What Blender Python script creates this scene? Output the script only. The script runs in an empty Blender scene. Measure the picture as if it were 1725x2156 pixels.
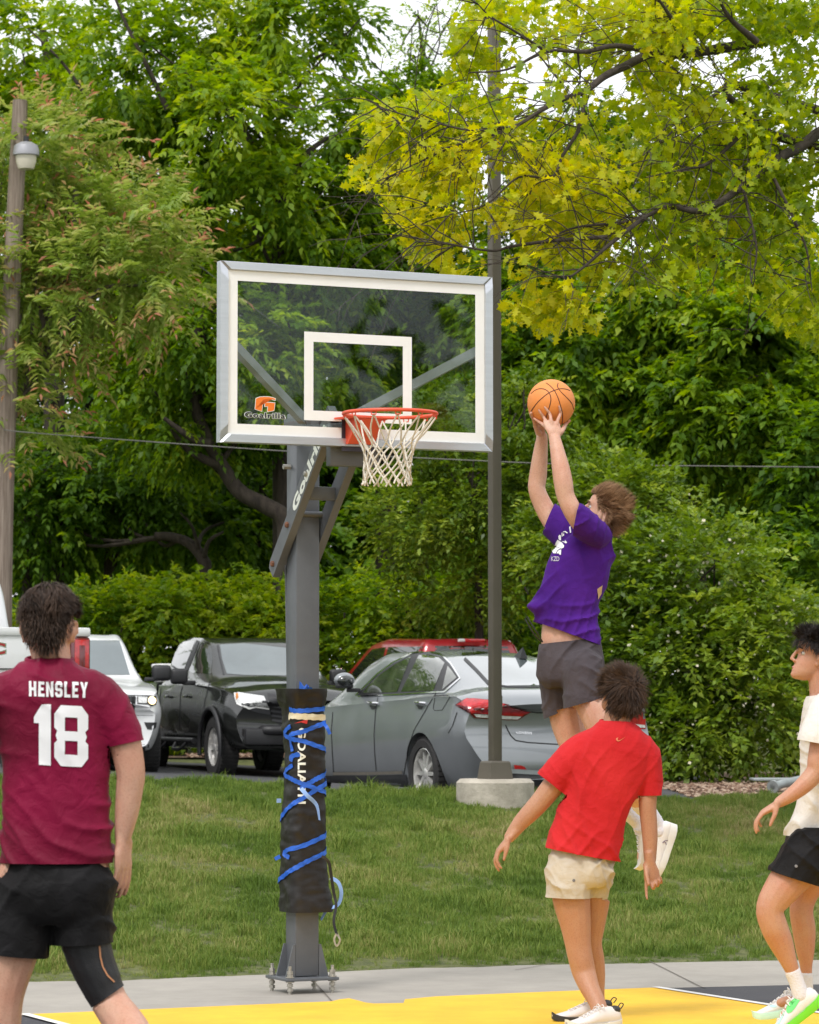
import bpy, bmesh, math, random
import numpy as np
from mathutils import Vector, Matrix, noise
from mathutils.bvhtree import BVHTree
V = Vector
R = math.radians
random.seed(7)
rng = np.random.default_rng(7)
scn = bpy.context.scene
COL = scn.collection

# ------------------------------------------------------------------ camera
FPX, CU, CV, HV, HCAM = 6950.0, 862.5, 1078.0, 1491.0, 1.51
PITCH = math.atan((HV - CV) / FPX)
cam_d = bpy.data.cameras.new('camera')
cam = bpy.data.objects.new('camera', cam_d)
COL.objects.link(cam)
cam_d.sensor_fit = 'HORIZONTAL'
cam_d.sensor_width = 24.0
cam_d.lens = 24.0 * FPX / 1725.0
cam_d.clip_start = 0.1
cam_d.clip_end = 2000
cam.location = (0, 0, HCAM)
cam.rotation_euler = (math.pi / 2 + PITCH, 0, 0)
cam_d.dof.use_dof = True
cam_d.dof.focus_distance = 16.3
cam_d.dof.aperture_fstop = 9.0
scn.camera = cam

# ------------------------------------------------------------------ light
SUN_EL, SUN_AZ = R(54), R(208)
w = bpy.data.worlds.new('World')
scn.world = w
w.use_nodes = True
nt = w.node_tree
nt.nodes.clear()
n_out = nt.nodes.new('ShaderNodeOutputWorld')
n_bg = nt.nodes.new('ShaderNodeBackground')
n_sky = nt.nodes.new('ShaderNodeTexSky')
n_sky.sky_type = 'NISHITA'
n_sky.sun_disc = False
n_sky.sun_elevation = SUN_EL
n_sky.sun_rotation = SUN_AZ
n_sky.air_density = 1.0
n_sky.dust_density = 3.0
n_tc = nt.nodes.new('ShaderNodeTexCoord')
n_no = nt.nodes.new('ShaderNodeTexNoise')
n_no.inputs['Scale'].default_value = 3.0
n_no.inputs['Detail'].default_value = 5.0
n_cr = nt.nodes.new('ShaderNodeValToRGB')
n_cr.color_ramp.elements[0].position = 0.3
n_cr.color_ramp.elements[0].color = (0.75, 0.77, 0.80, 1)
n_cr.color_ramp.elements[1].position = 0.7
n_cr.color_ramp.elements[1].color = (1, 1, 1, 1)
n_mul = nt.nodes.new('ShaderNodeVectorMath')
n_mul.operation = 'SCALE'
n_mul.inputs['Scale'].default_value = 12.0
n_mix = nt.nodes.new('ShaderNodeMix')
n_mix.data_type = 'RGBA'
n_mix.inputs['Factor'].default_value = 0.9
L = nt.links.new
L(n_tc.outputs['Generated'], n_no.inputs['Vector'])
L(n_no.outputs['Fac'], n_cr.inputs['Fac'])
L(n_cr.outputs['Color'], n_mul.inputs[0])
L(n_sky.outputs['Color'], n_mix.inputs['A'])
L(n_mul.outputs['Vector'], n_mix.inputs['B'])
L(n_mix.outputs['Result'], n_bg.inputs['Color'])
n_bg.inputs['Strength'].default_value = 0.1
L(n_bg.outputs['Background'], n_out.inputs['Surface'])

sun_d = bpy.data.lights.new('sun', 'SUN')
sun_d.energy = 1.5
sun_d.angle = R(14)
sun_d.color = (1.0, 0.975, 0.94)
sun = bpy.data.objects.new('sun', sun_d)
COL.objects.link(sun)
# direction towards the sun: azimuth measured from +Y clockwise
sdir = V((math.sin(SUN_AZ) * math.cos(SUN_EL), math.cos(SUN_AZ) * math.cos(SUN_EL), math.sin(SUN_EL)))
sun.rotation_euler = sdir.to_track_quat('Z', 'Y').to_euler()

scn.view_settings.view_transform = 'Standard'
scn.view_settings.look = 'None'
scn.view_settings.exposure = 0.5
scn.view_settings.gamma = 1.0
scn.view_settings.use_curve_mapping = False
scn.cycles.max_bounces = 10
scn.cycles.diffuse_bounces = 6
scn.cycles.transmission_bounces = 8
scn.cycles.transparent_max_bounces = 12
scn.cycles.use_denoising = True

# ------------------------------------------------------------------ helpers
_cp, _sp = math.cos(PITCH), math.sin(PITCH)


def P(u, v, y):
    """point at world distance y seen at photo position (u, v)"""
    a = (u - CU) / FPX
    b = -(v - CV) / FPX
    dy = _cp - b * _sp
    dz = _sp + b * _cp
    t = y / dy
    return V((a * t, y, HCAM + dz * t))


def S(y):
    return FPX / y


def G(u, v, z=0.0):
    """point on the level z seen at photo position (u, v)"""
    a = (u - CU) / FPX
    b = -(v - CV) / FPX
    dy = _cp - b * _sp
    dz = _sp + b * _cp
    t = (z - HCAM) / dz
    return V((a * t, dy * t, z))


MATS = {}


def nodes_of(name):
    m = bpy.data.materials.new(name)
    m.use_nodes = True
    t = m.node_tree
    b = t.nodes['Principled BSDF']
    return m, t, b


def mat(name, col, rough=0.6, metal=0.0, var=0.12, vscale=8.0, bump=0.0, bscale=60.0, coat=0.0, spec=0.5,
        col2=None, stretch=None, sheen=0.0, sss=0.0, bdist=0.01):
    """principled material with procedural noise in colour and relief"""
    if name in MATS:
        return MATS[name]
    m, t, b = nodes_of(name)
    L = t.links.new
    tc = t.nodes.new('ShaderNodeTexCoord')
    vec = tc.outputs['Object']
    if stretch:
        mp = t.nodes.new('ShaderNodeMapping')
        mp.inputs['Scale'].default_value = stretch
        L(vec, mp.inputs['Vector'])
        vec = mp.outputs['Vector']
    n = t.nodes.new('ShaderNodeTexNoise')
    n.inputs['Scale'].default_value = vscale
    n.inputs['Detail'].default_value = 6
    n.inputs['Roughness'].default_value = 0.6
    L(vec, n.inputs['Vector'])
    r = t.nodes.new('ShaderNodeValToRGB')
    r.color_ramp.elements[0].position = 0.28
    r.color_ramp.elements[1].position = 0.72
    c1 = [max(0, c * (1 - var)) for c in col]
    c2 = [min(1, c * (1 + var)) for c in col] if col2 is None else col2
    r.color_ramp.elements[0].color = (*c1, 1)
    r.color_ramp.elements[1].color = (*c2, 1)
    L(n.outputs['Fac'], r.inputs['Fac'])
    L(r.outputs['Color'], b.inputs['Base Color'])
    b.inputs['Roughness'].default_value = rough
    b.inputs['Metallic'].default_value = metal
    b.inputs['Coat Weight'].default_value = coat
    b.inputs['Coat Roughness'].default_value = 0.04
    b.inputs['Specular IOR Level'].default_value = spec
    b.inputs['Sheen Weight'].default_value = sheen
    if sss:
        b.inputs['Subsurface Weight'].default_value = sss
        b.inputs['Subsurface Radius'].default_value = (0.02, 0.008, 0.004)
        b.inputs['Subsurface Scale'].default_value = 0.5
    if bump:
        n2 = t.nodes.new('ShaderNodeTexNoise')
        n2.inputs['Scale'].default_value = bscale
        n2.inputs['Detail'].default_value = 4
        L(vec, n2.inputs['Vector'])
        bp = t.nodes.new('ShaderNodeBump')
        bp.inputs['Strength'].default_value = bump
        bp.inputs['Distance'].default_value = bdist
        L(n2.outputs['Fac'], bp.inputs['Height'])
        L(bp.outputs['Normal'], b.inputs['Normal'])
    MATS[name] = m
    return m


def tag(o, label=None, cat=None, group=None, kind=None):
    if label:
        o['label'] = label
    if cat:
        o['category'] = cat
    if group:
        o['group'] = group
    if kind:
        o['kind'] = kind
    return o


def thing(name, label, cat, loc=(0, 0, 0), rotz=0.0, group=None):
    o = bpy.data.objects.new(name, None)
    COL.objects.link(o)
    o.empty_display_size = 0.1
    o.location = loc
    o.rotation_euler = (0, 0, rotz)
    tag(o, label, cat, group)
    o['_m'] = 0
    del o['_m']
    return o


def root_matrix(o):
    return Matrix.Translation(o.location) @ o.rotation_euler.to_matrix().to_4x4()


def add(name, me, material=None, parent=None, world=True, label=None):
    """link a mesh as one object; world=True: the mesh is in world coordinates and the parent keeps it there"""
    o = bpy.data.objects.new(name, me)
    COL.objects.link(o)
    if material is not None:
        ms = material if isinstance(material, (list, tuple)) else [material]
        me.materials.clear()
        for m in ms:
            me.materials.append(m)
    if parent is not None:
        o.parent = parent
        if world:
            top = parent
            while top.parent is not None:
                top = top.parent
            if parent is top:
                o.matrix_parent_inverse = root_matrix(top).inverted()
    if label:
        o['label'] = label
    return o


def np_mesh(name, verts, faces, smooth=False, tint=None, mat_idx=None):
    """verts (N,3), faces (M,k) with k constant -> mesh"""
    verts = np.asarray(verts, dtype=np.float32)
    faces = np.asarray(faces, dtype=np.int32)
    me = bpy.data.meshes.new(name)
    me.vertices.add(len(verts))
    me.vertices.foreach_set('co', verts.ravel())
    k = faces.shape[1]
    me.loops.add(faces.size)
    me.loops.foreach_set('vertex_index', faces.ravel())
    me.polygons.add(len(faces))
    me.polygons.foreach_set('loop_start', np.arange(0, faces.size, k, dtype=np.int32))
    if smooth:
        me.polygons.foreach_set('use_smooth', np.ones(len(faces), dtype=bool))
    if mat_idx is not None:
        me.polygons.foreach_set('material_index', np.asarray(mat_idx, dtype=np.int32))
    if tint is not None:
        a = me.attributes.new('tint', 'FLOAT', 'POINT')
        a.data.foreach_set('value', np.asarray(tint, dtype=np.float32))
    me.update(calc_edges=True)
    return me


class MB:
    """collects shapes into one mesh"""

    def __init__(self):
        self.v = []
        self.f = []
        self.m = []

    def raw(self, vs, fs, mi=0):
        o = len(self.v)
        self.v += [V(p) for p in vs]
        self.f += [tuple(i + o for i in f) for f in fs]
        self.m += [mi] * len(fs)
        return self

    def box(self, c, d, rot=None, mi=0, bev=0.0):
        c = V(c)
        hx, hy, hz = d[0] / 2, d[1] / 2, d[2] / 2
        if bev <= 0:
            vs = [V((sx * hx, sy * hy, sz * hz)) for sz in (-1, 1) for sy in (-1, 1) for sx in (-1, 1)]
            fs = [(0, 2, 3, 1), (4, 5, 7, 6), (0, 1, 5, 4), (2, 6, 7, 3), (0, 4, 6, 2), (1, 3, 7, 5)]
        else:
            bm = bmesh.new()
            bmesh.ops.create_cube(bm, size=1.0)
            for v in bm.verts:
                v.co = V((v.co.x * d[0], v.co.y * d[1], v.co.z * d[2]))
            bmesh.ops.bevel(bm, geom=list(bm.edges), offset=bev, segments=2, affect='EDGES', profile=0.5)
            bm.verts.index_update()
            vs = [v.co.copy() for v in bm.verts]
            fs = [tuple(v.index for v in f.verts) for f in bm.faces]
            bm.free()
        if rot is not None:
            vs = [rot @ p for p in vs]
        return self.raw([p + c for p in vs], fs, mi)

    def tube(self, pts, rad, seg=10, mi=0, cap=True, closed=False):
        pts = [V(p) for p in pts]
        n = len(pts)
        if not isinstance(rad, (list, tuple)):
            rad = [rad] * n
        up = None
        rings = []
        for i, p in enumerate(pts):
            a = pts[(i - 1) % n] if (closed or i > 0) else p
            b = pts[(i + 1) % n] if (closed or i < n - 1) else p
            t = (b - a)
            if t.length < 1e-9:
                t = V((0, 0, 1))
            t.normalize()
            if up is None:
                ref = V((0, 0, 1)) if abs(t.z) < 0.9 else V((1, 0, 0))
                up = (ref - t * ref.dot(t)).normalized()
            else:
                up = up - t * up.dot(t)
                if up.length < 1e-6:
                    up = t.orthogonal()
                up.normalize()
            sd = t.cross(up)
            rr = rad[i]
            rx, ry = rr if isinstance(rr, (list, tuple)) else (rr, rr)
            rings.append([p + sd * (rx * math.cos(k * 2 * math.pi / seg)) + up * (ry * math.sin(k * 2 * math.pi / seg)) for k in range(seg)])
        self.loft(rings, cap=cap, mi=mi, closed=closed)
        return self

    def loft(self, rings, cap=True, mi=0, closed=False, ring_closed=True):
        n = len(rings[0])
        vs = [p for r in rings for p in r]
        fs = []
        m = len(rings)
        for i in range(m if closed else m - 1):
            j = (i + 1) % m
            for k in range(n if ring_closed else n - 1):
                l = (k + 1) % n
                fs.append((i * n + k, i * n + l, j * n + l, j * n + k))
        if cap and not closed:
            fs.append(tuple(range(n - 1, -1, -1)))
            fs.append(tuple((m - 1) * n + k for k in range(n)))
        return self.raw(vs, fs, mi)

    def lathe(self, prof, c, axis=V((0, 0, 1)), seg=24, mi=0, cap=True, ref=None):
        """prof: (radius, height) along axis"""
        axis = V(axis).normalized()
        a = (ref or axis.orthogonal()).normalized()
        b = axis.cross(a)
        rings = []
        for r, h in prof:
            rings.append([V(c) + axis * h + a * (r * math.cos(k * 2 * math.pi / seg)) + b * (r * math.sin(k * 2 * math.pi / seg)) for k in range(seg)])
        return self.loft(rings, cap=cap, mi=mi)

    def prism(self, poly, ax, ay, az, o, d0, d1, mi=0):
        """extrude a 2D polygon: o + x*ax + y*ay, from az*d0 to az*d1"""
        n = len(poly)
        ax, ay, az, o = V(ax), V(ay), V(az), V(o)
        vs = [o + ax * x + ay * y + az * d0 for x, y in poly] + [o + ax * x + ay * y + az * d1 for x, y in poly]
        fs = [tuple(range(n - 1, -1, -1)), tuple(range(n, 2 * n))]
        fs += [(i, (i + 1) % n, n + (i + 1) % n, n + i) for i in range(n)]
        return self.raw(vs, fs, mi)

    def sphere(self, c, r, seg=12, rings=8, mi=0):
        rx, ry, rz = r if isinstance(r, (list, tuple)) else (r, r, r)
        c = V(c)
        vs = [c + V((0, 0, -rz))]
        for i in range(1, rings):
            t = -math.pi / 2 + math.pi * i / rings
            for k in range(seg):
                a = 2 * math.pi * k / seg
                vs.append(c + V((rx * math.cos(t) * math.cos(a), ry * math.cos(t) * math.sin(a), rz * math.sin(t))))
        vs.append(c + V((0, 0, rz)))
        fs = []
        for k in range(seg):
            fs.append((0, 1 + (k + 1) % seg, 1 + k))
        for i in range(rings - 2):
            for k in range(seg):
                a = 1 + i * seg + k
                b = 1 + i * seg + (k + 1) % seg
                fs.append((a, b, b + seg, a + seg))
        top = len(vs) - 1
        o = 1 + (rings - 2) * seg
        for k in range(seg):
            fs.append((o + k, o + (k + 1) % seg, top))
        return self.raw(vs, fs, mi)

    def mesh(self, name, smooth=None):
        me = bpy.data.meshes.new(name)
        me.from_pydata([tuple(p) for p in self.v], [], self.f)
        me.polygons.foreach_set('material_index', np.array(self.m, dtype=np.int32))
        bm = bmesh.new()
        bm.from_mesh(me)
        bmesh.ops.recalc_face_normals(bm, faces=bm.faces)
        bm.to_mesh(me)
        bm.free()
        if smooth is not None:
            me.polygons.foreach_set('use_smooth', np.ones(len(me.polygons), dtype=bool))
            me.set_sharp_from_angle(angle=R(smooth))
        me.update()
        return me

    def build(self, name, material=None, parent=None, smooth=None, world=True, label=None):
        return add(name, self.mesh(name, smooth), material, parent, world, label)


def catmull(pts, n=6, closed=False):
    pts = [V(p) for p in pts]
    out = []
    m = len(pts)
    for i in range(m if closed else m - 1):
        p0 = pts[(i - 1) % m] if (closed or i > 0) else pts[0] * 2 - pts[1]
        p1, p2 = pts[i], pts[(i + 1) % m]
        p3 = pts[(i + 2) % m] if (closed or i < m - 2) else pts[-1] * 2 - pts[-2]
        for k in range(n):
            t = k / n
            out.append(0.5 * ((2 * p1) + (p2 - p0) * t + (2 * p0 - 5 * p1 + 4 * p2 - p3) * t * t + (3 * p1 - p0 - 3 * p2 + p3) * t ** 3))
    if not closed:
        out.append(pts[-1])
    return out


def interp(xs, ys, x):
    return float(np.interp(x, xs, ys))


def smoothstep(a, b, x):
    t = min(1, max(0, (x - a) / (b - a)))
    return t * t * (3 - 2 * t)


def poly_bm(polys, cell):
    """2D polygons -> bmesh in the XY plane cut into cells"""
    bm = bmesh.new()
    for poly in polys:
        vs = [bm.verts.new((p[0], p[1], 0)) for p in poly]
        bm.faces.new(vs)
    bmesh.ops.triangulate(bm, faces=list(bm.faces))
    _cut(bm, cell)
    return bm


def _cut(bm, cell):
    if not bm.verts:
        return
    xs = [v.co.x for v in bm.verts]
    ys = [v.co.y for v in bm.verts]
    for ax, lo, hi in ((0, min(xs), max(xs)), (1, min(ys), max(ys))):
        n = int((hi - lo) / cell)
        for i in range(1, n + 1):
            co = [0, 0, 0]
            no = [0, 0, 0]
            co[ax] = lo + i * (hi - lo) / (n + 1)
            no[ax] = 1
            bmesh.ops.bisect_plane(bm, geom=list(bm.verts) + list(bm.edges) + list(bm.faces), plane_co=co, plane_no=no)


def project(bm, to_ray, bvh, off, name, smooth=True):
    """drop the 2D bmesh onto a surface: to_ray(x, y) -> (origin, direction)"""
    for v in bm.verts:
        o, d = to_ray(v.co.x, v.co.y)
        hit, nrm, _i, _d = bvh.ray_cast(o, d, 30)
        if hit is None:
            near = bvh.find_nearest(o + d * 1.0)
            v.tag = True
            v.co = near[0] if near[0] else o
            v['x'] if False else None
            continue
        v.tag = False
        if nrm.dot(d) > 0:
            nrm = -nrm
        v.co = hit + nrm * off
    bad = [v for v in bm.verts if v.tag]
    if bad:
        bmesh.ops.delete(bm, geom=bad, context='VERTS')
    me = bpy.data.meshes.new(name)
    bm.to_mesh(me)
    bm.free()
    if smooth:
        me.polygons.foreach_set('use_smooth', np.ones(len(me.polygons), dtype=bool))
    me.update()
    return me


def ribbon2d(pts, w, closed=False):
    """2D polyline -> list of quads of width w"""
    pts = [V((p[0], p[1])) for p in pts]
    n = len(pts)
    out = []
    offs = []
    for i in range(n):
        a = pts[(i - 1) % n] if (closed or i > 0) else pts[i]
        b = pts[(i + 1) % n] if (closed or i < n - 1) else pts[i]
        t = (b - a).normalized()
        offs.append(V((-t.y, t.x)) * (w / 2))
    for i in range(n if closed else n - 1):
        j = (i + 1) % n
        out.append([pts[i] - offs[i], pts[j] - offs[j], pts[j] + offs[j], pts[i] + offs[i]])
    return out


def text_bm(txt, size, cell, bold=0.0, shear=0.0, spacing=1.0, sx=1.0):
    c = bpy.data.curves.new('t', 'FONT')
    c.body = txt
    c.size = size
    c.offset = bold
    c.shear = shear
    c.space_character = spacing
    c.align_x = 'CENTER'
    c.align_y = 'CENTER'
    c.resolution_u = 3
    o = bpy.data.objects.new('t', c)
    COL.objects.link(o)
    bpy.context.view_layer.update()
    me = bpy.data.meshes.new_from_object(o.evaluated_get(bpy.context.evaluated_depsgraph_get()))
    bpy.data.objects.remove(o)
    bm = bmesh.new()
    bm.from_mesh(me)
    bpy.data.meshes.remove(me)
    for v in bm.verts:
        v.co.x *= sx
    if cell:
        _cut(bm, cell)
    return bm


def place_bm(bm, fn, name):
    for v in bm.verts:
        v.co = fn(v.co.x, v.co.y)
    me = bpy.data.meshes.new(name)
    bm.to_mesh(me)
    bm.free()
    return me


def bvh_of(me):
    me.calc_loop_triangles()
    vs = [v.co.copy() for v in me.vertices]
    return BVHTree.FromPolygons(vs, [tuple(p.vertices) for p in me.polygons])


def eval_mods(me, mods):
    """apply modifiers to a mesh through a temporary object"""
    o = bpy.data.objects.new('tmp', me)
    COL.objects.link(o)
    for typ, kw in mods:
        md = o.modifiers.new(typ, typ)
        for k, val in kw.items():
            setattr(md, k, val)
    bpy.context.view_layer.update()
    out = bpy.data.meshes.new_from_object(o.evaluated_get(bpy.context.evaluated_depsgraph_get()))
    bpy.data.objects.remove(o)
    return out
# ------------------------------------------------------------------ ground
A25 = R(25)
E1 = V((math.cos(A25), math.sin(A25), 0))
NN = V((math.sin(A25), -math.cos(A25), 0))
ZZ = V((0, 0, 1))
_yex = [-14, -6, -2.1, -1.64, -.72, .154, 2.16, 6, 14]
_yey = [12.6, 16.4, 18.28, 18.41, 18.84, 19.33, 19.84, 20.4, 21.5]
_zcx = [-6, -3, -1.5, -.7, .4, 1.2, 2.2, 8]
_zcy = [.95, .93, .90, .82, .785, .755, .72, .70]
_ycx = [-12, -6, -3, .5, 2.5, 4, 12]
_ycy = [24.4, 26.0, 26.9, 28.2, 29.0, 29.7, 32.5]


def ye(x):
    return np.interp(x, _yex, _yey)


def yc(x):
    return np.interp(x, _ycx, _ycy)


def lotz(x):
    return .585 + .045 * np.clip(-x, 0, 4.5)


def ground_z(x, y):
    x = np.asarray(x, dtype=float)
    y = np.asarray(y, dtype=float)
    e, c = ye(x), yc(x)
    zc = np.interp(x, _zcx, _zcy)
    t = np.clip((y - e) / (c - e), 0, 1)
    bump = .018 * np.sin(x * 2.1 + y * 1.3) * np.sin(y * 1.7 - x * .6) * np.clip(t * 8, 0, 1) * np.clip((1 - t) * 8, 0, 1)
    z = zc * (.8 * t + .2 * t * t * (3 - 2 * t)) + bump
    b = np.clip((y - c) / .35, 0, 1)
    z = z * (1 - b) + lotz(x) * b
    k = np.clip((y - 47.45) / .2, 0, 1)
    z = z * (1 - k) + .785 * k
    back = np.clip((y - 50) / 40, 0, 1)
    z = z + back * 1.5
    return z


xs = np.concatenate([np.linspace(-600, -16, 12), np.arange(-14, 14.01, .2), np.linspace(16, 600, 12)])
ys = np.concatenate([np.linspace(-200, 10, 8), np.concatenate([np.arange(12, 24, .3), np.arange(24, 32, .1), np.arange(32, 56, .4)]), np.linspace(58, 100, 10), np.linspace(120, 900, 8)])
gx, gy = np.meshgrid(xs, ys)
gz = ground_z(gx, gy)
nx, ny = len(xs), len(ys)
idx = np.arange(nx * ny).reshape(ny, nx)
fq = np.stack([idx[:-1, :-1], idx[:-1, 1:], idx[1:, 1:], idx[1:, :-1]], -1).reshape(-1, 4)
M_SOIL = mat('soil', (.085, .12, .028), .95, var=.5, vscale=9, bump=.8, bscale=70, col2=(.17, .18, .06), bdist=.03)
g = add('ground', np_mesh('ground', np.stack([gx, gy, gz], -1).reshape(-1, 3), fq, True), M_SOIL)
tag(g, kind='structure')


def sheet(name, pts, material, z, kind='structure', sub=None):
    bm = bmesh.new()
    bm.faces.new([bm.verts.new((p[0], p[1], z)) for p in pts])
    bmesh.ops.triangulate(bm, faces=list(bm.faces))
    bmesh.ops.recalc_face_normals(bm, faces=bm.faces)
    me = bpy.data.meshes.new(name)
    bm.to_mesh(me)
    bm.free()
    if me.polygons and me.polygons[0].normal.z < 0:
        me.flip_normals()
    return tag(add(name, me, material), kind=kind)


def court_mat(name, col, wear):
    m, t, b = nodes_of(name)
    L = t.links.new
    tc = t.nodes.new('ShaderNodeTexCoord')
    n = t.nodes.new('ShaderNodeTexNoise')
    n.inputs['Scale'].default_value = 2.0
    n.inputs['Detail'].default_value = 8
    n.inputs['Roughness'].default_value = .7
    L(tc.outputs['Object'], n.inputs['Vector'])
    r = t.nodes.new('ShaderNodeValToRGB')
    r.color_ramp.elements[0].position = .3
    r.color_ramp.elements[0].color = (*[c * .76 for c in col], 1)
    r.color_ramp.elements[1].position = .65
    r.color_ramp.elements[1].color = (*col, 1)
    L(n.outputs['Fac'], r.inputs['Fac'])
    n3 = t.nodes.new('ShaderNodeTexNoise')
    n3.inputs['Scale'].default_value = 45
    n3.inputs['Detail'].default_value = 3
    L(tc.outputs['Object'], n3.inputs['Vector'])
    r3 = t.nodes.new('ShaderNodeValToRGB')
    r3.color_ramp.elements[0].position = .68
    r3.color_ramp.elements[0].color = (0, 0, 0, 1)
    r3.color_ramp.elements[1].position = .74
    r3.color_ramp.elements[1].color = (.6, .6, .6, 1)
    L(n3.outputs['Fac'], r3.inputs['Fac'])
    mx = t.nodes.new('ShaderNodeMix')
    mx.data_type = 'RGBA'
    mx.inputs['B'].default_value = (*wear, 1)
    L(r3.outputs['Color'], mx.inputs['Factor'])
    L(r.outputs['Color'], mx.inputs['A'])
    L(mx.outputs['Result'], b.inputs['Base Color'])
    b.inputs['Roughness'].default_value = .75
    # long scuffs and faint stains
    mp = t.nodes.new('ShaderNodeMapping')
    mp.inputs['Scale'].default_value = (1.2, 9, 1)
    mp.inputs['Rotation'].default_value = (0, 0, .5)
    L(tc.outputs['Object'], mp.inputs['Vector'])
    n5 = t.nodes.new('ShaderNodeTexNoise')
    n5.inputs['Scale'].default_value = 2.4
    n5.inputs['Detail'].default_value = 7
    n5.inputs['Roughness'].default_value = .75
    L(mp.outputs['Vector'], n5.inputs['Vector'])
    r5 = t.nodes.new('ShaderNodeValToRGB')
    r5.color_ramp.elements[0].position = .56
    r5.color_ramp.elements[0].color = (0, 0, 0, 1)
    r5.color_ramp.elements[1].position = .78
    r5.color_ramp.elements[1].color = (.55, .55, .55, 1)
    L(n5.outputs['Fac'], r5.inputs['Fac'])
    mx5 = t.nodes.new('ShaderNodeMix')
    mx5.data_type = 'RGBA'
    mx5.inputs['B'].default_value = (*[c * .8 for c in wear], 1)
    L(r5.outputs['Color'], mx5.inputs['Factor'])
    L(mx.outputs['Result'], mx5.inputs['A'])
    L(mx5.outputs['Result'], b.inputs['Base Color'])
    n4 = t.nodes.new('ShaderNodeTexNoise')
    n4.inputs['Scale'].default_value = 250
    L(tc.outputs['Object'], n4.inputs['Vector'])
    bp = t.nodes.new('ShaderNodeBump')
    bp.inputs['Strength'].default_value = .3
    bp.inputs['Distance'].default_value = .004
    L(n4.outputs['Fac'], bp.inputs['Height'])
    L(bp.outputs['Normal'], b.inputs['Normal'])
    return m


M_CONC = court_mat('concrete', (.36, .33, .29), (.24, .215, .18))
edge = [(x, float(ye(x)) + .01) for x in np.arange(-9, 9.1, .3)]
edge = [(x + .012 * math.sin(x * 37), y + .012 * math.sin(x * 23)) for x, y in edge]
sheet('concrete_pavement', [(-9, 6), (9, 6)] + edge[::-1], M_CONC, .004)


def gp(u, v):
    p = G(u, v)
    return V((p.x, p.y))


e2, n2 = V((E1.x, E1.y)), V((NN.x, NN.y))
CR, CL = gp(1381, 2084), gp(51, 2141)


M_YEL = court_mat('yellow_paint', (.82, .49, .022), (.72, .40, .03))
M_BLK = court_mat('black_court_paint', (.042, .040, .048), (.16, .15, .13))
M_LINE = court_mat('white_line_paint', (.78, .76, .72), (.5, .48, .42))
BR = gp(1726, 2076)
sheet('court_paint_black', [CR + n2 * .0, BR, BR + (BR - CR).normalized() * 6, BR + (BR - CR).normalized() * 6 + n2 * 9, CR + n2 * 9], M_BLK, .008)
sheet('court_paint_black', [CL, CL + n2 * 9, CL + n2 * 9 - e2 * 6, CL - e2 * 6], M_BLK, .008)
yl = [gp(*q) for q in ((51, 2141), (300, 2130.5), (543, 2120), (698, 2113.5), (716, 2109), (735, 2107), (752, 2111), (770, 2116), (787, 2118), (850, 2117), (853, 2109), (918, 2103), (1150, 2093), (1381, 2084))]
sheet('court_key_yellow', yl + [CR + n2 * 9, CL + n2 * 9], M_YEL, .012)
for q in (CR, CL):
    sheet('court_line', [q - e2 * .025 - n2 * .0, q + e2 * .025, q + e2 * .025 + n2 * 9, q - e2 * .025 + n2 * 9], M_LINE, .016)
# joint of the pavement slabs
M_JOINT = mat('joint_dirt', (.16, .14, .12), .95)
for a, b_ in ((gp(1360, 2022), gp(1485, 2085)), (gp(640, 2046), gp(700, 2112)), (gp(1170, 2030), gp(1085, 2045))):
    d = (b_ - a).normalized()
    p = V((-d.y, d.x)) * .004
    sheet('pavement_joint', [a - p, b_ - p, b_ + p, a + p], M_JOINT, .008)

# car park, kerb, planting bed
M_ASPH = mat('asphalt', (.055, .055, .06), .85, var=.35, vscale=14, bump=.4, bscale=180)
lv, lf = [], []
lx = np.concatenate([np.arange(-14, 14.1, .4)])
for i, x in enumerate(lx):
    lv += [(x, float(yc(x)) + .34, float(lotz(x)) + .004), (x, 47.55, float(lotz(x)) + .004)]
lf = [(2 * i, 2 * i + 2, 2 * i + 3, 2 * i + 1) for i in range(len(lx) - 1)]
tag(add('car_park', np_mesh('car_park', lv, lf), M_ASPH), kind='structure')
mb = MB()
rings = []
for x in np.arange(-9, 9.1, .3):
    y0, z0 = float(yc(x)) + .18, max(float(np.interp(x, _zcx, _zcy)) - .05, float(lotz(x)) + .02)
    rings.append([V((x, y0, z0 - .3)), V((x, y0, z0 - .015)), V((x, y0 + .015, z0)), V((x, y0 + .135, z0)), V((x, y0 + .15, z0 - .015)), V((x, y0 + .15, z0 - .3))])
mb.loft(rings, ring_closed=True)
tag(mb.build('kerb', M_CONC, smooth=30), kind='structure')

M_MULCH = mat('mulch', (.10, .055, .035), .95, var=.6, vscale=30, bump=1.0, bscale=60, col2=(.34, .23, .16), bdist=.03)
sheet('mulch_bed', [(2.95, 29.65), (3.6, 29.95), (9, 32.0), (9, 48), (4.2, 48), (3.5, 38)], M_MULCH, .594)
sheet('mulch_bed', [(-14, 47.6), (3.8, 47.6), (3.8, 50.4), (-14, 50.4)], M_MULCH, .80)
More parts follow.
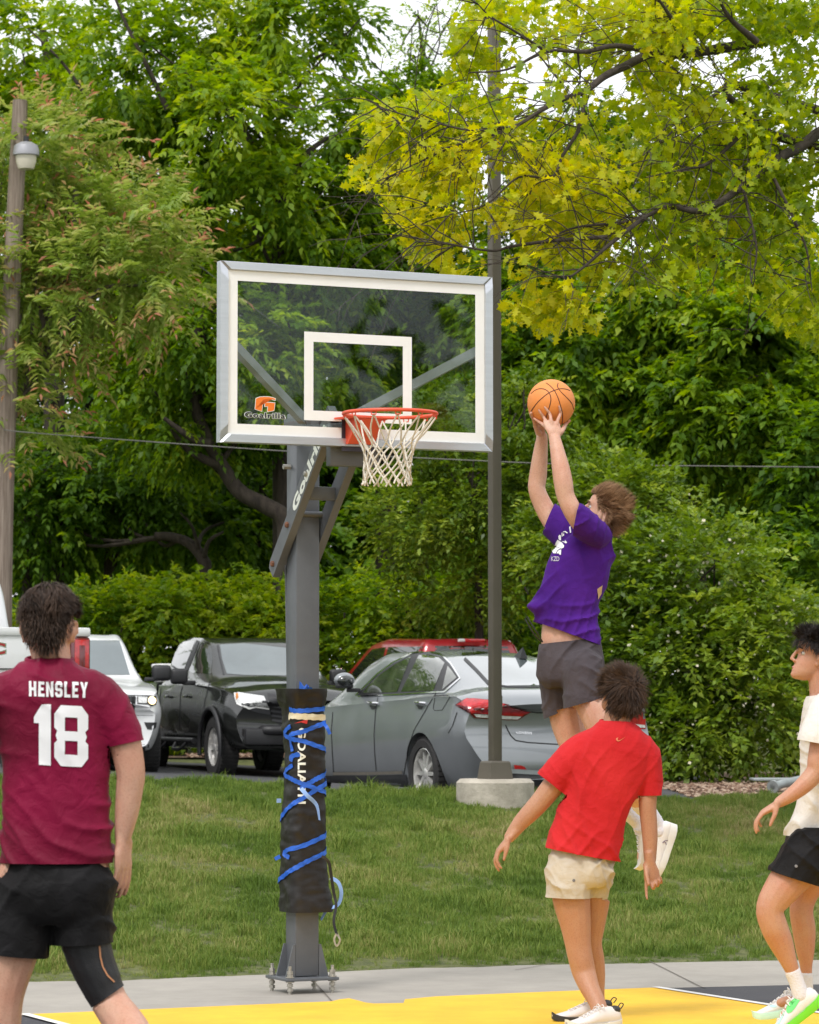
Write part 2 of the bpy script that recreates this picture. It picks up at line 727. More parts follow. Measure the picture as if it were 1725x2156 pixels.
# mulch chips and gravel fringe by the kerb
def chips(name, n, x0, x1, y0, y1, z, size, material, s=1):
    r_ = np.random.default_rng(s)
    px = r_.uniform(x0, x1, n)
    py = r_.uniform(y0, y1, n)
    base = np.array([[-1, -.3, 0], [1, -.3, 0], [1, .3, 0], [-1, .3, 0], [-.8, -.2, .35], [.8, -.2, .35], [.8, .2, .35], [-.8, .2, .35]])
    fs = np.array([[0, 1, 5, 4], [1, 2, 6, 5], [2, 3, 7, 6], [3, 0, 4, 7], [4, 5, 6, 7]])
    ang = r_.uniform(0, 6.28, n)
    sz = r_.uniform(.5, 1.3, n) * size
    tl = r_.uniform(-.5, .5, n)
    bx = base[None] * sz[:, None, None]
    x = bx[..., 0] * np.cos(ang)[:, None] - bx[..., 1] * np.sin(ang)[:, None] + px[:, None]
    y = bx[..., 0] * np.sin(ang)[:, None] + bx[..., 1] * np.cos(ang)[:, None] + py[:, None]
    zz = bx[..., 2] + bx[..., 0] * tl[:, None] + z + r_.uniform(0, .02, n)[:, None]
    vs = np.stack([x, y, zz], -1).reshape(-1, 3)
    f = (fs[None] + (np.arange(n) * 8)[:, None, None]).reshape(-1, 4)
    tint = np.repeat(r_.uniform(0, 1, n), 8)
    return tag(add(name, np_mesh(name, vs, f, tint=tint), material), kind='stuff')


def tint_mat(name, stops, rough=.9, transl=0.0, noise_amt=0.0, spec=.3):
    m, t, b = nodes_of(name)
    L = t.links.new
    a = t.nodes.new('ShaderNodeAttribute')
    a.attribute_name = 'tint'
    r = t.nodes.new('ShaderNodeValToRGB')
    els = r.color_ramp.elements
    els[0].position, els[0].color = stops[0][0], (*stops[0][1], 1)
    els[1].position, els[1].color = stops[-1][0], (*stops[-1][1], 1)
    for p, c in stops[1:-1]:
        e = els.new(p)
        e.color = (*c, 1)
    L(a.outputs['Fac'], r.inputs['Fac'])
    col = r.outputs['Color']
    L(col, b.inputs['Base Color'])
    b.inputs['Roughness'].default_value = rough
    b.inputs['Specular IOR Level'].default_value = spec
    if transl:
        tr = t.nodes.new('ShaderNodeBsdfTranslucent')
        hs = t.nodes.new('ShaderNodeHueSaturation')
        hs.inputs['Hue'].default_value = .485
        hs.inputs['Saturation'].default_value = 1.1
        hs.inputs['Value'].default_value = 1.6
        L(col, hs.inputs['Color'])
        L(hs.outputs['Color'], tr.inputs['Color'])
        mx = t.nodes.new('ShaderNodeMixShader')
        mx.inputs['Fac'].default_value = transl
        L(b.outputs['BSDF'], mx.inputs[1])
        L(tr.outputs['BSDF'], mx.inputs[2])
        L(mx.outputs['Shader'], t.nodes['Material Output'].inputs['Surface'])
    return m


M_CHIP = tint_mat('wood_chips', [(0, (.06, .03, .02)), (.5, (.2, .12, .08)), (1, (.42, .32, .24))])
chips('mulch_chips', 9000, 2.9, 6.3, 30.6, 39.5, .60, .045, M_CHIP, 3)
M_PEB = tint_mat('pebbles_mat', [(0, (.3, .22, .16)), (1, (.6, .5, .4))])
chips('gravel_fringe', 2600, 2.7, 4.6, 29.9, 30.6, .60, .022, M_PEB, 4)
chips('fallen_litter', 1500, -3.2, 3.2, 47.6, 49, .81, .05, M_CHIP, 5)

# ------------------------------------------------------------------ grass on the bank
def tuft(seed, n, h, spread, lean):
    r_ = random.Random(seed)
    vs, fs, tint = [], [], []
    for _ in range(n):
        a, rr = r_.uniform(0, 6.283), spread * math.sqrt(r_.random())
        bx, by = rr * math.cos(a), rr * math.sin(a)
        hh = h * r_.uniform(.45, 1.15)
        ln = lean * r_.uniform(.2, 1.5)
        la = r_.uniform(0, 6.283)
        dx, dy = math.cos(la) * ln * hh, math.sin(la) * ln * hh
        wa = r_.uniform(0, 6.283)
        w = r_.uniform(.0022, .0042)
        wx, wy = math.cos(wa) * w, math.sin(wa) * w
        o = len(vs)
        vs += [(bx - wx, by - wy, -.01), (bx + wx, by + wy, -.01),
               (bx + dx * .35 - wx * .8, by + dy * .35 - wy * .8, hh * .55), (bx + dx * .35 + wx * .8, by + dy * .35 + wy * .8, hh * .55),
               (bx + dx, by + dy, hh * (.95 - .25 * ln))]
        fs += [(o, o + 1, o + 3), (o, o + 3, o + 2), (o + 2, o + 3, o + 4)]
        tt = r_.random()
        tint += [tt] * 5
    return np_mesh('grass_tuft', vs, fs, tint=tint)


def grass_mat():
    m, t, b = nodes_of('grass_blades')
    L = t.links.new
    a = t.nodes.new('ShaderNodeAttribute')
    a.attribute_name = 'tint'
    ge = t.nodes.new('ShaderNodeNewGeometry')
    n = t.nodes.new('ShaderNodeTexNoise')
    n.inputs['Scale'].default_value = .9
    n.inputs['Detail'].default_value = 5
    n.inputs['Roughness'].default_value = .65
    mp = t.nodes.new('ShaderNodeMapping')
    mp.inputs['Scale'].default_value = (1.0, .6, .3)
    L(ge.outputs['Position'], mp.inputs['Vector'])
    L(mp.outputs['Vector'], n.inputs['Vector'])
    mth = t.nodes.new('ShaderNodeMath')
    mth.operation = 'MULTIPLY_ADD'
    mth.inputs[1].default_value = .55
    L(a.outputs['Fac'], mth.inputs[0])
    m2 = t.nodes.new('ShaderNodeMath')
    m2.operation = 'MULTIPLY_ADD'
    m2.inputs[1].default_value = 2.2
    m2.inputs[2].default_value = -.93
    L(n.outputs['Fac'], m2.inputs[0])
    L(m2.outputs['Value'], mth.inputs[2])
    r = t.nodes.new('ShaderNodeValToRGB')
    els = r.color_ramp.elements
    els[0].position, els[0].color = .05, (.085, .145, .018, 1)
    els[1].position, els[1].color = 1.0, (.42, .36, .17, 1)
    for p, c in ((.32, (.128, .215, .028)), (.58, (.205, .275, .046)), (.82, (.32, .325, .10))):
        e = els.new(p)
        e.color = (*c, 1)
    L(mth.outputs['Value'], r.inputs['Fac'])
    L(r.outputs['Color'], b.inputs['Base Color'])
    b.inputs['Roughness'].default_value = .6
    b.inputs['Specular IOR Level'].default_value = .3
    tr = t.nodes.new('ShaderNodeBsdfTranslucent')
    L(r.outputs['Color'], tr.inputs['Color'])
    mx = t.nodes.new('ShaderNodeMixShader')
    mx.inputs['Fac'].default_value = .3
    L(b.outputs['BSDF'], mx.inputs[1])
    L(tr.outputs['BSDF'], mx.inputs[2])
    L(mx.outputs['Shader'], t.nodes['Material Output'].inputs['Surface'])
    return m


M_GRASS = grass_mat()
tcol = bpy.data.collections.new('grass_tufts')
for k, (n, h, sp, ln) in enumerate(((34, .075, .10, .5), (30, .10, .09, .6), (40, .055, .12, .45), (26, .13, .07, .7))):
    me = tuft(k + 1, n, h, sp, ln)
    me.materials.append(M_GRASS)
    tcol.objects.link(bpy.data.objects.new('grass_tuft', me))
N = 84000
px = rng.uniform(-7, 7, N)
py = rng.uniform(16.5, 30.5, N)
lim = .150 * py + 1.6
e, c = ye(px), yc(px)
ok = (np.abs(px) < lim) & (py > e + .03 + .05 * np.sin(px * 13) * np.sin(px * 5.3)) & (py < c + .16)
lamp_xy = P(1043, 1675, 27.6)
ok &= (np.hypot(px - lamp_xy.x, py - lamp_xy.y) > .335)
px, py = px[ok], py[ok]
clump = np.array([noise.noise(V((x * 1.9, y * 1.3, 0))) for x, y in zip(px, py)])
patch = np.array([noise.noise(V((x * 5.5 + 9, y * 3.5, 3))) for x, y in zip(px, py)])
keep = rng.uniform(-1, 1, len(px)) < (.85 + 1.6 * (clump + .5 * patch + .25))
px, py, clump, patch = px[keep], py[keep], clump[keep], patch[keep]
sc = np.clip(.85 + .6 * clump + .75 * patch, .45, 1.7) * rng.uniform(.8, 1.2, len(px)) * 0.66
near = np.clip((py - ye(px)) / .5, .45, 1)
sc *= near
me = bpy.data.meshes.new('grass')
me.vertices.add(len(px))
me.vertices.foreach_set('co', np.stack([px, py, ground_z(px, py)], -1).astype(np.float32).ravel())
a1 = me.attributes.new('rotz', 'FLOAT_VECTOR', 'POINT')
a1.data.foreach_set('vector', np.stack([rng.uniform(-.15, .15, len(px)), rng.uniform(-.15, .15, len(px)), rng.uniform(0, 6.28, len(px))], -1).astype(np.float32).ravel())
a2 = me.attributes.new('scl', 'FLOAT', 'POINT')
a2.data.foreach_set('value', sc.astype(np.float32))
gro = add('grass', me)
tag(gro, kind='stuff')
ng = bpy.data.node_groups.new('grass_scatter', 'GeometryNodeTree')
ng.interface.new_socket('Geometry', in_out='INPUT', socket_type='NodeSocketGeometry')
ng.interface.new_socket('Geometry', in_out='OUTPUT', socket_type='NodeSocketGeometry')
ni, no_ = ng.nodes.new('NodeGroupInput'), ng.nodes.new('NodeGroupOutput')
iop = ng.nodes.new('GeometryNodeInstanceOnPoints')
ci = ng.nodes.new('GeometryNodeCollectionInfo')
ci.inputs['Collection'].default_value = tcol
ci.inputs['Separate Children'].default_value = True
ci.inputs['Reset Children'].default_value = True
iop.inputs['Pick Instance'].default_value = True
na = ng.nodes.new('GeometryNodeInputNamedAttribute')
na.data_type = 'FLOAT_VECTOR'
na.inputs['Name'].default_value = 'rotz'
na2 = ng.nodes.new('GeometryNodeInputNamedAttribute')
na2.data_type = 'FLOAT'
na2.inputs['Name'].default_value = 'scl'
ng.links.new(ni.outputs[0], iop.inputs['Points'])
ng.links.new(ci.outputs[0], iop.inputs['Instance'])
ng.links.new(na.outputs[0], iop.inputs['Rotation'])
ng.links.new(na2.outputs[0], iop.inputs['Scale'])
ng.links.new(iop.outputs[0], no_.inputs[0])
md = gro.modifiers.new('grass_scatter', 'NODES')
md.node_group = ng
# ------------------------------------------------------------------ basketball hoop
PO = V((-.571, 17.67, 0))                       # foot of the pole
BC = PO + NN * .7286
BC.z = P(755, 753.5, BC.y).z                    # centre of the backboard
RC = V((BC.x, BC.y, 0)) + NN * .39
RC.z = P(821, 871, RC.y).z                      # centre of the rim
ROT = Matrix.Rotation(A25, 3, 'Z')
M_STEEL = mat('grey_painted_steel', (.105, .112, .125), .42, var=.14, vscale=5, bump=.05, bscale=90, spec=.5)
M_BRKT = mat('dark_painted_steel', (.09, .085, .085), .45)
M_ALU = mat('brushed_aluminium', (.58, .60, .64), .34, metal=.85, var=.08, vscale=3, stretch=(1, 1, 12))
M_ZINC = mat('zinc_bolt', (.42, .40, .36), .45, metal=.8, var=.3, vscale=40)
M_RUST = mat('rusty_bolt', (.16, .07, .04), .8, var=.4, vscale=40)
M_WHT = mat('white_paint', (.84, .84, .82), .5, var=.03)
M_RIM = mat('orange_rim_paint', (.72, .085, .035), .42, var=.12, vscale=14)
M_ROPE = mat('net_rope', (.72, .66, .56), .9, var=.15, vscale=30, bump=.6, bscale=300)
M_BLACK = mat('black_plastic', (.02, .02, .022), .5)
M_BLUET = mat('blue_tape', (.012, .10, .52), .42, var=.15, vscale=14)
M_BLUEL = mat('pale_blue_tape', (.25, .40, .75), .5, var=.1)
M_CREAM = mat('cream_tape', (.66, .58, .40), .6, var=.15, vscale=20)


def glass_mat(name, tint, fr=1.0, rough=.02):
    m, t, b = nodes_of(name)
    L = t.links.new
    tr = t.nodes.new('ShaderNodeBsdfTransparent')
    tr.inputs['Color'].default_value = (*tint, 1)
    gl = t.nodes.new('ShaderNodeBsdfGlossy')
    gl.inputs['Roughness'].default_value = rough
    gl.inputs['Color'].default_value = (.9, .95, 1, 1)
    f = t.nodes.new('ShaderNodeFresnel')
    f.inputs['IOR'].default_value = 1.5
    mu = t.nodes.new('ShaderNodeMath')
    mu.operation = 'MULTIPLY'
    mu.inputs[1].default_value = fr
    L(f.outputs['Fac'], mu.inputs[0])
    # faint smears on the pane
    n = t.nodes.new('ShaderNodeTexNoise')
    n.inputs['Scale'].default_value = 2.2
    n.inputs['Detail'].default_value = 5
    tc = t.nodes.new('ShaderNodeTexCoord')
    L(tc.outputs['Object'], n.inputs['Vector'])
    r = t.nodes.new('ShaderNodeValToRGB')
    r.color_ramp.elements[0].position = .52
    r.color_ramp.elements[0].color = (0, 0, 0, 1)
    r.color_ramp.elements[1].position = .85
    r.color_ramp.elements[1].color = (.014, .014, .014, 1)
    L(n.outputs['Fac'], r.inputs['Fac'])
    df = t.nodes.new('ShaderNodeBsdfDiffuse')
    df.inputs['Color'].default_value = (.6, .65, .7, 1)
    mx0 = t.nodes.new('ShaderNodeMixShader')
    L(r.outputs['Color'], mx0.inputs['Fac'])
    L(tr.outputs['BSDF'], mx0.inputs[1])
    L(df.outputs['BSDF'], mx0.inputs[2])
    mx = t.nodes.new('ShaderNodeMixShader')
    L(mu.outputs['Value'], mx.inputs['Fac'])
    L(mx0.outputs['Shader'], mx.inputs[1])
    L(gl.outputs['BSDF'], mx.inputs[2])
    L(mx.outputs['Shader'], t.nodes['Material Output'].inputs['Surface'])
    return m


M_PANE = glass_mat('backboard_glass', (.94, .97, .94), .42)

hoop = thing('basketball_hoop', 'basketball hoop with glass backboard on square grey steel pole', 'basketball hoop', PO)


def Q(x, n, z, base=None):
    """hoop frame: x along the board, n towards the court from the pole, z up"""
    return (base or PO) + E1 * x + NN * n + ZZ * z


# pole, plate, gussets, bolts
PW = .137
pole = MB()
pole.box(Q(0, 0, .09 + 1.5), (PW, PW, 3.0), ROT, bev=.008)
pole_o = pole.build('pole', M_STEEL, hoop, smooth=40)
for sx in (-1, 1):
    for n0 in (-.068, .058):
        mb = MB()
        mb.prism([(0, 0), (.055, 0), (.012, .17), (0, .17)], E1 * sx, ZZ, NN, Q(sx * PW / 2, 0, .088), n0, n0 + .01)
        mb.build('gusset', M_STEEL, hoop)
mb = MB()
mb.box(Q(0, 0, .08), (.30, .30, .016), ROT, bev=.003)
plate = mb.build('base_plate', M_STEEL, hoop, smooth=40)
for sx in (-1, 1):
    for sn in (-1, 1):
        b = MB()
        c = Q(sx * .122, sn * .122, 0)
        b.lathe([(.009, 0), (.009, .15)], c, seg=8)
        for z in (.028, .052, .100, .118):
            b.lathe([(.0165, z - .009), (.0165, z + .007)], c, seg=6)
        b.lathe([(.024, .090), (.024, .094)], c, seg=12)
        b.lathe([(.024, .066), (.024, .070)], c, seg=12)
        b.build('bolt', M_ZINC, hoop, smooth=40)

# arms: two long plates with rungs
A0, A1 = (-.165, 2.245), (.63, 3.045)
ad = V((A1[0] - A0[0], A1[1] - A0[1]))
al = ad.length
adn = ad / al
AX = NN * adn.x + ZZ * adn.y
AY = NN * (-adn.y) + ZZ * adn.x
arms = []
for sx in (-1, 1):
    mb = MB()
    x0 = sx * .098
    mb.prism([(0, -.045), (.02, -.046), (al, -.046), (al, .046), (.04, .046), (0, .03)], AX, AY, E1, Q(x0, A0[0], A0[1]), -.022, .022)
    arms.append(mb.build('arm', M_STEEL, hoop))
    for t, mm in ((.05, M_RUST), (.30, M_RUST), (.62, M_ZINC)):
        MB().lathe([(.016, 0), (.016, .012), (.009, .016)], Q(x0 + sx * .022, A0[0] + ad.x * t, A0[1] + ad.y * t), E1 * sx, seg=6).build('bolt', mm, arms[-1], world=False)
for t in (.50, .74, .95):
    mb = MB()
    mb.box(Q(0, A0[0] + ad.x * t, A0[1] + ad.y * t), (.152, .055, .07), ROT @ Matrix.Rotation(R(0), 3, 'X'), bev=.004)
    mb.build('rung', M_STEEL, hoop, smooth=40)
MB().tube([Q(-.12, .075, 2.545), Q(.12, .075, 2.545)], .016, 10).build('pivot_tube', M_STEEL, hoop, smooth=40)
MB().tube([Q(-.115, 0, 2.80), Q(-.075, 0, 2.80)], .014, 8).build('pivot_pin', M_ZINC, hoop, smooth=40)
MB().tube([Q(-.02, -.16, 2.28), Q(-.02, -.13, 1.62)], .018, 10).build('height_rod', M_STEEL, hoop, smooth=40)
# upper links and braces to the board
for sx in (-1, 1):
    MB().prism([(0, -.035), (.30, -.035), (.30, .035), (0, .035)], NN, ZZ, E1, Q(sx * .098, 0, 3.02), -.015, .015).build('link', M_STEEL, hoop)
    zt = P(755, 718, BC.y).z
    a, b_ = Q(sx * .115, .27, 3.03), Q(sx * .735, .69, zt)
    mb = MB()
    d = (b_ - a)
    xx = d.normalized()
    yy = ZZ.cross(xx).normalized()
    zz = xx.cross(yy)
    mb.prism([(0, -.024), (d.length, -.024), (d.length, .024), (0, .024)], xx, zz, yy, a, -.02, .02)
    mb.build('brace', mat('light_grey_steel', (.23, .245, .26), .45), hoop)
mb = MB()
mb.box(Q(0, .655, 2.87), (.28, .06, .22), ROT, bev=.006)
mb.build('mounting_bracket', M_STEEL, hoop, smooth=40)


def BB(x, z, n=0.0):
    return BC + E1 * x + ZZ * z + NN * n


board = MB()
HW, HH = .772, .463
FW = .043
board.box(BB(0, 0, -.012), (2 * HW - .03, .012, 2 * HH - .03), ROT)
board_o = board.build('glass_board', M_PANE, hoop)
rails = [((-HW, -HH), (HW, -HH), (HW - FW, -HH + FW), (-HW + FW, -HH + FW)),
         ((HW, -HH), (HW, HH), (HW - FW, HH - FW), (HW - FW, -HH + FW)),
         ((HW, HH), (-HW, HH), (-HW + FW, HH - FW), (HW - FW, HH - FW)),
         ((-HW, HH), (-HW, -HH), (-HW + FW, -HH + FW), (-HW + FW, HH - FW))]
for q in rails:
    g_ = .0006
    cx, cz = sum(p[0] for p in q) / 4, sum(p[1] for p in q) / 4
    q = [(cx + (x - cx) * (1 - g_), cz + (z - cz) * (1 - g_)) for x, z in q]
    mb = MB()
    outer = [BB(x, z, -.045) for x, z in q] + [BB(x, z, .002) for x, z in q]
    # slightly bevelled front lip
    inn = [(x + (cx - x) * .02, z + (cz - z) * .12) for x, z in q]
    front = [BB(x, z, .010) for x, z in inn]
    mb.raw(outer + front, [(3, 2, 1, 0), (0, 1, 5, 4), (1, 2, 6, 5), (2, 3, 7, 6), (3, 0, 4, 7),
                           (4, 5, 9, 8), (5, 6, 10, 9), (6, 7, 11, 10), (7, 4, 8, 11), (8, 9, 10, 11)])
    mb.build('board_frame', M_ALU, hoop)


def strip_on_board(x0, x1, z0, z1, mb, n=-.003):
    mb.prism([(x0, z0), (x1, z0), (x1, z1), (x0, z1)], E1, ZZ, NN, BB(0, 0), n - .002, n)


iw, ih, bw = HW - FW - .001, HH - FW - .001, .053
mb = MB()
strip_on_board(-iw, iw, ih - bw, ih, mb)
strip_on_board(-iw, iw, -ih, -ih + bw, mb)
strip_on_board(-iw, -iw + bw, -ih + bw + .0002, ih - bw - .0002, mb)
strip_on_board(iw - bw, iw, -ih + bw + .0002, ih - bw - .0002, mb)
mb.build('white_border', M_WHT, hoop)
zb = RC.z - BC.z - .012
mb = MB()
tw, th, bw2 = .305, .457, .051
strip_on_board(-tw, tw, zb + th - bw2, zb + th, mb)
strip_on_board(-tw, tw, zb, zb + bw2, mb)
strip_on_board(-tw, -tw + bw2, zb + bw2 + .0002, zb + th - bw2 - .0002, mb)
strip_on_board(tw - bw2, tw, zb + bw2 + .0002, zb + th - bw2 - .0002, mb)
mb.build('target_square', M_WHT, hoop)

# printed logo on the glass
M_ORP = mat('orange_print', (.82, .19, .012), .5, var=.04)
M_PRW = mat('white_print', (.78, .80, .74), .5, var=.03)
M_PRB = mat('black_print', (.012, .014, .02), .5)


def lp(cx, cy):
    """logo crop coordinates to board"""
    u = (620 + cx / 10.78) / 1.2522
    v = (1020 + cy / 10.78) / 1.2522
    o = V((0, 0, HCAM))
    d = (P(u, v, 17) - o)
    t = (BC - o).dot(NN) / d.dot(NN)
    p = o + d * t - BC
    return (p.dot(E1), p.z)


def board_poly(polys, n, material, name):
    bm = bmesh.new()
    for poly in polys:
        bm.faces.new([bm.verts.new(tuple(BB(x, z, n))) for x, z in poly])
    bmesh.ops.triangulate(bm, faces=list(bm.faces))
    me = bpy.data.meshes.new(name)
    bm.to_mesh(me)
    bm.free()
    return add(name, me, material, hoop)


def grow(poly, d):
    n = len(poly)
    ar = sum(poly[i][0] * poly[(i + 1) % n][1] - poly[(i + 1) % n][0] * poly[i][1] for i in range(n))
    s = 1 if ar > 0 else -1
    out = []
    for i in range(n):
        p0, p1, p2 = V(poly[i - 1]), V(poly[i]), V(poly[(i + 1) % n])
        a, b = (p1 - p0).normalized(), (p2 - p1).normalized()
        na_, nb = V((a.y, -a.x)) * s, V((b.y, -b.x)) * s
        m_ = (na_ + nb)
        m_ = m_ / max(.35, m_.dot(na_))
        out.append(tuple(p1 + m_ * d))
    return out


g1 = [lp(*q) for q in ((600, 330), (700, 292), (820, 282), (960, 285), (1070, 305), (1145, 335), (1140, 372), (1050, 352), (930, 340), (830, 352), (798, 380), (775, 540), (758, 685), (660, 655), (575, 625))]
g2 = [lp(*q) for q in ((860, 455), (960, 442), (1130, 458), (1120, 560), (1108, 660), (1030, 685), (928, 695), (940, 552), (850, 552))]
board_poly([grow(g1, .0032), grow(g2, .0032)], -.0018, M_PRW, 'logo_outline')
board_poly([g1, g2], -.0008, M_ORP, 'logo')
x0, z0 = lp(850, 815)
for bold, n, mm, nm in ((.07, -.0018, M_PRW, 'lettering_outline'), (.028, -.0006, M_PRB, 'lettering')):
    bm = text_bm('Goalrilla', 1.0, None, bold=bold, spacing=1.12, sx=1.42)
    wd = max(v.co.x for v in bm.verts) - min(v.co.x for v in bm.verts)
    sc_ = (lp(1440, 815)[0] - lp(250, 815)[0]) / (wd if bold > .05 else wd * 1.035)
    me = place_bm(bm, lambda x, y: BB(x0 + x * sc_, z0 + y * sc_ * .92, n), nm)
    add(nm, me, mm, hoop)
# lettering along the left arm
c0 = Q(-.098 - .0235, A0[0] + ad.x * .66, A0[1] + ad.y * .66)
bm = text_bm('Goalrilla', 1.0, None, bold=.055, spacing=1.08, sx=1.35)
wd = max(v.co.x for v in bm.verts) - min(v.co.x for v in bm.verts)
me = place_bm(bm, lambda x, y: c0 + AX * (x * .60 / wd) + AY * (y * .085 - .004), 'lettering')
add('lettering', me, M_PRW, arms[0], world=False)

# rim
mb = MB()
ring = [RC + E1 * (.2365 * math.cos(t)) + NN * (.2365 * math.sin(t)) for t in np.linspace(0, 2 * math.pi, 49)[:-1]]
mb.tube(ring, .0095, 10, closed=True)
for k in range(12):
    t = 2 * math.pi * (k + .5) / 12
    c = RC + E1 * (.2365 * math.cos(t)) + NN * (.2365 * math.sin(t))
    tg = E1 * -math.sin(t) + NN * math.cos(t)
    mb.tube([c - tg * .014 - ZZ * .006, c - tg * .012 - ZZ * .022, c + tg * .012 - ZZ * .022, c + tg * .014 - ZZ * .006], .0035, 6)
rim = mb.build('rim', M_RIM, hoop, smooth=50)
bf = BC.dot(NN)
rn = RC.dot(NN) - bf                            # distance rim centre to board
mb = MB()
rb = V((RC.x, RC.y, 0)) - NN * rn
def RB(x, n, z):
    return rb + E1 * x + NN * n + ZZ * (RC.z + z)
# top plate
mb.raw([RB(-.14, .004, .006), RB(.14, .004, .006), RB(.10, .17, .006), RB(-.10, .17, .006), RB(-.14, .004, -.004), RB(.14, .004, -.004), RB(.10, .17, -.004), RB(-.10, .17, -.004)],
       [(0, 1, 2, 3), (7, 6, 5, 4), (0, 4, 5, 1), (1, 5, 6, 2), (2, 6, 7, 3), (3, 7, 4, 0)])
# slanted side cheeks and back plate
for sx in (-1, 1):
    mb.prism([(.004, -.006), (.165, -.006), (.14, -.03), (.03, -.13), (.004, -.13)], NN, ZZ, E1, RB(sx * .07, 0, 0), -.004, .004)
mb.box(RB(0, .008, -.066), (.15, .010, .125), ROT)
mb.raw([RB(-.066, .165, -.008), RB(.066, .165, -.008), RB(.066, .032, -.128), RB(-.066, .032, -.128), RB(-.066, .160, -.012), RB(.066, .160, -.012), RB(.066, .027, -.128), RB(-.066, .027, -.128)],
       [(0, 1, 2, 3), (7, 6, 5, 4), (0, 4, 5, 1), (1, 5, 6, 2), (2, 6, 7, 3), (3, 7, 4, 0)])
mb.build('rim_bracket', M_RIM, hoop)
mb = MB()
mb.box(RB(0, -.0005, -.08), (.19, .006, .17), ROT)
mb.build('rim_backing', mat('rim_backing', (.035, .03, .045), .5), hoop)
# net
NZ = [-.018, -.085, -.150, -.200, -.250, -.298, -.340]
NR = [.235, .188, .142, .124, .116, .114, .121]
NANG = [0, .5, 1, 2, 3, 4, 5]
net = MB()
jr = random.Random(3)
knots = {}
drift = lambda z: E1 * (.05 * z) + NN * (.02 * z)
for s in (-1, 1):
    for k in range(12):
        pts = []
        for l, (z, r_) in enumerate(zip(NZ, NR)):
            idx2 = (2 * k + 1 + s * NANG[l])
            key = (round(idx2 * 2), l)
            if key not in knots:
                knots[key] = V((jr.uniform(-.006, .006), jr.uniform(-.006, .006), jr.uniform(-.008, .008)))
            t = math.pi * idx2 / 12
            p = RC + E1 * (r_ * math.cos(t)) + NN * (r_ * math.sin(t)) + ZZ * z + drift(z)
            pts.append(p + knots[key] * (0 if l == 0 else 1))
        # small loop at the foot
        t = math.pi * (2 * k + 1 + s * 5.45) / 12
        pts.append(RC + E1 * (.124 * math.cos(t)) + NN * (.124 * math.sin(t)) + ZZ * -.362 + drift(-.36))
        net.tube(catmull(pts, 4), [.0046] * (len(catmull(pts, 4))), 6)
for key, j in knots.items():
    if key[1] >= 2:
        l = key[1]
        t = math.pi * (key[0] / 2) / 12
        p = RC + E1 * (NR[l] * math.cos(t)) + NN * (NR[l] * math.sin(t)) + ZZ * NZ[l] + drift(NZ[l]) + j
        net.sphere(p, .0075, 6, 4)
net.build('net', M_ROPE, hoop, smooth=60)

# ------------------------------------------------------------------ padding round the pole
pad = thing('pole_padding', 'black padded sleeve wrapped round the hoop pole, bound with blue tape', 'padding', (PO.x, PO.y, P(640, 1922, 17.6).z))
prof = [(1450, 577, 691), (1456, 578, 691), (1475, 583, 688), (1492, 590, 683), (1508, 592, 683), (1530, 591, 685), (1565, 595, 684), (1600, 597, 685), (1650, 596, 685), (1700, 592, 687), (1745, 588, 687),
        (1790, 588, 685), (1830, 587, 690), (1880, 586, 697), (1912, 585, 704), (1921, 586, 703)]
vv = np.linspace(1450, 1921, 90)
rings = []
pn = 56
for v_ in vv:
    uL, uR = interp([p[0] for p in prof], [p[1] for p in prof], v_), interp([p[0] for p in prof], [p[2] for p in prof], v_)
    yy = 17.60
    hw = (uR - uL) / 2 / S(yy)
    c = P((uL + uR) / 2, v_, yy)
    c = V((c.x, PO.y, c.z))
    h = hw / 1.235
    ring = []
    for k in range(pn):
        t = 2 * math.pi * k / pn + .01
        cx, sx = math.cos(t), math.sin(t)
        q = (abs(cx) ** 5 + abs(sx) ** 5) ** (-1 / 5)
        p = c + E1 * (h * q * cx) + NN * (h * q * sx)
        nrm = (E1 * cx + NN * sx)
        f = noise.noise(V((p.x * 9, p.y * 9, p.z * 16))) * .006 + (1 - abs(noise.noise(V((p.x * 14 + 5 + p.z * 6, p.y * 14, p.z * 22))))) ** 3 * .007
        ring.append(p + nrm * f)
    rings.append(ring)
top = [[(p - sum(rings[0], V()) / pn) * s + sum(rings[0], V()) / pn - ZZ * dz for p in rings[0]] for s, dz in ((.80, .012), (.90, .0))]
bot = [[(p - sum(rings[-1], V()) / pn) * s + sum(rings[-1], V()) / pn for p in rings[-1]] for s in (.97, .72)]
mb = MB().loft(top + rings + bot, cap=False)
M_PAD = mat('black_vinyl', (.016, .0145, .0145), .42, var=.25, vscale=10, bump=.15, bscale=50, spec=.35)
pad_o = mb.build('sleeve', M_PAD, pad, smooth=70)
pad_bvh = bvh_of(pad_o.data)


def px_ray(u, v):
    o = V((0, 0, HCAM))
    d = (P(u, v, 17) - o).normalized()
    return o + d * 5, d


def px_patch(polys, bvh, off, name, material, parent, cell=3, world=True):
    """flat print given as photo outlines, laid on a surface"""
    bm = poly_bm(polys, cell)
    me = project(bm, px_ray, bvh, off, name)
    return add(name, me, material, parent, world)


axis_c = V((PO.x + .004, PO.y, 0))


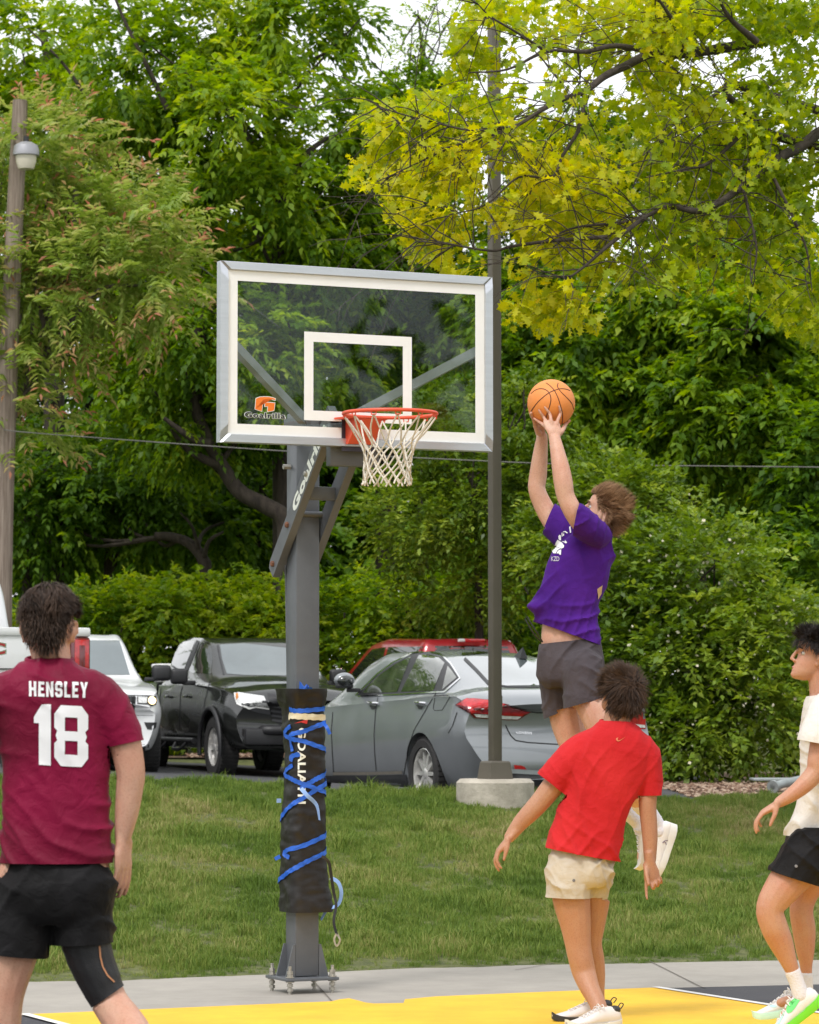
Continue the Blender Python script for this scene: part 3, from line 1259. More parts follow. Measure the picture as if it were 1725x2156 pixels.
def wrap_tape(pts, w, material, off=.004, name='tape'):
    """tape that follows the sleeve: photo points -> angle and height, wound on the surface, ends run on round the sides"""
    polar = []
    for u, v in pts:
        o, d = px_ray(u, v)
        hit = pad_bvh.ray_cast(o, d, 30)[0]
        if hit is None:
            hit = pad_bvh.find_nearest(o + d * 12.55)[0]
        q = hit - axis_c
        polar.append((math.atan2(q.x, -q.y), hit.z))
    if len(polar) > 1:
        (a0, z0), (a1, z1) = polar[0], polar[1]
        sl = (z1 - z0) / (a1 - a0 if abs(a1 - a0) > .05 else .05)
        if abs(a0) > .8:
            polar.insert(0, (a0 + math.copysign(.8, a0), z0 + max(-.11, min(.11, sl * math.copysign(.8, a0)))))
        (a0, z0), (a1, z1) = polar[-1], polar[-2]
        sl = (z1 - z0) / (a1 - a0 if abs(a1 - a0) > .05 else .05)
        if abs(a0) > .8:
            polar.append((a0 + math.copysign(.8, a0), z0 + max(-.11, min(.11, sl * math.copysign(.8, a0)))))
    path = catmull([V((a, z, 0)) for a, z in polar], 14)
    vs, n = [], len(path)
    for i, p in enumerate(path):
        t = (path[min(i + 1, n - 1)] - path[max(i - 1, 0)])
        t = V((t.x * .12, t.y, 0))
        if t.length < 1e-6:
            t = V((1, 0, 0))
        t.normalize()
        nn = V((-t.y / .12, t.x, 0))
        for s in (-.5, 0, .5):
            q = V((p.x, p.y, 0)) + nn * (w * s) + V((0, .0015 * math.sin(i * 1.3 + s * 4), 0))
            d = V((math.sin(q.x), -math.cos(q.x), 0))
            c = V((axis_c.x, axis_c.y, q.y))
            hit = pad_bvh.ray_cast(c + d * .5, -d, 2)
            pp = hit[0] if hit[0] else c + d * .12
            vs.append(pp + d * off)
    fs = []
    for i in range(n - 1):
        for k in (0, 1):
            a = i * 3 + k
            fs.append((a, a + 1, a + 4, a + 3))
    m_ = MB().raw(vs, fs)
    return add(name, eval_mods(m_.mesh(name), [('SOLIDIFY', dict(thickness=.0012, offset=1))]), material, pad)


T = .024
for pts, w_, mm in (([(590, 1506), (612, 1507), (640, 1509), (684, 1511)], .032, M_CREAM),
                    ([(588.6, 1499), (630, 1497), (678, 1493)], T, M_BLUET),
                    ([(678, 1524), (640, 1540), (611, 1551), (594, 1578)], T, M_BLUET),
                    ([(591, 1523), (601, 1545), (613, 1555), (639, 1561), (682, 1577)], T, M_BLUET),
                    ([(632, 1588), (612, 1595), (598, 1602)], T, M_BLUET),
                    ([(597, 1612), (601, 1629), (615, 1640), (639, 1651), (681, 1667)], T, M_BLUET),
                    ([(682, 1631), (662, 1642), (642, 1654), (634, 1662)], T, M_BLUET),
                    ([(681, 1653), (642, 1678), (611, 1699), (593, 1724)], T, M_BLUET),
                    ([(684, 1758), (635, 1782), (600, 1796), (589, 1803)], T, M_BLUET),
                    ([(683, 1795), (643, 1816), (612, 1834), (590, 1852)], T, M_BLUET)):
    wrap_tape(pts, w_, mm, .004 if mm is M_CREAM else .0055 + .0006 * random.random())


def strap(pts, w, material, name, parent=None, y=17.5, twist=0.0, lean=0.0):
    """loose strap through photo points, hanging free"""
    c = catmull([P(q[0], q[1], q[2] if len(q) > 2 else y) for q in pts], 8)
    vs, fs = [], []
    for i, p in enumerate(c):
        t = (c[min(i + 1, len(c) - 1)] - c[max(i - 1, 0)]).normalized()
        sd = t.cross(V((0, -1, lean))).normalized()
        a = twist * i / len(c)
        sd = (sd * math.cos(a) + t.cross(sd) * math.sin(a))
        vs += [p - sd * w / 2, p + sd * w / 2]
    fs = [(2 * i, 2 * i + 2, 2 * i + 3, 2 * i + 1) for i in range(len(c) - 1)]
    return add(name, eval_mods(MB().raw(vs, fs).mesh(name), [('SOLIDIFY', dict(thickness=.0015, offset=0))]), material, parent or pad)


strap([(634, 1660, 17.46), (648, 1676, 17.44), (663, 1690, 17.45), (669, 1702, 17.45), (673, 1727, 17.46)], .022, M_BLUEL, 'tape', twist=1.2)
strap([(679, 1520, 17.55), (688, 1531, 17.5), (695, 1546, 17.5)], .018, M_BLUET, 'tape')
strap([(592, 1686, 17.5), (583, 1686, 17.48)], .022, M_BLUEL, 'tape')
strap([(590, 1803, 17.47), (579, 1809, 17.45)], .02, M_BLUET, 'tape')
strap([(696, 1848, 17.6), (712, 1858, 17.58), (719, 1880, 17.58), (712, 1905, 17.6), (690, 1915, 17.62), (676, 1937, 17.64)], .020, M_BLUEL, 'tape', twist=1.0)
strap([(678, 1803, 17.45), (692, 1815, 17.46), (697, 1840, 17.5), (703, 1880, 17.55), (708, 1906, 17.55), (703, 1940, 17.55), (709, 1968, 17.55)], .016, M_BLACK, 'strap', twist=.6)
strap([(709, 1966, 17.55), (704, 1978, 17.55), (709, 1992, 17.55), (716, 1980, 17.55), (710, 1966, 17.55)], .010, M_ZINC, 'buckle', twist=.2)
mb = MB()
for k in range(5):
    rr = random.Random(k)
    a, b_, c_ = P(630 + k * 4, 1450, 17.5), P(628 + k * 7 + rr.uniform(-4, 4), 1434 + 3 * k, 17.48 + rr.uniform(-.03, .03)), P(640 + k * 4, 1451, 17.5)
    mb.raw([a, b_, c_, a + V((.01, .03, .0)), b_ + V((.012, .02, -.01)), c_ + V((0, .03, 0))], [(0, 1, 2), (3, 5, 4), (0, 3, 4, 1), (1, 4, 5, 2), (2, 5, 3, 0)])
mb.build('tape_knot', M_BLUET, pad)
# print on the sleeve
bm = text_bm('GOALIATH', 1.0, None, bold=.03, spacing=1.06)
wd = max(v.co.x for v in bm.verts) - min(v.co.x for v in bm.verts)
hd = max(v.co.y for v in bm.verts) - min(v.co.y for v in bm.verts)
for v_ in bm.verts:
    x, y = v_.co.x / wd, v_.co.y / hd
    v_.co.x, v_.co.y = 634.5 + y * 16.5, 1613 + x * 160
_cut(bm, 4)
add('lettering', project(bm, px_ray, pad_bvh, .003, 'lettering'), M_PRW, pad)
px_patch([[(620, 1523), (648, 1514), (646, 1524), (640, 1523), (634, 1521), (628, 1522)]], pad_bvh, .003, 'emblem', mat('red_print', (.55, .03, .03), .5), pad)

# ------------------------------------------------------------------ car-park light pole
M_BRONZE = mat('bronze_painted_steel', (.105, .092, .072), .5, var=.08, vscale=4, spec=.4)
M_OLDC = mat('weathered_concrete', (.42, .38, .31), .9, var=.25, vscale=6, bump=.6, bscale=30, col2=(.52, .47, .40))
lc = V((lamp_xy.x, 27.6, P(1043, 1681, 27.6).z))
lp_t = thing('light_pole', 'tall bronze square light pole on round concrete footing at the top of the bank', 'light pole', lc)
zt = P(1043, 1640, 27.6).z
mb = MB()
rf = .325
mb.lathe([(rf, lc.z - .35), (rf, zt - .03), (rf - .03, zt), (0.001, zt)], (lc.x, lc.y, 0), seg=40)
mb.build('footing', M_OLDC, lp_t, smooth=30)
rl = Matrix.Rotation(R(29), 3, 'Z')
zc_ = P(1043, 1603, 27.5).z
mb = MB()
def sq(s, z):
    return [V((lc.x, lc.y, z)) + rl @ V((a * s, b * s, 0)) for a, b in ((-1, -1), (1, -1), (1, 1), (-1, 1))]
mb.loft([sq(.109, zt), sq(.107, zt + .02), sq(.093, zc_ - .012), sq(.084, zc_), sq(.05, zc_ + .002)])
mb.build('base_cover', M_BRONZE, lp_t)
mb = MB().box((lc.x, lc.y, (zt + 10) / 2), (.090, .090, 10 - zt), rl, bev=.012)
mb.build('pole', M_BRONZE, lp_t, smooth=40)
mb = MB().box(V((lc.x, lc.y, 1.55)) + rl @ V((.047, 0, 0)), (.012, .07, .13), rl, bev=.004)
mb.build('access_cover', M_BRONZE, lp_t, smooth=40)
for sx in (-1, 1):
    mb = MB().box(V((lc.x, lc.y, 10.02)) + rl @ V((sx * .42, 0, 0)), (.62, .38, .14), rl, bev=.02)
    mb.box(V((lc.x, lc.y, 10.0)) + rl @ V((sx * .08, 0, 0)), (.12, .06, .06), rl)
    mb.build('lamp_head', M_BRONZE, lp_t, smooth=40)

# ------------------------------------------------------------------ wooden utility pole with yard light, wires
def bark_mat(name, c1, c2, scale=(14, 14, 1.2), bump=.8, bd=.02):
    m, t, b = nodes_of(name)
    L = t.links.new
    tc = t.nodes.new('ShaderNodeTexCoord')
    mp = t.nodes.new('ShaderNodeMapping')
    mp.inputs['Scale'].default_value = scale
    L(tc.outputs['Object'], mp.inputs['Vector'])
    n = t.nodes.new('ShaderNodeTexNoise')
    n.inputs['Scale'].default_value = 1.5
    n.inputs['Detail'].default_value = 8
    n.inputs['Roughness'].default_value = .7
    L(mp.outputs['Vector'], n.inputs['Vector'])
    r = t.nodes.new('ShaderNodeValToRGB')
    r.color_ramp.elements[0].position = .35
    r.color_ramp.elements[0].color = (*c1, 1)
    r.color_ramp.elements[1].position = .68
    r.color_ramp.elements[1].color = (*c2, 1)
    L(n.outputs['Fac'], r.inputs['Fac'])
    L(r.outputs['Color'], b.inputs['Base Color'])
    b.inputs['Roughness'].default_value = .9
    bp = t.nodes.new('ShaderNodeBump')
    bp.inputs['Strength'].default_value = bump
    bp.inputs['Distance'].default_value = bd
    L(n.outputs['Fac'], bp.inputs['Height'])
    L(bp.outputs['Normal'], b.inputs['Normal'])
    return m


M_POLEW = bark_mat('weathered_pole_wood', (.13, .095, .07), (.33, .27, .22), (22, 22, .8), .6)
UY = 45.6
ub = P(2, 1215, UY)
ub.z = float(ground_z(ub.x, UY)) - .1
ut = thing('utility_pole', 'weathered wooden utility pole with a yard light among the trees', 'utility pole', ub)
mb = MB()
pts = [ub, P(3, 1200, UY), P(9, 1000, UY), P(20, 720, UY), P(33, 420, UY), P(43, 211, UY)]
mb.tube(catmull(pts, 4), [interp([0, 5], [.165, .105], i / 4) for i in range(21)], 14)
mb.build('pole', M_POLEW, ut, smooth=50)
M_GALV = mat('galvanised_lamp_cap', (.34, .34, .36), .5, metal=.5)
lcx = P(55, 330, UY - .35)
mb = MB().tube([P(38, 345, UY), P(46, 338, UY - .2), P(55, 322, UY - .33)], .025, 8)
mb.build('bracket', M_GALV, ut, smooth=50)
k = 1 / S(UY - .35)
mb = MB().lathe([(.02, 33 * k), (13 * k, 31 * k), (25 * k, 24 * k), (28 * k, 12 * k), (28 * k, 3 * k), (22 * k, 2 * k)], lcx - ZZ * .0, seg=24)
cap = mb.build('lamp_cap', M_GALV, ut, smooth=40)
mb = MB().lathe([(6 * k, 44 * k), (6 * k, 32 * k)], lcx, seg=10)
mb.build('photocell', M_BLACK, ut, smooth=40)
mb = MB().lathe([(22.5 * k, 2.4 * k), (21.5 * k, -10 * k), (18 * k, -22 * k), (16.5 * k, -26 * k), (.01, -27 * k)], lcx, seg=24)
mb.build('lamp_globe', mat('cream_globe', (.62, .58, .47), .35, var=.05), ut, smooth=40)

M_WIRE = mat('grey_cable', (.15, .145, .13), .6)


def wire(pts, r, label, y0, y1=None):
    y1 = y1 or y0
    n = len(pts)
    c = catmull([P(u, v, y0 + (y1 - y0) * i / (n - 1)) for i, (u, v) in enumerate(pts)], 10)
    o = MB().tube(c, r, 6).build('overhead_wire', M_WIRE, smooth=60)
    tag(o, label, 'wire', 'overhead wires among the trees')


wire([(8, 905), (65, 911), (330, 931), (620, 951), (900, 965), (1205, 978), (1470, 981), (1760, 984)], .0085, 'pale overhead cable crossing behind the backboard from the utility pole', UY - .2, 45)
wire([(62, 322), (90, 336), (230, 425), (400, 545), (590, 690)], .005, 'thin wire running down from the yard light', UY - .3, 50)
# ------------------------------------------------------------------ vegetation
def rot_frames(d, roll, up=V((0, 0, 1))):
    """d (N,3) unit x axes -> frames (N,3,3) with columns x, y, z; roll about x"""
    d = d / np.linalg.norm(d, axis=1, keepdims=True)
    upv = np.tile(np.array(up, dtype=float), (len(d), 1))
    bad = np.abs(d[:, 2]) > .95
    upv[bad] = (1, 0, 0)
    y = np.cross(upv, d)
    y /= np.linalg.norm(y, axis=1, keepdims=True)
    z = np.cross(d, y)
    c, s = np.cos(roll)[:, None], np.sin(roll)[:, None]
    y2 = y * c + z * s
    z2 = z * c - y * s
    return np.stack([d, y2, z2], -1)


def leaf_template(poly, fold=.25, droop=.15):
    """outline in x (length) and y -> verts on a folded, drooping blade, fan triangles from the midrib"""
    return poly, fold, droop


DIAMOND = [(0, 0, 0), (.42, .5, .10), (1, 0, -.12), (.42, -.5, .10)]
DIAMOND_F = [(0, 1, 2, 3)]
_o = [(0, .025), (.12, .06), (.20, .30), (.30, .15), (.40, .20), (.50, .50), (.60, .24), (.70, .20), (.80, .36), (.84, .15), (1, .0)]
_ol = _o + [(x, -y) for x, y in _o[-2::-1]]
_bm = bmesh.new()
_bm.faces.new([_bm.verts.new((x, y, 0)) for x, y in _ol])
bmesh.ops.triangulate(_bm, faces=list(_bm.faces))
_bm.verts.index_update()
OAK_V = [(v.co.x, v.co.y, .25 * abs(v.co.y) - .22 * v.co.x ** 2) for v in _bm.verts]
OAK_F = [tuple(v.index for v in f.verts) for f in _bm.faces]
_bm.free()


def make_leaves(pos, frames, size, width, tv, tf, tint):
    tv = np.array(tv, dtype=float)
    sc = np.stack([size, size * width, size], -1)
    loc = tv[None] * sc[:, None, :]
    vs = np.einsum('nij,nkj->nki', frames, loc) + pos[:, None, :]
    k = len(tv)
    tf = np.array(tf)
    fs = tf[None] + (np.arange(len(pos)) * k)[:, None, None]
    return vs.reshape(-1, 3), fs.reshape(-1, tf.shape[1]), np.repeat(tint, k)


def sprays(r_, pos, out_dir, kind, size, tint0, tvar=.25):
    """compound leaves or leafy twigs at pos pointing along out_dir -> leaf arrays"""
    n = len(pos)
    P_, F_, S_, W_, T_ = [], [], [], [], []
    d = out_dir / np.linalg.norm(out_dir, axis=1, keepdims=True)
    fr = rot_frames(d, r_.uniform(-.6, .6, n))
    tt = np.clip(tint0 + r_.normal(0, tvar, n), 0, 1)
    if kind == 'ash':       # drooping compound leaf in tufts
        m, L_, lw, ll = 9, .33, .50, .145
    elif kind == 'twig':    # twig with paired leaves
        m, L_, lw, ll = 10, .40, .52, .10
    elif kind == 'small':
        m, L_, lw, ll = 10, .30, .55, .070
    elif kind == 'ail':
        m, L_, lw, ll = 23, .62, .30, .145
    elif kind == 'box':     # broad toothed leaflets
        m, L_, lw, ll = 8, .30, .62, .13
    L_ = L_ * size
    ll = ll * size
    droop = r_.uniform(.25, .8, n) if kind != 'ail' else r_.uniform(.12, .38, n)
    for j in range(m):
        if j == m - 1:
            t, side = 1.0, 0
        else:
            t, side = (j // 2 + 1) / (m / 2 + .5), (1 if j % 2 else -1)
        # rachis bends downward
        px_ = L_ * t
        base = pos + fr[:, :, 0] * px_ - np.array([0, 0, 1]) * (droop * L_ * t * t)[:, None]
        spread = .75 if kind != 'ail' else 1.15
        ld = fr[:, :, 0] * (1 - .35 * abs(side)) + fr[:, :, 1] * side * spread + r_.normal(0, .22, (n, 3))
        ld[:, 2] -= (.42 if kind in ('ash', 'box') else .32 if kind == 'ail' else .15) * (.6 + droop)
        P_.append(base + r_.normal(0, .008, (n, 3)))
        F_.append(rot_frames(ld, r_.uniform(-.7, .7, n)))
        pf = 1 - .45 * abs(t - .5) if kind == 'ail' else 1
        S_.append(ll * pf * r_.uniform(.7, 1.25, n))
        W_.append(np.full(n, lw))
        T_.append(np.clip(tt + r_.normal(0, .08, n) + ((.60 * t ** 4 if kind == 'ail' else 0)), 0, 1))
    return np.concatenate(P_), np.concatenate(F_), np.concatenate(S_), np.concatenate(W_), np.concatenate(T_)


def lobes_sample(r_, lobes, n, thr=-.25, freq=1.1, shell=.45, seed=0.0):
    """points in ellipsoid lobes, thinned by clump noise; returns points and outward directions"""
    vol = np.array([l[3] * l[4] * l[5] * (l[6] if len(l) > 6 else 1) for l in lobes]) ** .75
    cnt = np.maximum(1, (n * vol / vol.sum()).astype(int))
    P_, D_ = [], []
    for l, c in zip(lobes, cnt):
        m = int(c * 1.8)
        d = r_.normal(0, 1, (m, 3))
        d /= np.linalg.norm(d, axis=1, keepdims=True)
        rad = (shell + (1 - shell) * r_.uniform(0, 1, m)) * (1 + .12 * r_.normal(0, 1, m))
        p = d * rad[:, None] * np.array(l[3:6]) + np.array(l[:3])
        nv = np.array([noise.noise(V((a * freq + seed, b * freq, c_ * freq * 1.25))) for a, b, c_ in p])
        ok = nv > thr
        P_.append(p[ok][:c])
        D_.append((d * 1.0 / np.array(l[3:6]))[ok][:c])
    p, d = np.concatenate(P_), np.concatenate(D_)
    d /= np.linalg.norm(d, axis=1, keepdims=True)
    return p, d


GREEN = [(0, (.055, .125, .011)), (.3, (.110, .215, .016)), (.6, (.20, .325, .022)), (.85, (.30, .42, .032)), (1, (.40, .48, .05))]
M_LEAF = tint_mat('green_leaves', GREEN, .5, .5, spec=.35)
M_LEAFD = tint_mat('darkened_green_leaves', [(0, (.046, .110, .013)), (.4, (.090, .188, .018)), (.75, (.155, .275, .024)), (1, (.24, .36, .034))], .5, .48, spec=.3)  # darker copy of the leaf green; understory shade is put into it
M_AIL = tint_mat('ailanthus_leaves', [(0, (.13, .23, .03)), (.4, (.24, .345, .065)), (.66, (.35, .41, .11)), (.86, (.44, .34, .15)), (1, (.48, .22, .13))], .5, .42, spec=.35)
M_OAKL = tint_mat('young_oak_leaves', [(0, (.14, .235, .012)), (.3, (.30, .39, .013)), (.55, (.50, .51, .015)), (.8, (.64, .60, .018)), (1, (.74, .58, .025))], .45, .55, spec=.35)
M_HON = tint_mat('honeysuckle_leaves', [(0, (.050, .100, .012)), (.45, (.105, .185, .019)), (.8, (.19, .285, .032)), (1, (.31, .40, .06))], .42, .4, spec=.4)
M_FLOW = mat('cream_blossom', (.78, .74, .58), .7, var=.1)
M_BARK = bark_mat('dark_bark', (.030, .022, .018), (.085, .066, .052), (9, 9, 2.5), 1.0, .03)
M_BARKG = bark_mat('grey_brown_bark', (.06, .048, .04), (.17, .14, .115), (9, 9, 2.5), 1.0, .03)


def ell(u, v, ru, rv, y, ry):
    c = P(u, v, y)
    s = S(y)
    return (c.x, y, c.z, ru / s, ry, rv / s)


def limb(mb, pts, r0, r1, seg=8, n=5, wob=.0, s=0):
    c = catmull(pts, n)
    r_ = random.Random(s)
    if wob:
        c = [p + V((r_.uniform(-wob, wob), r_.uniform(-wob, wob), r_.uniform(-wob, wob))) for p in c]
    m = len(c)
    mb.tube(c, [r0 + (r1 - r0) * i / (m - 1) for i in range(m)], seg)
    return c


TREES = 'trees behind the car park'


def tree(label, lobes, n, kind, size, material, tint, trunk, seed, name='tree', cat='tree', group=None, thr=-.22, freq=1.1,
         shell=.4, tvar=.22, limbs=(), bark=None, blossoms=0, r0=.22, r1=.06, seg=9, autolimbs=6, part='crown', up=.15):
    r_ = np.random.default_rng(seed)
    base = trunk[0]
    t = thing(name, label, cat, base, group=group)
    mb = MB()
    c = limb(mb, trunk, r0, r1, seg)
    rr = random.Random(seed)
    for pts, a, b in limbs:
        limb(mb, pts, a, b, 8)
    for k in range(autolimbs):
        l = rr.choice(lobes)
        a = c[int(len(c) * rr.uniform(.35, .95))]
        e = V(l[:3]) + V((rr.uniform(-.7, .7) * l[3], rr.uniform(-.7, .7) * l[4], rr.uniform(-.6, .7) * l[5]))
        m_ = (a + e) / 2 + V((rr.uniform(-.3, .3), rr.uniform(-.3, .3), rr.uniform(-.5, .1)))
        limb(mb, [a, m_, e], max(.02, r1 * .8), .012, 6)
    mb.build('trunk', bark or M_BARK, t, smooth=60)
    p, d = lobes_sample(r_, lobes, n, thr, freq, shell, seed * 3.1)
    od = d + r_.normal(0, .45, d.shape)
    od[:, 2] += up
    # clump tone: whole branches differ in leaf colour
    cl = np.array([noise.noise(V((a * .55 + seed, b * .55, c_ * .55))) for a, b, c_ in p])
    A = sprays(r_, p, od, kind, size, np.clip(tint + (.35 if kind != 'ail' else .18) * cl, 0, 1), tvar)
    vs, fs, tn = make_leaves(A[0], A[1], A[2], A[3][0] if True else 1, DIAMOND, DIAMOND_F, A[4])
    add(part, np_mesh(part, vs, fs, tint=tn), material, t)
    if blossoms:
        q = p[r_.choice(len(p), blossoms)] + od[r_.choice(len(p), blossoms)] * 0
        k = len(q)
        q = q + r_.normal(0, .10, (k, 3))
        fr = rot_frames(r_.normal(0, 1, (k, 3)), r_.uniform(0, 6, k))
        vs, fs, tn = make_leaves(q, fr, r_.uniform(.022, .045, k), .9, [(-.5, -.5, 0), (0, 0, .5), (.5, -.5, 0), (.5, .5, 0), (0, 0, -.3), (-.5, .5, 0)], [(0, 1, 2), (2, 1, 3), (3, 1, 5), (5, 1, 0), (0, 4, 3), (2, 4, 5)], r_.uniform(0, 1, k))
        add('blossom', np_mesh('blossom', vs, fs), M_FLOW, t)
    return t


def gnd(u, y):
    x = (u - CU) / S(y)
    return V((x, y, float(ground_z(x, y)) - .1))


# --- far rows that close the view
far = [(-150, 420, 72, 'far tree at the picture edge behind the utility pole'), (180, 300, 74, 'far tall tree behind the reddish leaved tree'), (430, 330, 73, 'far tree filling the gap over the black pickup'),
       (660, 420, 75, 'far tree seen through the backboard glass'), (880, 520, 76, 'far round tree in the gap between backboard and light pole'), (1120, 620, 73, 'far tree just beyond the light pole'),
       (1340, 640, 75, 'far tree above the jumping player'), (1560, 600, 74, 'far tree under the yellow oak limb'), (1800, 560, 73, 'far tree at the edge above the flowering shrub')]
for k, (u, vt, y, lab) in enumerate(far):
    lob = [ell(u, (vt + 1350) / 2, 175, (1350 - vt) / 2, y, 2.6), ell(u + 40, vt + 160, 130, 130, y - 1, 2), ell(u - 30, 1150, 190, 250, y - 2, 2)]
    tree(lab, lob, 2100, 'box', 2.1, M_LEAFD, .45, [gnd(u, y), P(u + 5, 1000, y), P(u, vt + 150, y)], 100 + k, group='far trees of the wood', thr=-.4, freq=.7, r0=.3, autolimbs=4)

# --- named trees
GT = 'trees standing behind the parked vehicles'
# A: tall tree over the black pickup, trunk forks above the backboard corner
yA = 53
tree('tall bright green tree whose dark forked trunk rises above the backboard corner',
     [ell(300, 130, 210, 190, yA, 2.2), ell(470, 60, 200, 140, yA + 1, 2.2), ell(625, 60, 125, 100, yA, 2), ell(675, 250, 110, 130, yA, 1.9), ell(480, 260, 190, 150, yA - 1, 2), ell(560, 420, 210, 130, yA - .6, 1.8),
      ell(330, 330, 150, 130, yA, 1.8), ell(740, 40, 55, 45, yA, .8), ell(430, 500, 130, 110, yA, 1.7), ell(610, 560, 120, 110, yA, 1.6), ell(700, 420, 110, 130, yA, 1.7)],
     4300, 'ash', 1.12, M_LEAF, .52, [gnd(600, yA), P(596, 900, yA), P(590, 640, yA), P(588, 480, yA), P(575, 340, yA), P(560, 200, yA), P(566, 60, yA)], 11, group=GT, thr=-.06, freq=.95, r0=.20, r1=.05,
     limbs=[([P(588, 470, yA), P(610, 380, yA - .3), P(650, 320, yA - .5), P(690, 290, yA)], .10, .03), ([P(470, 640, yA), P(420, 560, yA), P(390, 480, yA), P(330, 440, yA)], .07, .02), ([P(575, 380, yA), P(500, 250, yA - .5), P(470, 150, yA), P(455, 40, yA)], .08, .02),
            ([P(352, 230, yA - 1.4), P(320, 160, yA - 1.5), P(270, 60, yA - 1.5), P(240, -10, yA - 1.5)], .05, .02), ([P(180, 200, yA - 1.6), P(130, 130, yA - 1.6), P(60, 60, yA - 1.6)], .035, .012), ([P(495, 280, yA - 1.8), P(470, 200, yA - 1.8), P(440, 130, yA - 1.8)], .04, .012)])
# C: upper-left light green
tree('light green tree behind the utility pole top', [ell(60, 90, 170, 150, 56, 2), ell(180, 260, 150, 130, 55, 2), ell(20, 300, 140, 130, 56, 2), ell(250, 430, 150, 130, 55, 2)], 1700, 'ash', 1.15, M_LEAF, .58,
     [gnd(110, 56), P(115, 700, 56), P(120, 300, 56), P(90, 60, 56)], 12, group=GT, thr=-.06)
# B: tree with curved trunk left of the hoop pole
yB = 51.5
tree('dark tree with a curved leaning trunk left of the hoop pole',
     [ell(430, 700, 150, 130, yB, 1.6), ell(300, 760, 140, 140, yB + 1, 1.6), ell(520, 830, 130, 130, yB + .5, 1.5), ell(400, 900, 150, 110, yB + 1, 1.5), ell(590, 760, 90, 150, yB, 1.4)], 2300, 'ash', .95, M_LEAF, .40,
     [gnd(610, yB), P(604, 1180, yB), P(598, 1095, yB), P(560, 1065, yB), P(505, 1035, yB), P(470, 985, yB), P(440, 930, yB), P(412, 860, yB), P(398, 780, yB), P(418, 690, yB), P(440, 620, yB)], 13, group=GT, thr=-.1, freq=1.3,
     r0=.165, r1=.06, limbs=[([P(440, 935, yB - .4), P(400, 920, yB - .5), P(345, 880, yB - .6)], .09, .03), ([P(470, 985, yB), P(400, 950, yB - .2), P(360, 905, yB - .4)], .08, .03)])
# E: understory with bent dark trunk, its shade put into the leaf colour
yE = 54
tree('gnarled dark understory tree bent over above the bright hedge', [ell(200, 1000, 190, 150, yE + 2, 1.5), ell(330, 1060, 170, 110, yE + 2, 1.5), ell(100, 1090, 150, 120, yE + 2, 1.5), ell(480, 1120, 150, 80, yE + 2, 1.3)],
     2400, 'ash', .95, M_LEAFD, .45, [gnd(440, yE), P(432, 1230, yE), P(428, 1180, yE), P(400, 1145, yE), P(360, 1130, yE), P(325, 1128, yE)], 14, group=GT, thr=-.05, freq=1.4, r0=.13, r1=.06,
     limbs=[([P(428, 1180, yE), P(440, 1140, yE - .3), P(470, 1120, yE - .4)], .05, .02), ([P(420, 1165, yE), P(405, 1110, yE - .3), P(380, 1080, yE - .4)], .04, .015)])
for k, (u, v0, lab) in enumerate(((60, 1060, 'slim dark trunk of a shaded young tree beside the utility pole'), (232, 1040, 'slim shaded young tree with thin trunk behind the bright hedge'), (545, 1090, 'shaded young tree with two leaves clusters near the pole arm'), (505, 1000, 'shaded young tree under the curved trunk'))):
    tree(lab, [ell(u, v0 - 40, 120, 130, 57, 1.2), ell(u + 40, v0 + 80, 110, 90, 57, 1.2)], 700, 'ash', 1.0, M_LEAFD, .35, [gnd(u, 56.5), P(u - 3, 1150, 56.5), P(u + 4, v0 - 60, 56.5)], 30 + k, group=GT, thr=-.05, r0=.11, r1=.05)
# G: behind the glass
tree('full leafy tree seen through the glass backboard', [ell(800, 330, 120, 130, 55, 1.7), ell(880, 240, 100, 90, 56, 1.5), ell(720, 560, 150, 170, 54, 1.7), ell(860, 520, 140, 170, 55, 1.7), ell(960, 640, 120, 170, 55, 1.6), ell(700, 780, 150, 150, 54, 1.6), ell(900, 800, 130, 130, 55, 1.6)],
     4200, 'ash', 1.1, M_LEAF, .46, [gnd(815, 55), P(812, 900, 55), P(820, 650, 55), P(830, 400, 55), P(850, 260, 55)], 15, group=GT, thr=-.15, freq=1.0, r0=.2, r1=.06)
tree('thin wispy treetop against the white sky', [ell(890, 90, 62, 75, 60, .9), ell(850, 120, 40, 50, 60, .8), ell(930, 40, 40, 50, 60, .8)], 130, 'small', 1.25, M_LEAF, .55,
     [gnd(892, 60), P(890, 500, 60), P(893, 240, 60), P(888, 100, 60), P(880, 20, 60)], 16, group=GT, thr=-.3, r0=.12, r1=.015, autolimbs=14, seg=6)
# H: right of the light pole
tree('broad mid green tree right of the light pole', [ell(1110, 640, 130, 150, 53, 1.7), ell(1250, 690, 140, 130, 52, 1.7), ell(1180, 800, 150, 120, 52, 1.6), ell(1320, 850, 140, 120, 52, 1.6), ell(1130, 480, 120, 110, 54, 1.5), ell(1230, 330, 120, 120, 56, 1.4)], 3600, 'ash', 1.1, M_LEAF, .44,
     [gnd(1165, 53), P(1168, 900, 53), P(1160, 700, 53), P(1150, 500, 53)], 17, group=GT, thr=-.12, freq=1.0)
tree('leafy tree with drooping fronds above the flowering shrub', [ell(1430, 640, 140, 130, 52, 1.7), ell(1560, 720, 140, 140, 51, 1.7), ell(1480, 880, 160, 140, 51, 1.6), ell(1640, 900, 130, 150, 51, 1.6), ell(1600, 560, 120, 110, 53, 1.5), ell(1480, 380, 130, 110, 56, 1.4)], 4100, 'ash', 1.15, M_LEAF, .42,
     [gnd(1465, 53), P(1460, 900, 53), P(1458, 700, 53), P(1470, 520, 53)], 18, group=GT, thr=-.12, freq=1.0)
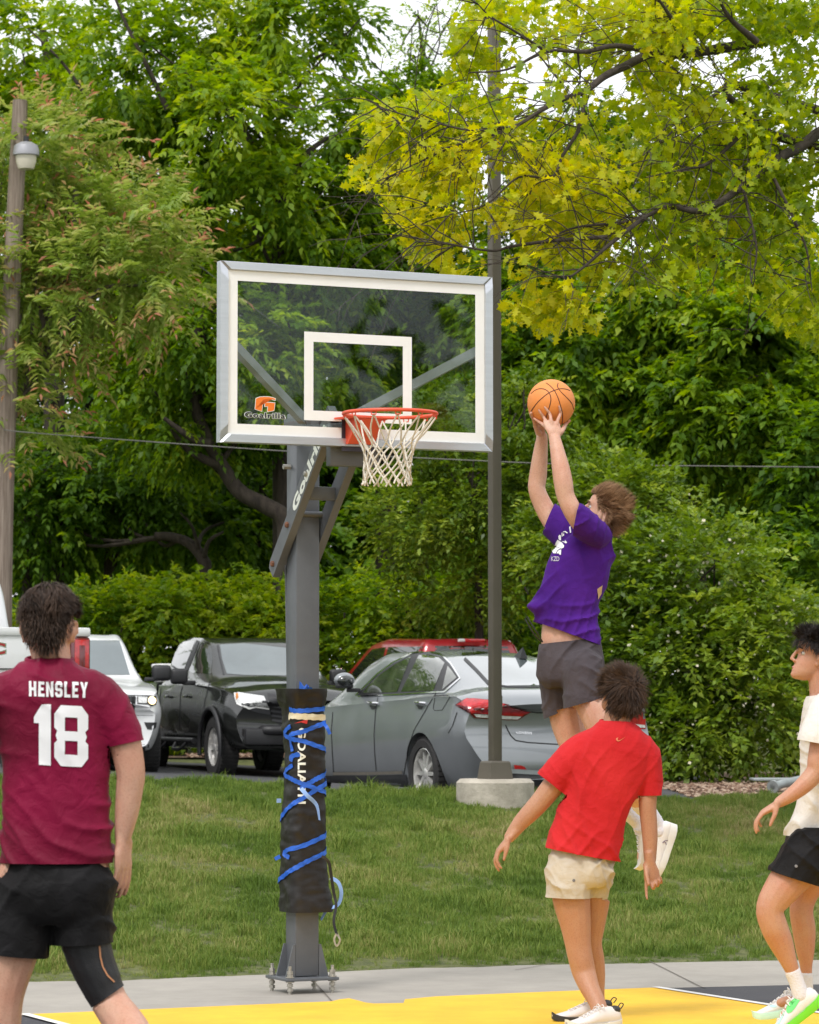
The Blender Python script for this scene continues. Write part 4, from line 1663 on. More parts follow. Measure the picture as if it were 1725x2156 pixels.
tree('dark green tree at the edge above the player in white', [ell(1740, 700, 130, 180, 52, 1.6), ell(1720, 1000, 120, 160, 50, 1.5), ell(1700, 1200, 100, 140, 49, 1.4), ell(1760, 1420, 120, 160, 45, 1.3)], 2400, 'ash', 1.1, M_LEAFD, .5,
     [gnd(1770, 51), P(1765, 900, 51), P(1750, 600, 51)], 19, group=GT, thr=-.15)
# D: ailanthus with reddish tips
yD = 46.5
D_lobes = [ell(40, 310, 110, 70, yD, 1), ell(150, 300, 90, 60, yD + .5, 1), ell(110, 430, 150, 70, yD, 1), ell(250, 480, 140, 75, yD - .3, 1.1), ell(330, 590, 95, 70, yD - .5, 1), ell(170, 590, 160, 80, yD - .5, 1.1), ell(60, 700, 110, 90, yD, 1),
           ell(40, 850, 75, 90, yD - .3, .9), ell(-40, 560, 90, 140, yD, 1)]
tree('reddish tipped tree with long feathery fronds by the utility pole', D_lobes, 850, 'ail', 1.25, M_AIL, .40, [gnd(-60, yD), P(-20, 1100, yD), P(30, 850, yD), P(90, 720, yD), P(150, 560, yD), P(160, 400, yD)], 20, name='ailanthus_tree', thr=-.35, freq=1.0, shell=.5, tvar=.09,
     r0=.13, r1=.04, limbs=[([P(60, 790, yD), P(140, 690, yD - .4), P(210, 610, yD - .6), P(300, 600, yD - .7)], .055, .02), ([P(100, 700, yD), P(60, 560, yD), P(40, 330, yD)], .05, .02)], bark=M_BARKG, up=.35)
# F: bright hedge shrubs
hedge = [(60, 1290, 95), (170, 1270, 100), (280, 1255, 100), (390, 1250, 100), (500, 1250, 95), (600, 1275, 90)]
labs = ['bright green shrub behind the white pickup', 'bright green shrub above the white suv roof', 'bright green shrub between white suv and black pickup', 'bright green shrub behind the black pickup bed', 'bright green shrub over the black pickup cab', 'bright green shrub behind the hoop pole']
for k, ((u, v, ru), lab) in enumerate(zip(hedge, labs)):
    y = 50.2 - .3 * (k % 2)
    tree(lab, [ell(u, v + 110, ru, 130, y, 1.1), ell(u + 25, v + 20, ru * .8, 70, y + .3, .9), ell(u - 35, v + 40, ru * .7, 70, y - .4, .9), ell(u, v + 230, ru, 110, y, 1.1)], 1150, 'box', .78, M_LEAF, .66, [gnd(u, y), P(u, v + 120, y), P(u + 10, v + 20, y)], 40 + k, name='shrub', cat='shrub', group='bright shrubs along the back of the car park',
         thr=-.25, freq=1.9, r0=.05, r1=.015, autolimbs=10, part='foliage', up=.55)
mid = [(720, 1270, 'dense shrub behind the gap between pole padding and red pickup'), (830, 1240, 'dense shrub behind the red pickup roof'), (950, 1260, 'dense shrub just beside the light pole'), (1080, 1290, 'dense shrub behind the sedan roof, right of the light pole')]
for k, (u, v, lab) in enumerate(mid):
    y = 50 - .4 * (k % 2)
    tree(lab, [ell(u, v + 130, 95, 140, y, 1.1), ell(u - 20, v + 20, 80, 70, y, .9), ell(u, v + 230, 95, 110, y, 1.1)], 1000, 'box', .8, M_LEAF, .42, [gnd(u, y), P(u, v + 140, y), P(u + 6, v + 20, y)], 60 + k, name='shrub', cat='shrub', group='bright shrubs along the back of the car park', thr=-.12, freq=1.8,
         r0=.05, r1=.015, autolimbs=8, part='foliage', up=.4)
# I: big shrub with pinnate leaves
tree('tall pale leaved shrub behind the sedan between hoop and jumping player', [ell(930, 900, 90, 100, 47, 1.1), ell(1110, 870, 75, 90, 47, 1.1), ell(1010, 1010, 150, 120, 47, 1.2), ell(880, 1080, 130, 110, 47, 1.2), ell(1150, 1060, 120, 130, 47, 1.2), ell(1000, 1200, 160, 110, 47.5, 1.2)], 2300, 'twig', 1.0, M_HON, .60,
     [gnd(1010, 47.3), P(1008, 1250, 47.3), P(1000, 1050, 47.3), P(960, 920, 47.3)], 21, name='shrub', cat='shrub', thr=-.12, freq=1.5, r0=.08, r1=.02, autolimbs=10, part='foliage', up=.5)
# J: honeysuckle with blossom
tree('large rounded flowering shrub with small cream blossoms behind the red shirt player', [ell(1330, 1180, 110, 110, 41, 1.0), ell(1480, 1220, 150, 130, 40.5, 1.2), ell(1600, 1330, 110, 130, 40, 1.1), ell(1420, 1380, 180, 170, 40.3, 1.2), ell(1560, 1480, 130, 120, 39.6, 1.0), ell(1300, 1400, 110, 190, 41, 1.1), ell(1420, 1540, 150, 75, 39.8, 1.0)],
     3600, 'small', 1.5, M_HON, .62, [gnd(1450, 41), P(1450, 1500, 41), P(1470, 1300, 41)], 22, name='flowering_shrub', cat='shrub', thr=-.16, freq=1.7, r0=.06, r1=.02, autolimbs=14, part='foliage', up=.3, blossoms=1100, tvar=.2)
tree('pale pointed leaved shrub just behind the jumping player head', [ell(1300, 1040, 110, 80, 43, 1), ell(1200, 1130, 90, 100, 43, 1), ell(1380, 1090, 80, 70, 43, .9)], 1100, 'twig', 1.0, M_HON, .68, [gnd(1290, 43.2), P(1290, 1250, 43.2), P(1295, 1060, 43.2)], 23, name='shrub', cat='shrub', thr=-.1, freq=1.7, r0=.05, r1=.02, part='foliage', up=.6)
tree('dark shrub in shade at the edge behind the player in white', [ell(1720, 1500, 70, 150, 41.5, .9), ell(1700, 1380, 60, 90, 42, .9)], 750, 'small', 1.2, M_HON, .3, [gnd(1722, 42), P(1722, 1500, 42), P(1715, 1380, 42)], 24, name='shrub', cat='shrub', thr=-.1, freq=1.7, r0=.05, r1=.02, part='foliage')

# --- young yellow oak reaching in from the right, in front of the light pole
oak = thing('oak_tree', 'oak with yellow green young leaves reaching in front of the light pole', 'tree', gnd(2230, 26.5))
ro = random.Random(5)


def ov(cx, cy, y):
    return P(718.7 + cx * .5833, cy * .5833, y - .75)


mb = MB()
base = gnd(2230, 26.5)
main = [base, P(2225, 1100, 26.5), P(2190, 560, 26.4), P(2120, 200, 26.2), P(2060, -250, 26)]
limb(mb, main, .30, .12, 12)
B = [([P(2190, 560, 26.4), ov(1900, 470, 26), ov(1640, 540, 25.5), ov(1540, 600, 25.2), ov(1450, 670, 25), ov(1380, 722, 24.8)], .052, .026),
     ([ov(1380, 722, 24.8), ov(1290, 762, 24.6), ov(1180, 745, 24.5), ov(1100, 780, 24.4), ov(1020, 802, 24.3), ov(850, 820, 24.2), ov(740, 862, 24.1)], .027, .005),
     ([ov(1100, 780, 24.4), ov(1060, 810, 24.2), ov(960, 890, 24), ov(880, 960, 23.9), ov(800, 1020, 23.8)], .022, .006),
     ([ov(960, 855, 24.1), ov(760, 870, 24), ov(620, 888, 23.9), ov(540, 905, 23.9), ov(380, 880, 23.8), ov(270, 870, 23.7)], .016, .004),
     ([P(2120, 200, 26.2), ov(1900, 130, 27.4), ov(1725, 92, 27.2), ov(1640, 98, 27), ov(1500, 150, 26.8), ov(1240, 192, 26.2), ov(1130, 190, 25.4), ov(1030, 236, 24.8), ov(950, 276, 24.5), ov(880, 330, 24.4), ov(800, 358, 24.3), ov(720, 400, 24.2), ov(620, 460, 24.1), ov(490, 502, 24)], .060, .008),
     ([ov(1130, 190, 24.8), ov(990, 165, 24.6), ov(880, 186, 24.4), ov(740, 186, 24.2), ov(600, 250, 24), ov(460, 262, 23.9)], .024, .005),
     ([ov(880, 330, 24.4), ov(860, 460, 24.2), ov(800, 560, 24.1), ov(760, 640, 24), ov(640, 640, 23.9), ov(520, 740, 23.8), ov(390, 775, 23.8)], .016, .004),
     ([ov(1900, 560, 25.8), ov(1570, 492, 25.6), ov(1500, 430, 25.5), ov(1400, 350, 25.4), ov(1390, 300, 25.4)], .042, .024),
     ([ov(1400, 300, 25.4), ov(1480, 320, 25.6), ov(1570, 352, 25.9), ov(1800, 420, 26.2)], .032, .04),
     ([ov(1390, 310, 25.4), ov(1250, 420, 25), ov(1190, 480, 24.8), ov(1090, 560, 24.6)], .016, .004),
     ([ov(1500, 430, 25.5), ov(1340, 580, 25), ov(1240, 610, 24.7), ov(1100, 640, 24.5)], .02, .004),
     ([ov(490, 502, 24), ov(400, 530, 24), ov(250, 600, 23.9), ov(120, 660, 23.8)], .010, .003),
     ([ov(620, 460, 24.1), ov(470, 470, 24), ov(330, 440, 23.9), ov(180, 400, 23.9), ov(90, 360, 23.8)], .010, .003),
     ([ov(1450, 670, 25), ov(1470, 760, 24.8), ov(1500, 900, 24.7), ov(1480, 1020, 24.6)], .014, .004),
     ([ov(1540, 600, 25.2), ov(1620, 760, 25), ov(1680, 900, 25), ov(1700, 1050, 25)], .016, .004),
     ([ov(1240, 192, 25), ov(1200, 80, 24.8), ov(1120, -40, 24.6)], .03, .006),
     ([ov(740, 186, 24.2), ov(640, 120, 24), ov(540, 60, 23.9), ov(490, 10, 23.8)], .012, .004),
     ([ov(1500, 150, 25.2), ov(1400, 60, 25), ov(1350, -40, 24.9)], .03, .006)]
def oak_ok(p):
    u_, v_ = CU + p.x / p.y * FPX, HV - (p.z - HCAM) / p.y * FPX
    if u_ < interp([-200, 0, 150, 190, 215, 380, 405, 450, 520, 560, 590, 690], [985, 965, 950, 870, 752, 748, 800, 818, 850, 900, 1062, 1085], v_):
        return False
    if v_ > interp([1060, 1100, 1240, 1330, 1480, 1560, 1725], [640, 690, 690, 610, 600, 640, 720], u_):
        return False
    if abs(u_ - 1047) < 38 and (315 < v_ < 430 or 480 < v_ < 600 or 125 < v_ < 200 or 30 < v_ < 95) and ro.random() < .93:
        return False
    return True


paths = [limb(mb, pts, a, b, 7) for pts, a, b in B]
tips = []
for ci, c in enumerate(paths):
    n_tw = int(len(c) * .85)
    for k in range(n_tw):
        i = ro.randrange(2, len(c))
        p = c[i]
        if p.x > 4.2 or not oak_ok(p):
            continue
        ln = ro.uniform(.25, .95)
        dirn = V((ro.uniform(-1.1, .55), ro.uniform(-.6, .6), ro.uniform(-.95, .45))).normalized()
        q1 = p + dirn * ln * .5 + V((0, 0, ro.uniform(-.05, .08)))
        q2 = p + dirn * ln + V((ro.uniform(-.1, .1), 0, ro.uniform(-.14, .10)))
        q1 = q1 + V((ro.uniform(-.07, .07), ro.uniform(-.07, .07), ro.uniform(.0, .09)))
        limb(mb, [p, q1, q2], .0055, .002, 4, 5, .006, k)
        tips.append((q2, dirn))
        for _ in range(ro.randrange(1, 3)):
            d2 = (dirn + V((ro.uniform(-.8, .8), ro.uniform(-.8, .8), ro.uniform(-.7, .6)))).normalized()
            s_ = q1.lerp(q2, ro.uniform(0, .9))
            e_ = s_ + d2 * ro.uniform(.12, .4)
            limb(mb, [s_, (s_ + e_) / 2 + V((0, 0, .02)), e_], .0035, .0018, 3, 3)
            tips.append((e_, d2))
mb.build('trunk', M_BARK, oak, smooth=60)
ro2 = np.random.default_rng(9)


tips = [t_ for t_ in tips if oak_ok(t_[0])]
O = [(845, 245, 95, 55, 120), (830, 365, 85, 60, 130), (900, 300, 120, 100, 180), (1005, 150, 75, 90, 150), (1030, 40, 60, 70, 110), (1000, 290, 150, 110, 220), (880, 470, 62, 28, 36), (980, 500, 120, 65, 150), (1090, 380, 130, 90, 150), (1110, 500, 140, 70, 170), (1130, 610, 75, 70, 120),
     (1200, 500, 150, 90, 170), (1190, 640, 90, 48, 80), (1290, 380, 150, 120, 130), (1330, 520, 160, 80, 130), (1190, 60, 130, 80, 170), (1360, 60, 150, 100, 220), (1520, 120, 200, 130, 330), (1660, 300, 110, 150, 220), (1480, 250, 140, 80, 130), (1560, 420, 150, 80, 130), (1660, 560, 110, 90, 140), (1700, 640, 70, 70, 90), (1500, 650, 28, 24, 14), (1420, 200, 120, 90, 110), (1620, 30, 160, 90, 200), (1440, 410, 110, 90, 70)]
for u, v, ru, rv, n in O:
    for _ in range(int(n * 1.75)):
        a, r_ = ro.uniform(0, 6.283), math.sqrt(ro.random()) * (1 + .15 * ro.gauss(0, 1))
        y = ro.uniform(23.6, 25.8) + (.6 if u > 1400 else 0)
        p = P(u + ru * r_ * math.cos(a), v + rv * r_ * math.sin(a), y)
        vv_ = v + rv * r_ * math.sin(a)
        uu_ = u + ru * r_ * math.cos(a)
        if not oak_ok(p):
            continue
        if noise.noise(p * 1.35) < .0:
            continue
        tips.append((p, V((ro.uniform(-1.2, .5), ro.uniform(-.6, .6), ro.uniform(-.7, .5))).normalized()))
pp, dd, ss, tt = [], [], [], []
for p, d in tips:
    px_u = CU + p.x / p.y * FPX
    gold = .36 + .22 * noise.noise(V((p.x * .9, p.y, p.z * .9))) + .16 * (1 if p.z < 5.6 and p.x < 1.6 else 0) - .13 * smoothstep(1.6, 3.2, p.x)
    for _ in range(ro.randrange(4, 8)):
        l = (d * .6 + V((ro.gauss(0, .6), ro.gauss(0, .6), ro.gauss(-.15, .5)))).normalized()
        pp.append(p + V((ro.gauss(0, .03), ro.gauss(0, .03), ro.gauss(0, .03))))
        dd.append(l)
        ss.append(ro.uniform(.05, .11))
        tt.append(min(1, max(0, gold + ro.gauss(0, .13))))
fr = rot_frames(np.array(dd), ro2.uniform(-1.2, 1.2, len(dd)))
pp, ss, tt = np.array(pp), np.array(ss), np.array(tt)
# the 300 leaves that show largest are parts of their own, the rest one mass
pu, pv = CU + pp[:, 0] / pp[:, 1] * FPX, HV - (pp[:, 2] - HCAM) / pp[:, 1] * FPX
big = ss / pp[:, 1] * ((pu > 20) & (pu < 1710) & (pv > 15)) * (1 - .12 * (pp[:, 1] - 23.5))
top = np.argsort(-big)[:300]
rest = np.setdiff1d(np.arange(len(pp)), top)
vs, fs, tn = make_leaves(pp[rest], fr[rest], ss[rest], .95, OAK_V, OAK_F, tt[rest])
cr = add('crown', np_mesh('crown', vs, fs, tint=tn), M_OAKL, oak)
cr['kind'] = 'stuff'
lm = []
for k in range(8):
    me = np_mesh('leaf', np.array(OAK_V) * (1, .95, 1), OAK_F, tint=np.full(len(OAK_V), (k + .5) / 8))
    me.materials.append(M_OAKL)
    lm.append(me)
oinv = root_matrix(oak).inverted()
for i in top:
    o = bpy.data.objects.new('leaf', lm[int(min(7, tt[i] * 8))])
    COL.objects.link(o)
    o.parent = oak
    o.matrix_parent_inverse = oinv
    m3 = Matrix(fr[i].tolist()) * float(ss[i])
    m4 = m3.to_4x4()
    m4.translation = V(pp[i])
    o.matrix_basis = m4

# --- unseen woods added behind the camera and both ends, darkening reflections and fill
for k, (x0, y0, x1, y1) in enumerate(((-75, -55, 75, -60), (-50, -55, -55, 125), (54, -55, 60, 125), (-15, 54, -52, 74), (15, 54, 54, 74), (-9.6, 51, -26, 58), (9.6, 53, 24, 58))):
    r_ = np.random.default_rng(400 + k)
    n = 5200 if k < 5 else 14000
    t_ = r_.uniform(0, 1, n)
    h_ = 13 + 3 * np.sin(t_ * 37) + 2 * np.sin(t_ * 91 + 1)
    q = np.stack([x0 + (x1 - x0) * t_ + np.clip(r_.normal(0, 1.2, n), -2.5, 2.5) * (1 if k < 5 else .4), y0 + (y1 - y0) * t_ + r_.normal(0, 1.8, n), h_ * r_.uniform(0, 1, n) ** .8], -1)
    vs, fs, tn = make_leaves(q, rot_frames(r_.normal(0, 1, (n, 3)), r_.uniform(0, 6, n)), r_.uniform(.9, 1.9, n) * (1 if k < 5 else .24), .5, DIAMOND, DIAMOND_F, r_.uniform(.1, .8, n))
    tag(add('unseen_treeline', np_mesh('unseen_treeline', vs, fs, tint=tn), M_LEAFD), kind='stuff')
# ------------------------------------------------------------------ people: tools
class Fig:
    """a person drawn through photo positions at distance y: limbs are chains of (u, v, width px[, dy[, depth ratio]])"""

    def __init__(self, y):
        self.y = y
        self.mb = MB()

    def pt(self, q):
        dy = q[3] if len(q) > 3 else 0.0
        return P(q[0], q[1], self.y + dy), q[2] / 2 / S(self.y + dy), (q[4] if len(q) > 4 else 1.0)

    def chain(self, nodes, mb=None, seg=14, sub=4, k=None, grow=0.0, side=None):
        mb = mb or self.mb
        P_ = [self.pt(q) for q in nodes]
        pts = catmull([p for p, r, kk in P_], sub)
        rad = catmull([V((r + grow, (r + grow) * (k if k is not None else kk), 0)) for p, r, kk in P_], sub)
        round_loft(mb, pts, [(max(.002, a.x), max(.002, a.y)) for a in rad], seg, side)


def round_loft(mb, pts, rad, seg=14, side=None):
    """closed loft with rounded ends; rx lies across the view, ry along it"""
    n = len(pts)
    rings = []
    sx = V(side or (1, 0, 0))

    def frame(t):
        a = sx - t * sx.dot(t)
        if a.length < .35:
            a = V((0, 0, 1)) - t * t.z
            if abs(t.x) > .9:
                pass
        a.normalize()
        return a, t.cross(a)
    tans = []
    for i in range(n):
        t = pts[min(i + 1, n - 1)] - pts[max(i - 1, 0)]
        tans.append(t.normalized() if t.length > 1e-9 else V((0, 0, 1)))

    def ring(p, t, rx, ry):
        a, b = frame(t)
        return [p + a * (rx * math.cos(2 * math.pi * k / seg)) + b * (ry * math.sin(2 * math.pi * k / seg)) for k in range(seg)]
    e = min(rad[0])
    for s in (.95, .75, .45):
        c = math.sqrt(1 - s * s)
        rings.append(ring(pts[0] - tans[0] * e * s, tans[0], rad[0][0] * c, rad[0][1] * c))
    rings += [ring(p, t, r[0], r[1]) for p, t, r in zip(pts, tans, rad)]
    e = min(rad[-1])
    for s in (.45, .75, .95):
        c = math.sqrt(1 - s * s)
        rings.append(ring(pts[-1] + tans[-1] * e * s, tans[-1], rad[-1][0] * c, rad[-1][1] * c))
    mb.loft(rings)


def frame_of(c, fwd, up):
    f = V(fwd).normalized()
    r = f.cross(V(up)).normalized()
    u = r.cross(f)
    m = Matrix.Identity(4)
    for i in range(3):
        m[i][0], m[i][1], m[i][2], m[i][3] = r[i], f[i], u[i], c[i]
    return m


HZ = [-.119, -.114, -.100, -.080, -.055, -.028, 0, .03, .06, .085, .104, .114, .118]
HWD = [.010, .024, .040, .052, .060, .066, .069, .073, .073, .065, .048, .028, .004]
HF = [.074, .084, .090, .088, .085, .081, .078, .086, .085, .072, .050, .028, .004]
HB = [.030, .015, -.005, -.035, -.066, -.085, -.094, -.100, -.098, -.085, -.060, -.032, -.004]


def head_point(z, a):
    w_, f, b = interp(HZ, HWD, z), interp(HZ, HF, z), interp(HZ, HB, z)
    cy, h = (f + b) / 2, (f - b) / 2
    x = w_ * math.sin(a)
    y = cy + h * math.cos(a)
    # face relief
    front = max(0, math.cos(a))
    ey = math.exp(-((abs(x) - .032) / .016) ** 2 - ((z - .002) / .013) ** 2)
    y -= .012 * ey * front
    br = math.exp(-((abs(x) - .03) / .026) ** 2 - ((z - .024) / .010) ** 2)
    y += .005 * br * front
    ch = math.exp(-((abs(x) - .040) / .018) ** 2 - ((z + .035) / .022) ** 2)
    y += .004 * ch * front
    lp_ = math.exp(-(x / .022) ** 2) * (math.exp(-((z + .066) / .006) ** 2) + .9 * math.exp(-((z + .079) / .006) ** 2) - .8 * math.exp(-((z + .0725) / .003) ** 2))
    y += .006 * lp_ * front
    y += .005 * math.exp(-(x / .02) ** 2 - ((z + .104) / .012) ** 2) * front
    return V((x, y, z))


def add_head(mb, M, s=1.0):
    rings = []
    for z in np.linspace(HZ[0], HZ[-1], 44):
        rings.append([M @ (head_point(float(z), 2 * math.pi * k / 40) * s) for k in range(40)])
    mb.loft(rings)
    # nose
    def L_(p):
        return M @ (V(p) * s)
    vs = [(0, .078, .018), (.007, .072, .016), (-.007, .072, .016), (0, .108, -.034), (.016, .082, -.042), (-.016, .082, -.042), (0, .080, -.047), (.009, .098, -.040), (-.009, .098, -.040), (0, .06, -.01)]
    nose = [(0, .090, .008, .007), (0, .097, -.012, .008), (0, .104, -.030, .0095), (0, .100, -.038, .010), (.010, .090, -.040, .008), (-.010, .090, -.040, .008)]
    round_loft(mb, [L_((0, .080, .020)), L_((0, .090, .004)), L_((0, .099, -.018)), L_((0, .103, -.033))], [(.006 * s, .006 * s), (.007 * s, .008 * s), (.009 * s, .009 * s), (.0095 * s, .0085 * s)], 10)
    for q in (.011, -.011):
        mb.sphere(L_((q, .091, -.038)), .0085 * s, 8, 6)
    # ears
    for sx in (-1, 1):
        c = [L_((sx * (.073 + .012 * math.sin(t * .5) * (1 if True else 0)), -.012 - .016 * math.cos(t) - .004, -.010 + .030 * math.sin(t))) for t in np.linspace(-1.9, 3.3, 12)]
        round_loft(mb, c, [(.0055 * s, .0055 * s)] * 12, 8)
        mb.sphere(L_((sx * .074, -.010, -.012)), (.010 * s, .015 * s, .022 * s), 8, 6)
        mb.sphere(L_((sx * .074, -.004, -.036)), (.007 * s, .008 * s, .009 * s), 8, 6)


def add_hand(mb, wrist, d, n, side, s=1.0, curl=(.5, .55, .6, .7), spread=.10, thumb=(.55, .75, .15), flen=1.0, pl=.088):
    """wrist point, d towards knuckles, n palm normal, side = direction of the thumb"""
    d = V(d).normalized()
    n = V(n)
    n = (n - d * n.dot(d)).normalized()
    t = n.cross(d)
    if t.dot(V(side)) < 0:
        t = -t
    k = pl * s
    # palm
    rows = []
    for a, wd, th in ((-.05, .020, .019), (-.015, .023, .018), (.02, .030, .0165), (.5 * pl, .039, .0155), (.85 * pl, .041, .0135), (pl, .039, .0115)):
        rows.append((wrist + d * a * s + n * .002, wd * s, th * s))
    rings = []
    for c, a, b in rows:
        rings.append([c + t * (a * math.copysign(abs(math.cos(q)) ** .8, math.cos(q))) + n * (b * math.sin(q)) for q in np.linspace(0, 2 * math.pi, 15)[:-1]])
    mb.loft(rings)
    L3 = ((.042, .026, .021), (.046, .029, .022), (.043, .027, .021), (.034, .021, .019))
    for i in range(4):
        o = .030 - .0195 * i
        b = wrist + d * (k * (1.0 - .05 * abs(i - 1.2))) + t * (o * s)
        fd = (d + t * (spread * (1.4 - i))).normalized()
        pts, rad = [b - fd * .02 * s, b], [.0095 * s, .0093 * s]
        ang = 0
        p = b
        for j, l in enumerate(L3[i]):
            ang += curl[i] * (.8, 1.1, .7)[j]
            v = fd * math.cos(ang) + n * math.sin(ang)
            p = p + v * l * s * flen
            pts.append(p)
            rad.append((.0086, .0078, .0066)[j] * s * (1 if i < 3 else .88))
        c = catmull(pts, 3)
        rr = [interp(range(len(rad)), rad, i_ / 3) for i_ in range(len(c))]
        round_loft(mb, c, [(r, r) for r in rr], 9)
    tb = wrist + d * .018 * s + t * .022 * s
    td = (d * thumb[0] + t * thumb[1] + n * thumb[2]).normalized()
    td2 = (td + d * .5 - t * .15 + n * .1).normalized()
    pts = [tb - td * .01, tb + td * .036 * s, tb + td * .036 * s + td2 * .032 * s, tb + td * .036 * s + td2 * .058 * s]
    c = catmull(pts, 4)
    rr = [interp(range(4), [.0155 * s, .0118 * s, .0098 * s, .0076 * s], i_ / 4) for i_ in range(len(c))]
    round_loft(mb, c, [(r, r) for r in rr], 10)


def skin_mat(name, col, red):
    m, t, b = nodes_of(name)
    L = t.links.new
    tc = t.nodes.new('ShaderNodeTexCoord')
    n = t.nodes.new('ShaderNodeTexNoise')
    n.inputs['Scale'].default_value = 9
    n.inputs['Detail'].default_value = 5
    n.inputs['Roughness'].default_value = .6
    L(tc.outputs['Object'], n.inputs['Vector'])
    r = t.nodes.new('ShaderNodeValToRGB')
    r.color_ramp.elements[0].position = .3
    r.color_ramp.elements[0].color = (*red, 1)
    r.color_ramp.elements[1].position = .68
    r.color_ramp.elements[1].color = (*col, 1)
    L(n.outputs['Fac'], r.inputs['Fac'])
    n2 = t.nodes.new('ShaderNodeTexNoise')
    n2.inputs['Scale'].default_value = 160
    n2.inputs['Detail'].default_value = 2
    L(tc.outputs['Object'], n2.inputs['Vector'])
    mx = t.nodes.new('ShaderNodeMix')
    mx.data_type = 'RGBA'
    mx.blend_type = 'MULTIPLY'
    mx.inputs['Factor'].default_value = .25
    r2 = t.nodes.new('ShaderNodeValToRGB')
    r2.color_ramp.elements[0].position = .35
    r2.color_ramp.elements[0].color = (.62, .5, .45, 1)
    r2.color_ramp.elements[1].position = .5
    r2.color_ramp.elements[1].color = (1, 1, 1, 1)
    L(n2.outputs['Fac'], r2.inputs['Fac'])
    L(r.outputs['Color'], mx.inputs['A'])
    L(r2.outputs['Color'], mx.inputs['B'])
    L(mx.outputs['Result'], b.inputs['Base Color'])
    b.inputs['Roughness'].default_value = .48
    b.inputs['Specular IOR Level'].default_value = .4
    b.inputs['Subsurface Weight'].default_value = .15
    b.inputs['Subsurface Radius'].default_value = (.02, .008, .004)
    b.inputs['Subsurface Scale'].default_value = .35
    bp = t.nodes.new('ShaderNodeBump')
    bp.inputs['Strength'].default_value = .15
    bp.inputs['Distance'].default_value = .003
    L(n2.outputs['Fac'], bp.inputs['Height'])
    n3 = t.nodes.new('ShaderNodeTexNoise')
    n3.inputs['Scale'].default_value = 16
    n3.inputs['Detail'].default_value = 2
    mp = t.nodes.new('ShaderNodeMapping')
    mp.inputs['Scale'].default_value = (1.3, 1.3, .5)
    L(tc.outputs['Object'], mp.inputs['Vector'])
    L(mp.outputs['Vector'], n3.inputs['Vector'])
    bq_ = t.nodes.new('ShaderNodeBump')
    bq_.inputs['Strength'].default_value = .45
    bq_.inputs['Distance'].default_value = .014
    L(n3.outputs['Fac'], bq_.inputs['Height'])
    L(bp.outputs['Normal'], bq_.inputs['Normal'])
    L(bq_.outputs['Normal'], b.inputs['Normal'])
    return m


def body_mesh(mb, vox=.0048, it=5):
    me = mb.mesh('body')
    return eval_mods(me, [('REMESH', dict(mode='VOXEL', voxel_size=vox, use_smooth_shade=True)), ('SMOOTH', dict(factor=.5, iterations=it))])


def fold(p, dirv, freq, warp, seed, sharp=1.6):
    """long soft folds running across dirv"""
    w_ = noise.noise(V((p.x * 2.6 + seed, p.y * 2.6, p.z * 2.6))) * warp + noise.noise(V((p.x * 7 + seed, p.y * 7, p.z * 7))) * warp * .25
    s = math.sin(freq * p.dot(dirv) + w_ * 6.28)
    r = 1 - abs(s)
    return 1.25 * r * r - .35


TUCK = []


def keep_largest(bm):
    seen, best = set(), []
    for v in bm.verts:
        if v in seen:
            continue
        st, isl = [v], []
        seen.add(v)
        while st:
            a = st.pop()
            isl.append(a)
            for e in a.link_edges:
                o = e.other_vert(a)
                if o not in seen:
                    seen.add(o)
                    st.append(o)
        if len(isl) > len(best):
            bm_rest = best
            best = isl
    b_ = set(best)
    bmesh.ops.delete(bm, geom=[v for v in bm.verts if v not in b_], context='VERTS')


def tuck(body, skip=()):
    """draw the skin in wherever it would lie above the cloth"""
    me = body.data
    for it in range(2):
        for bvh, keep in TUCK:
            for v in me.vertices:
                if any((v.co - c).length < r for c, r in skip):
                    continue
                hit, n, i, d = bvh.find_nearest(v.co, .04)
                if hit is None:
                    continue
                q = v.co - hit
                h = q.dot(n)
                if h > -keep and (d < .004 or abs(h) > .75 * d):
                    v.co = v.co - n * (h + keep)
    me.update()
    TUCK.clear()


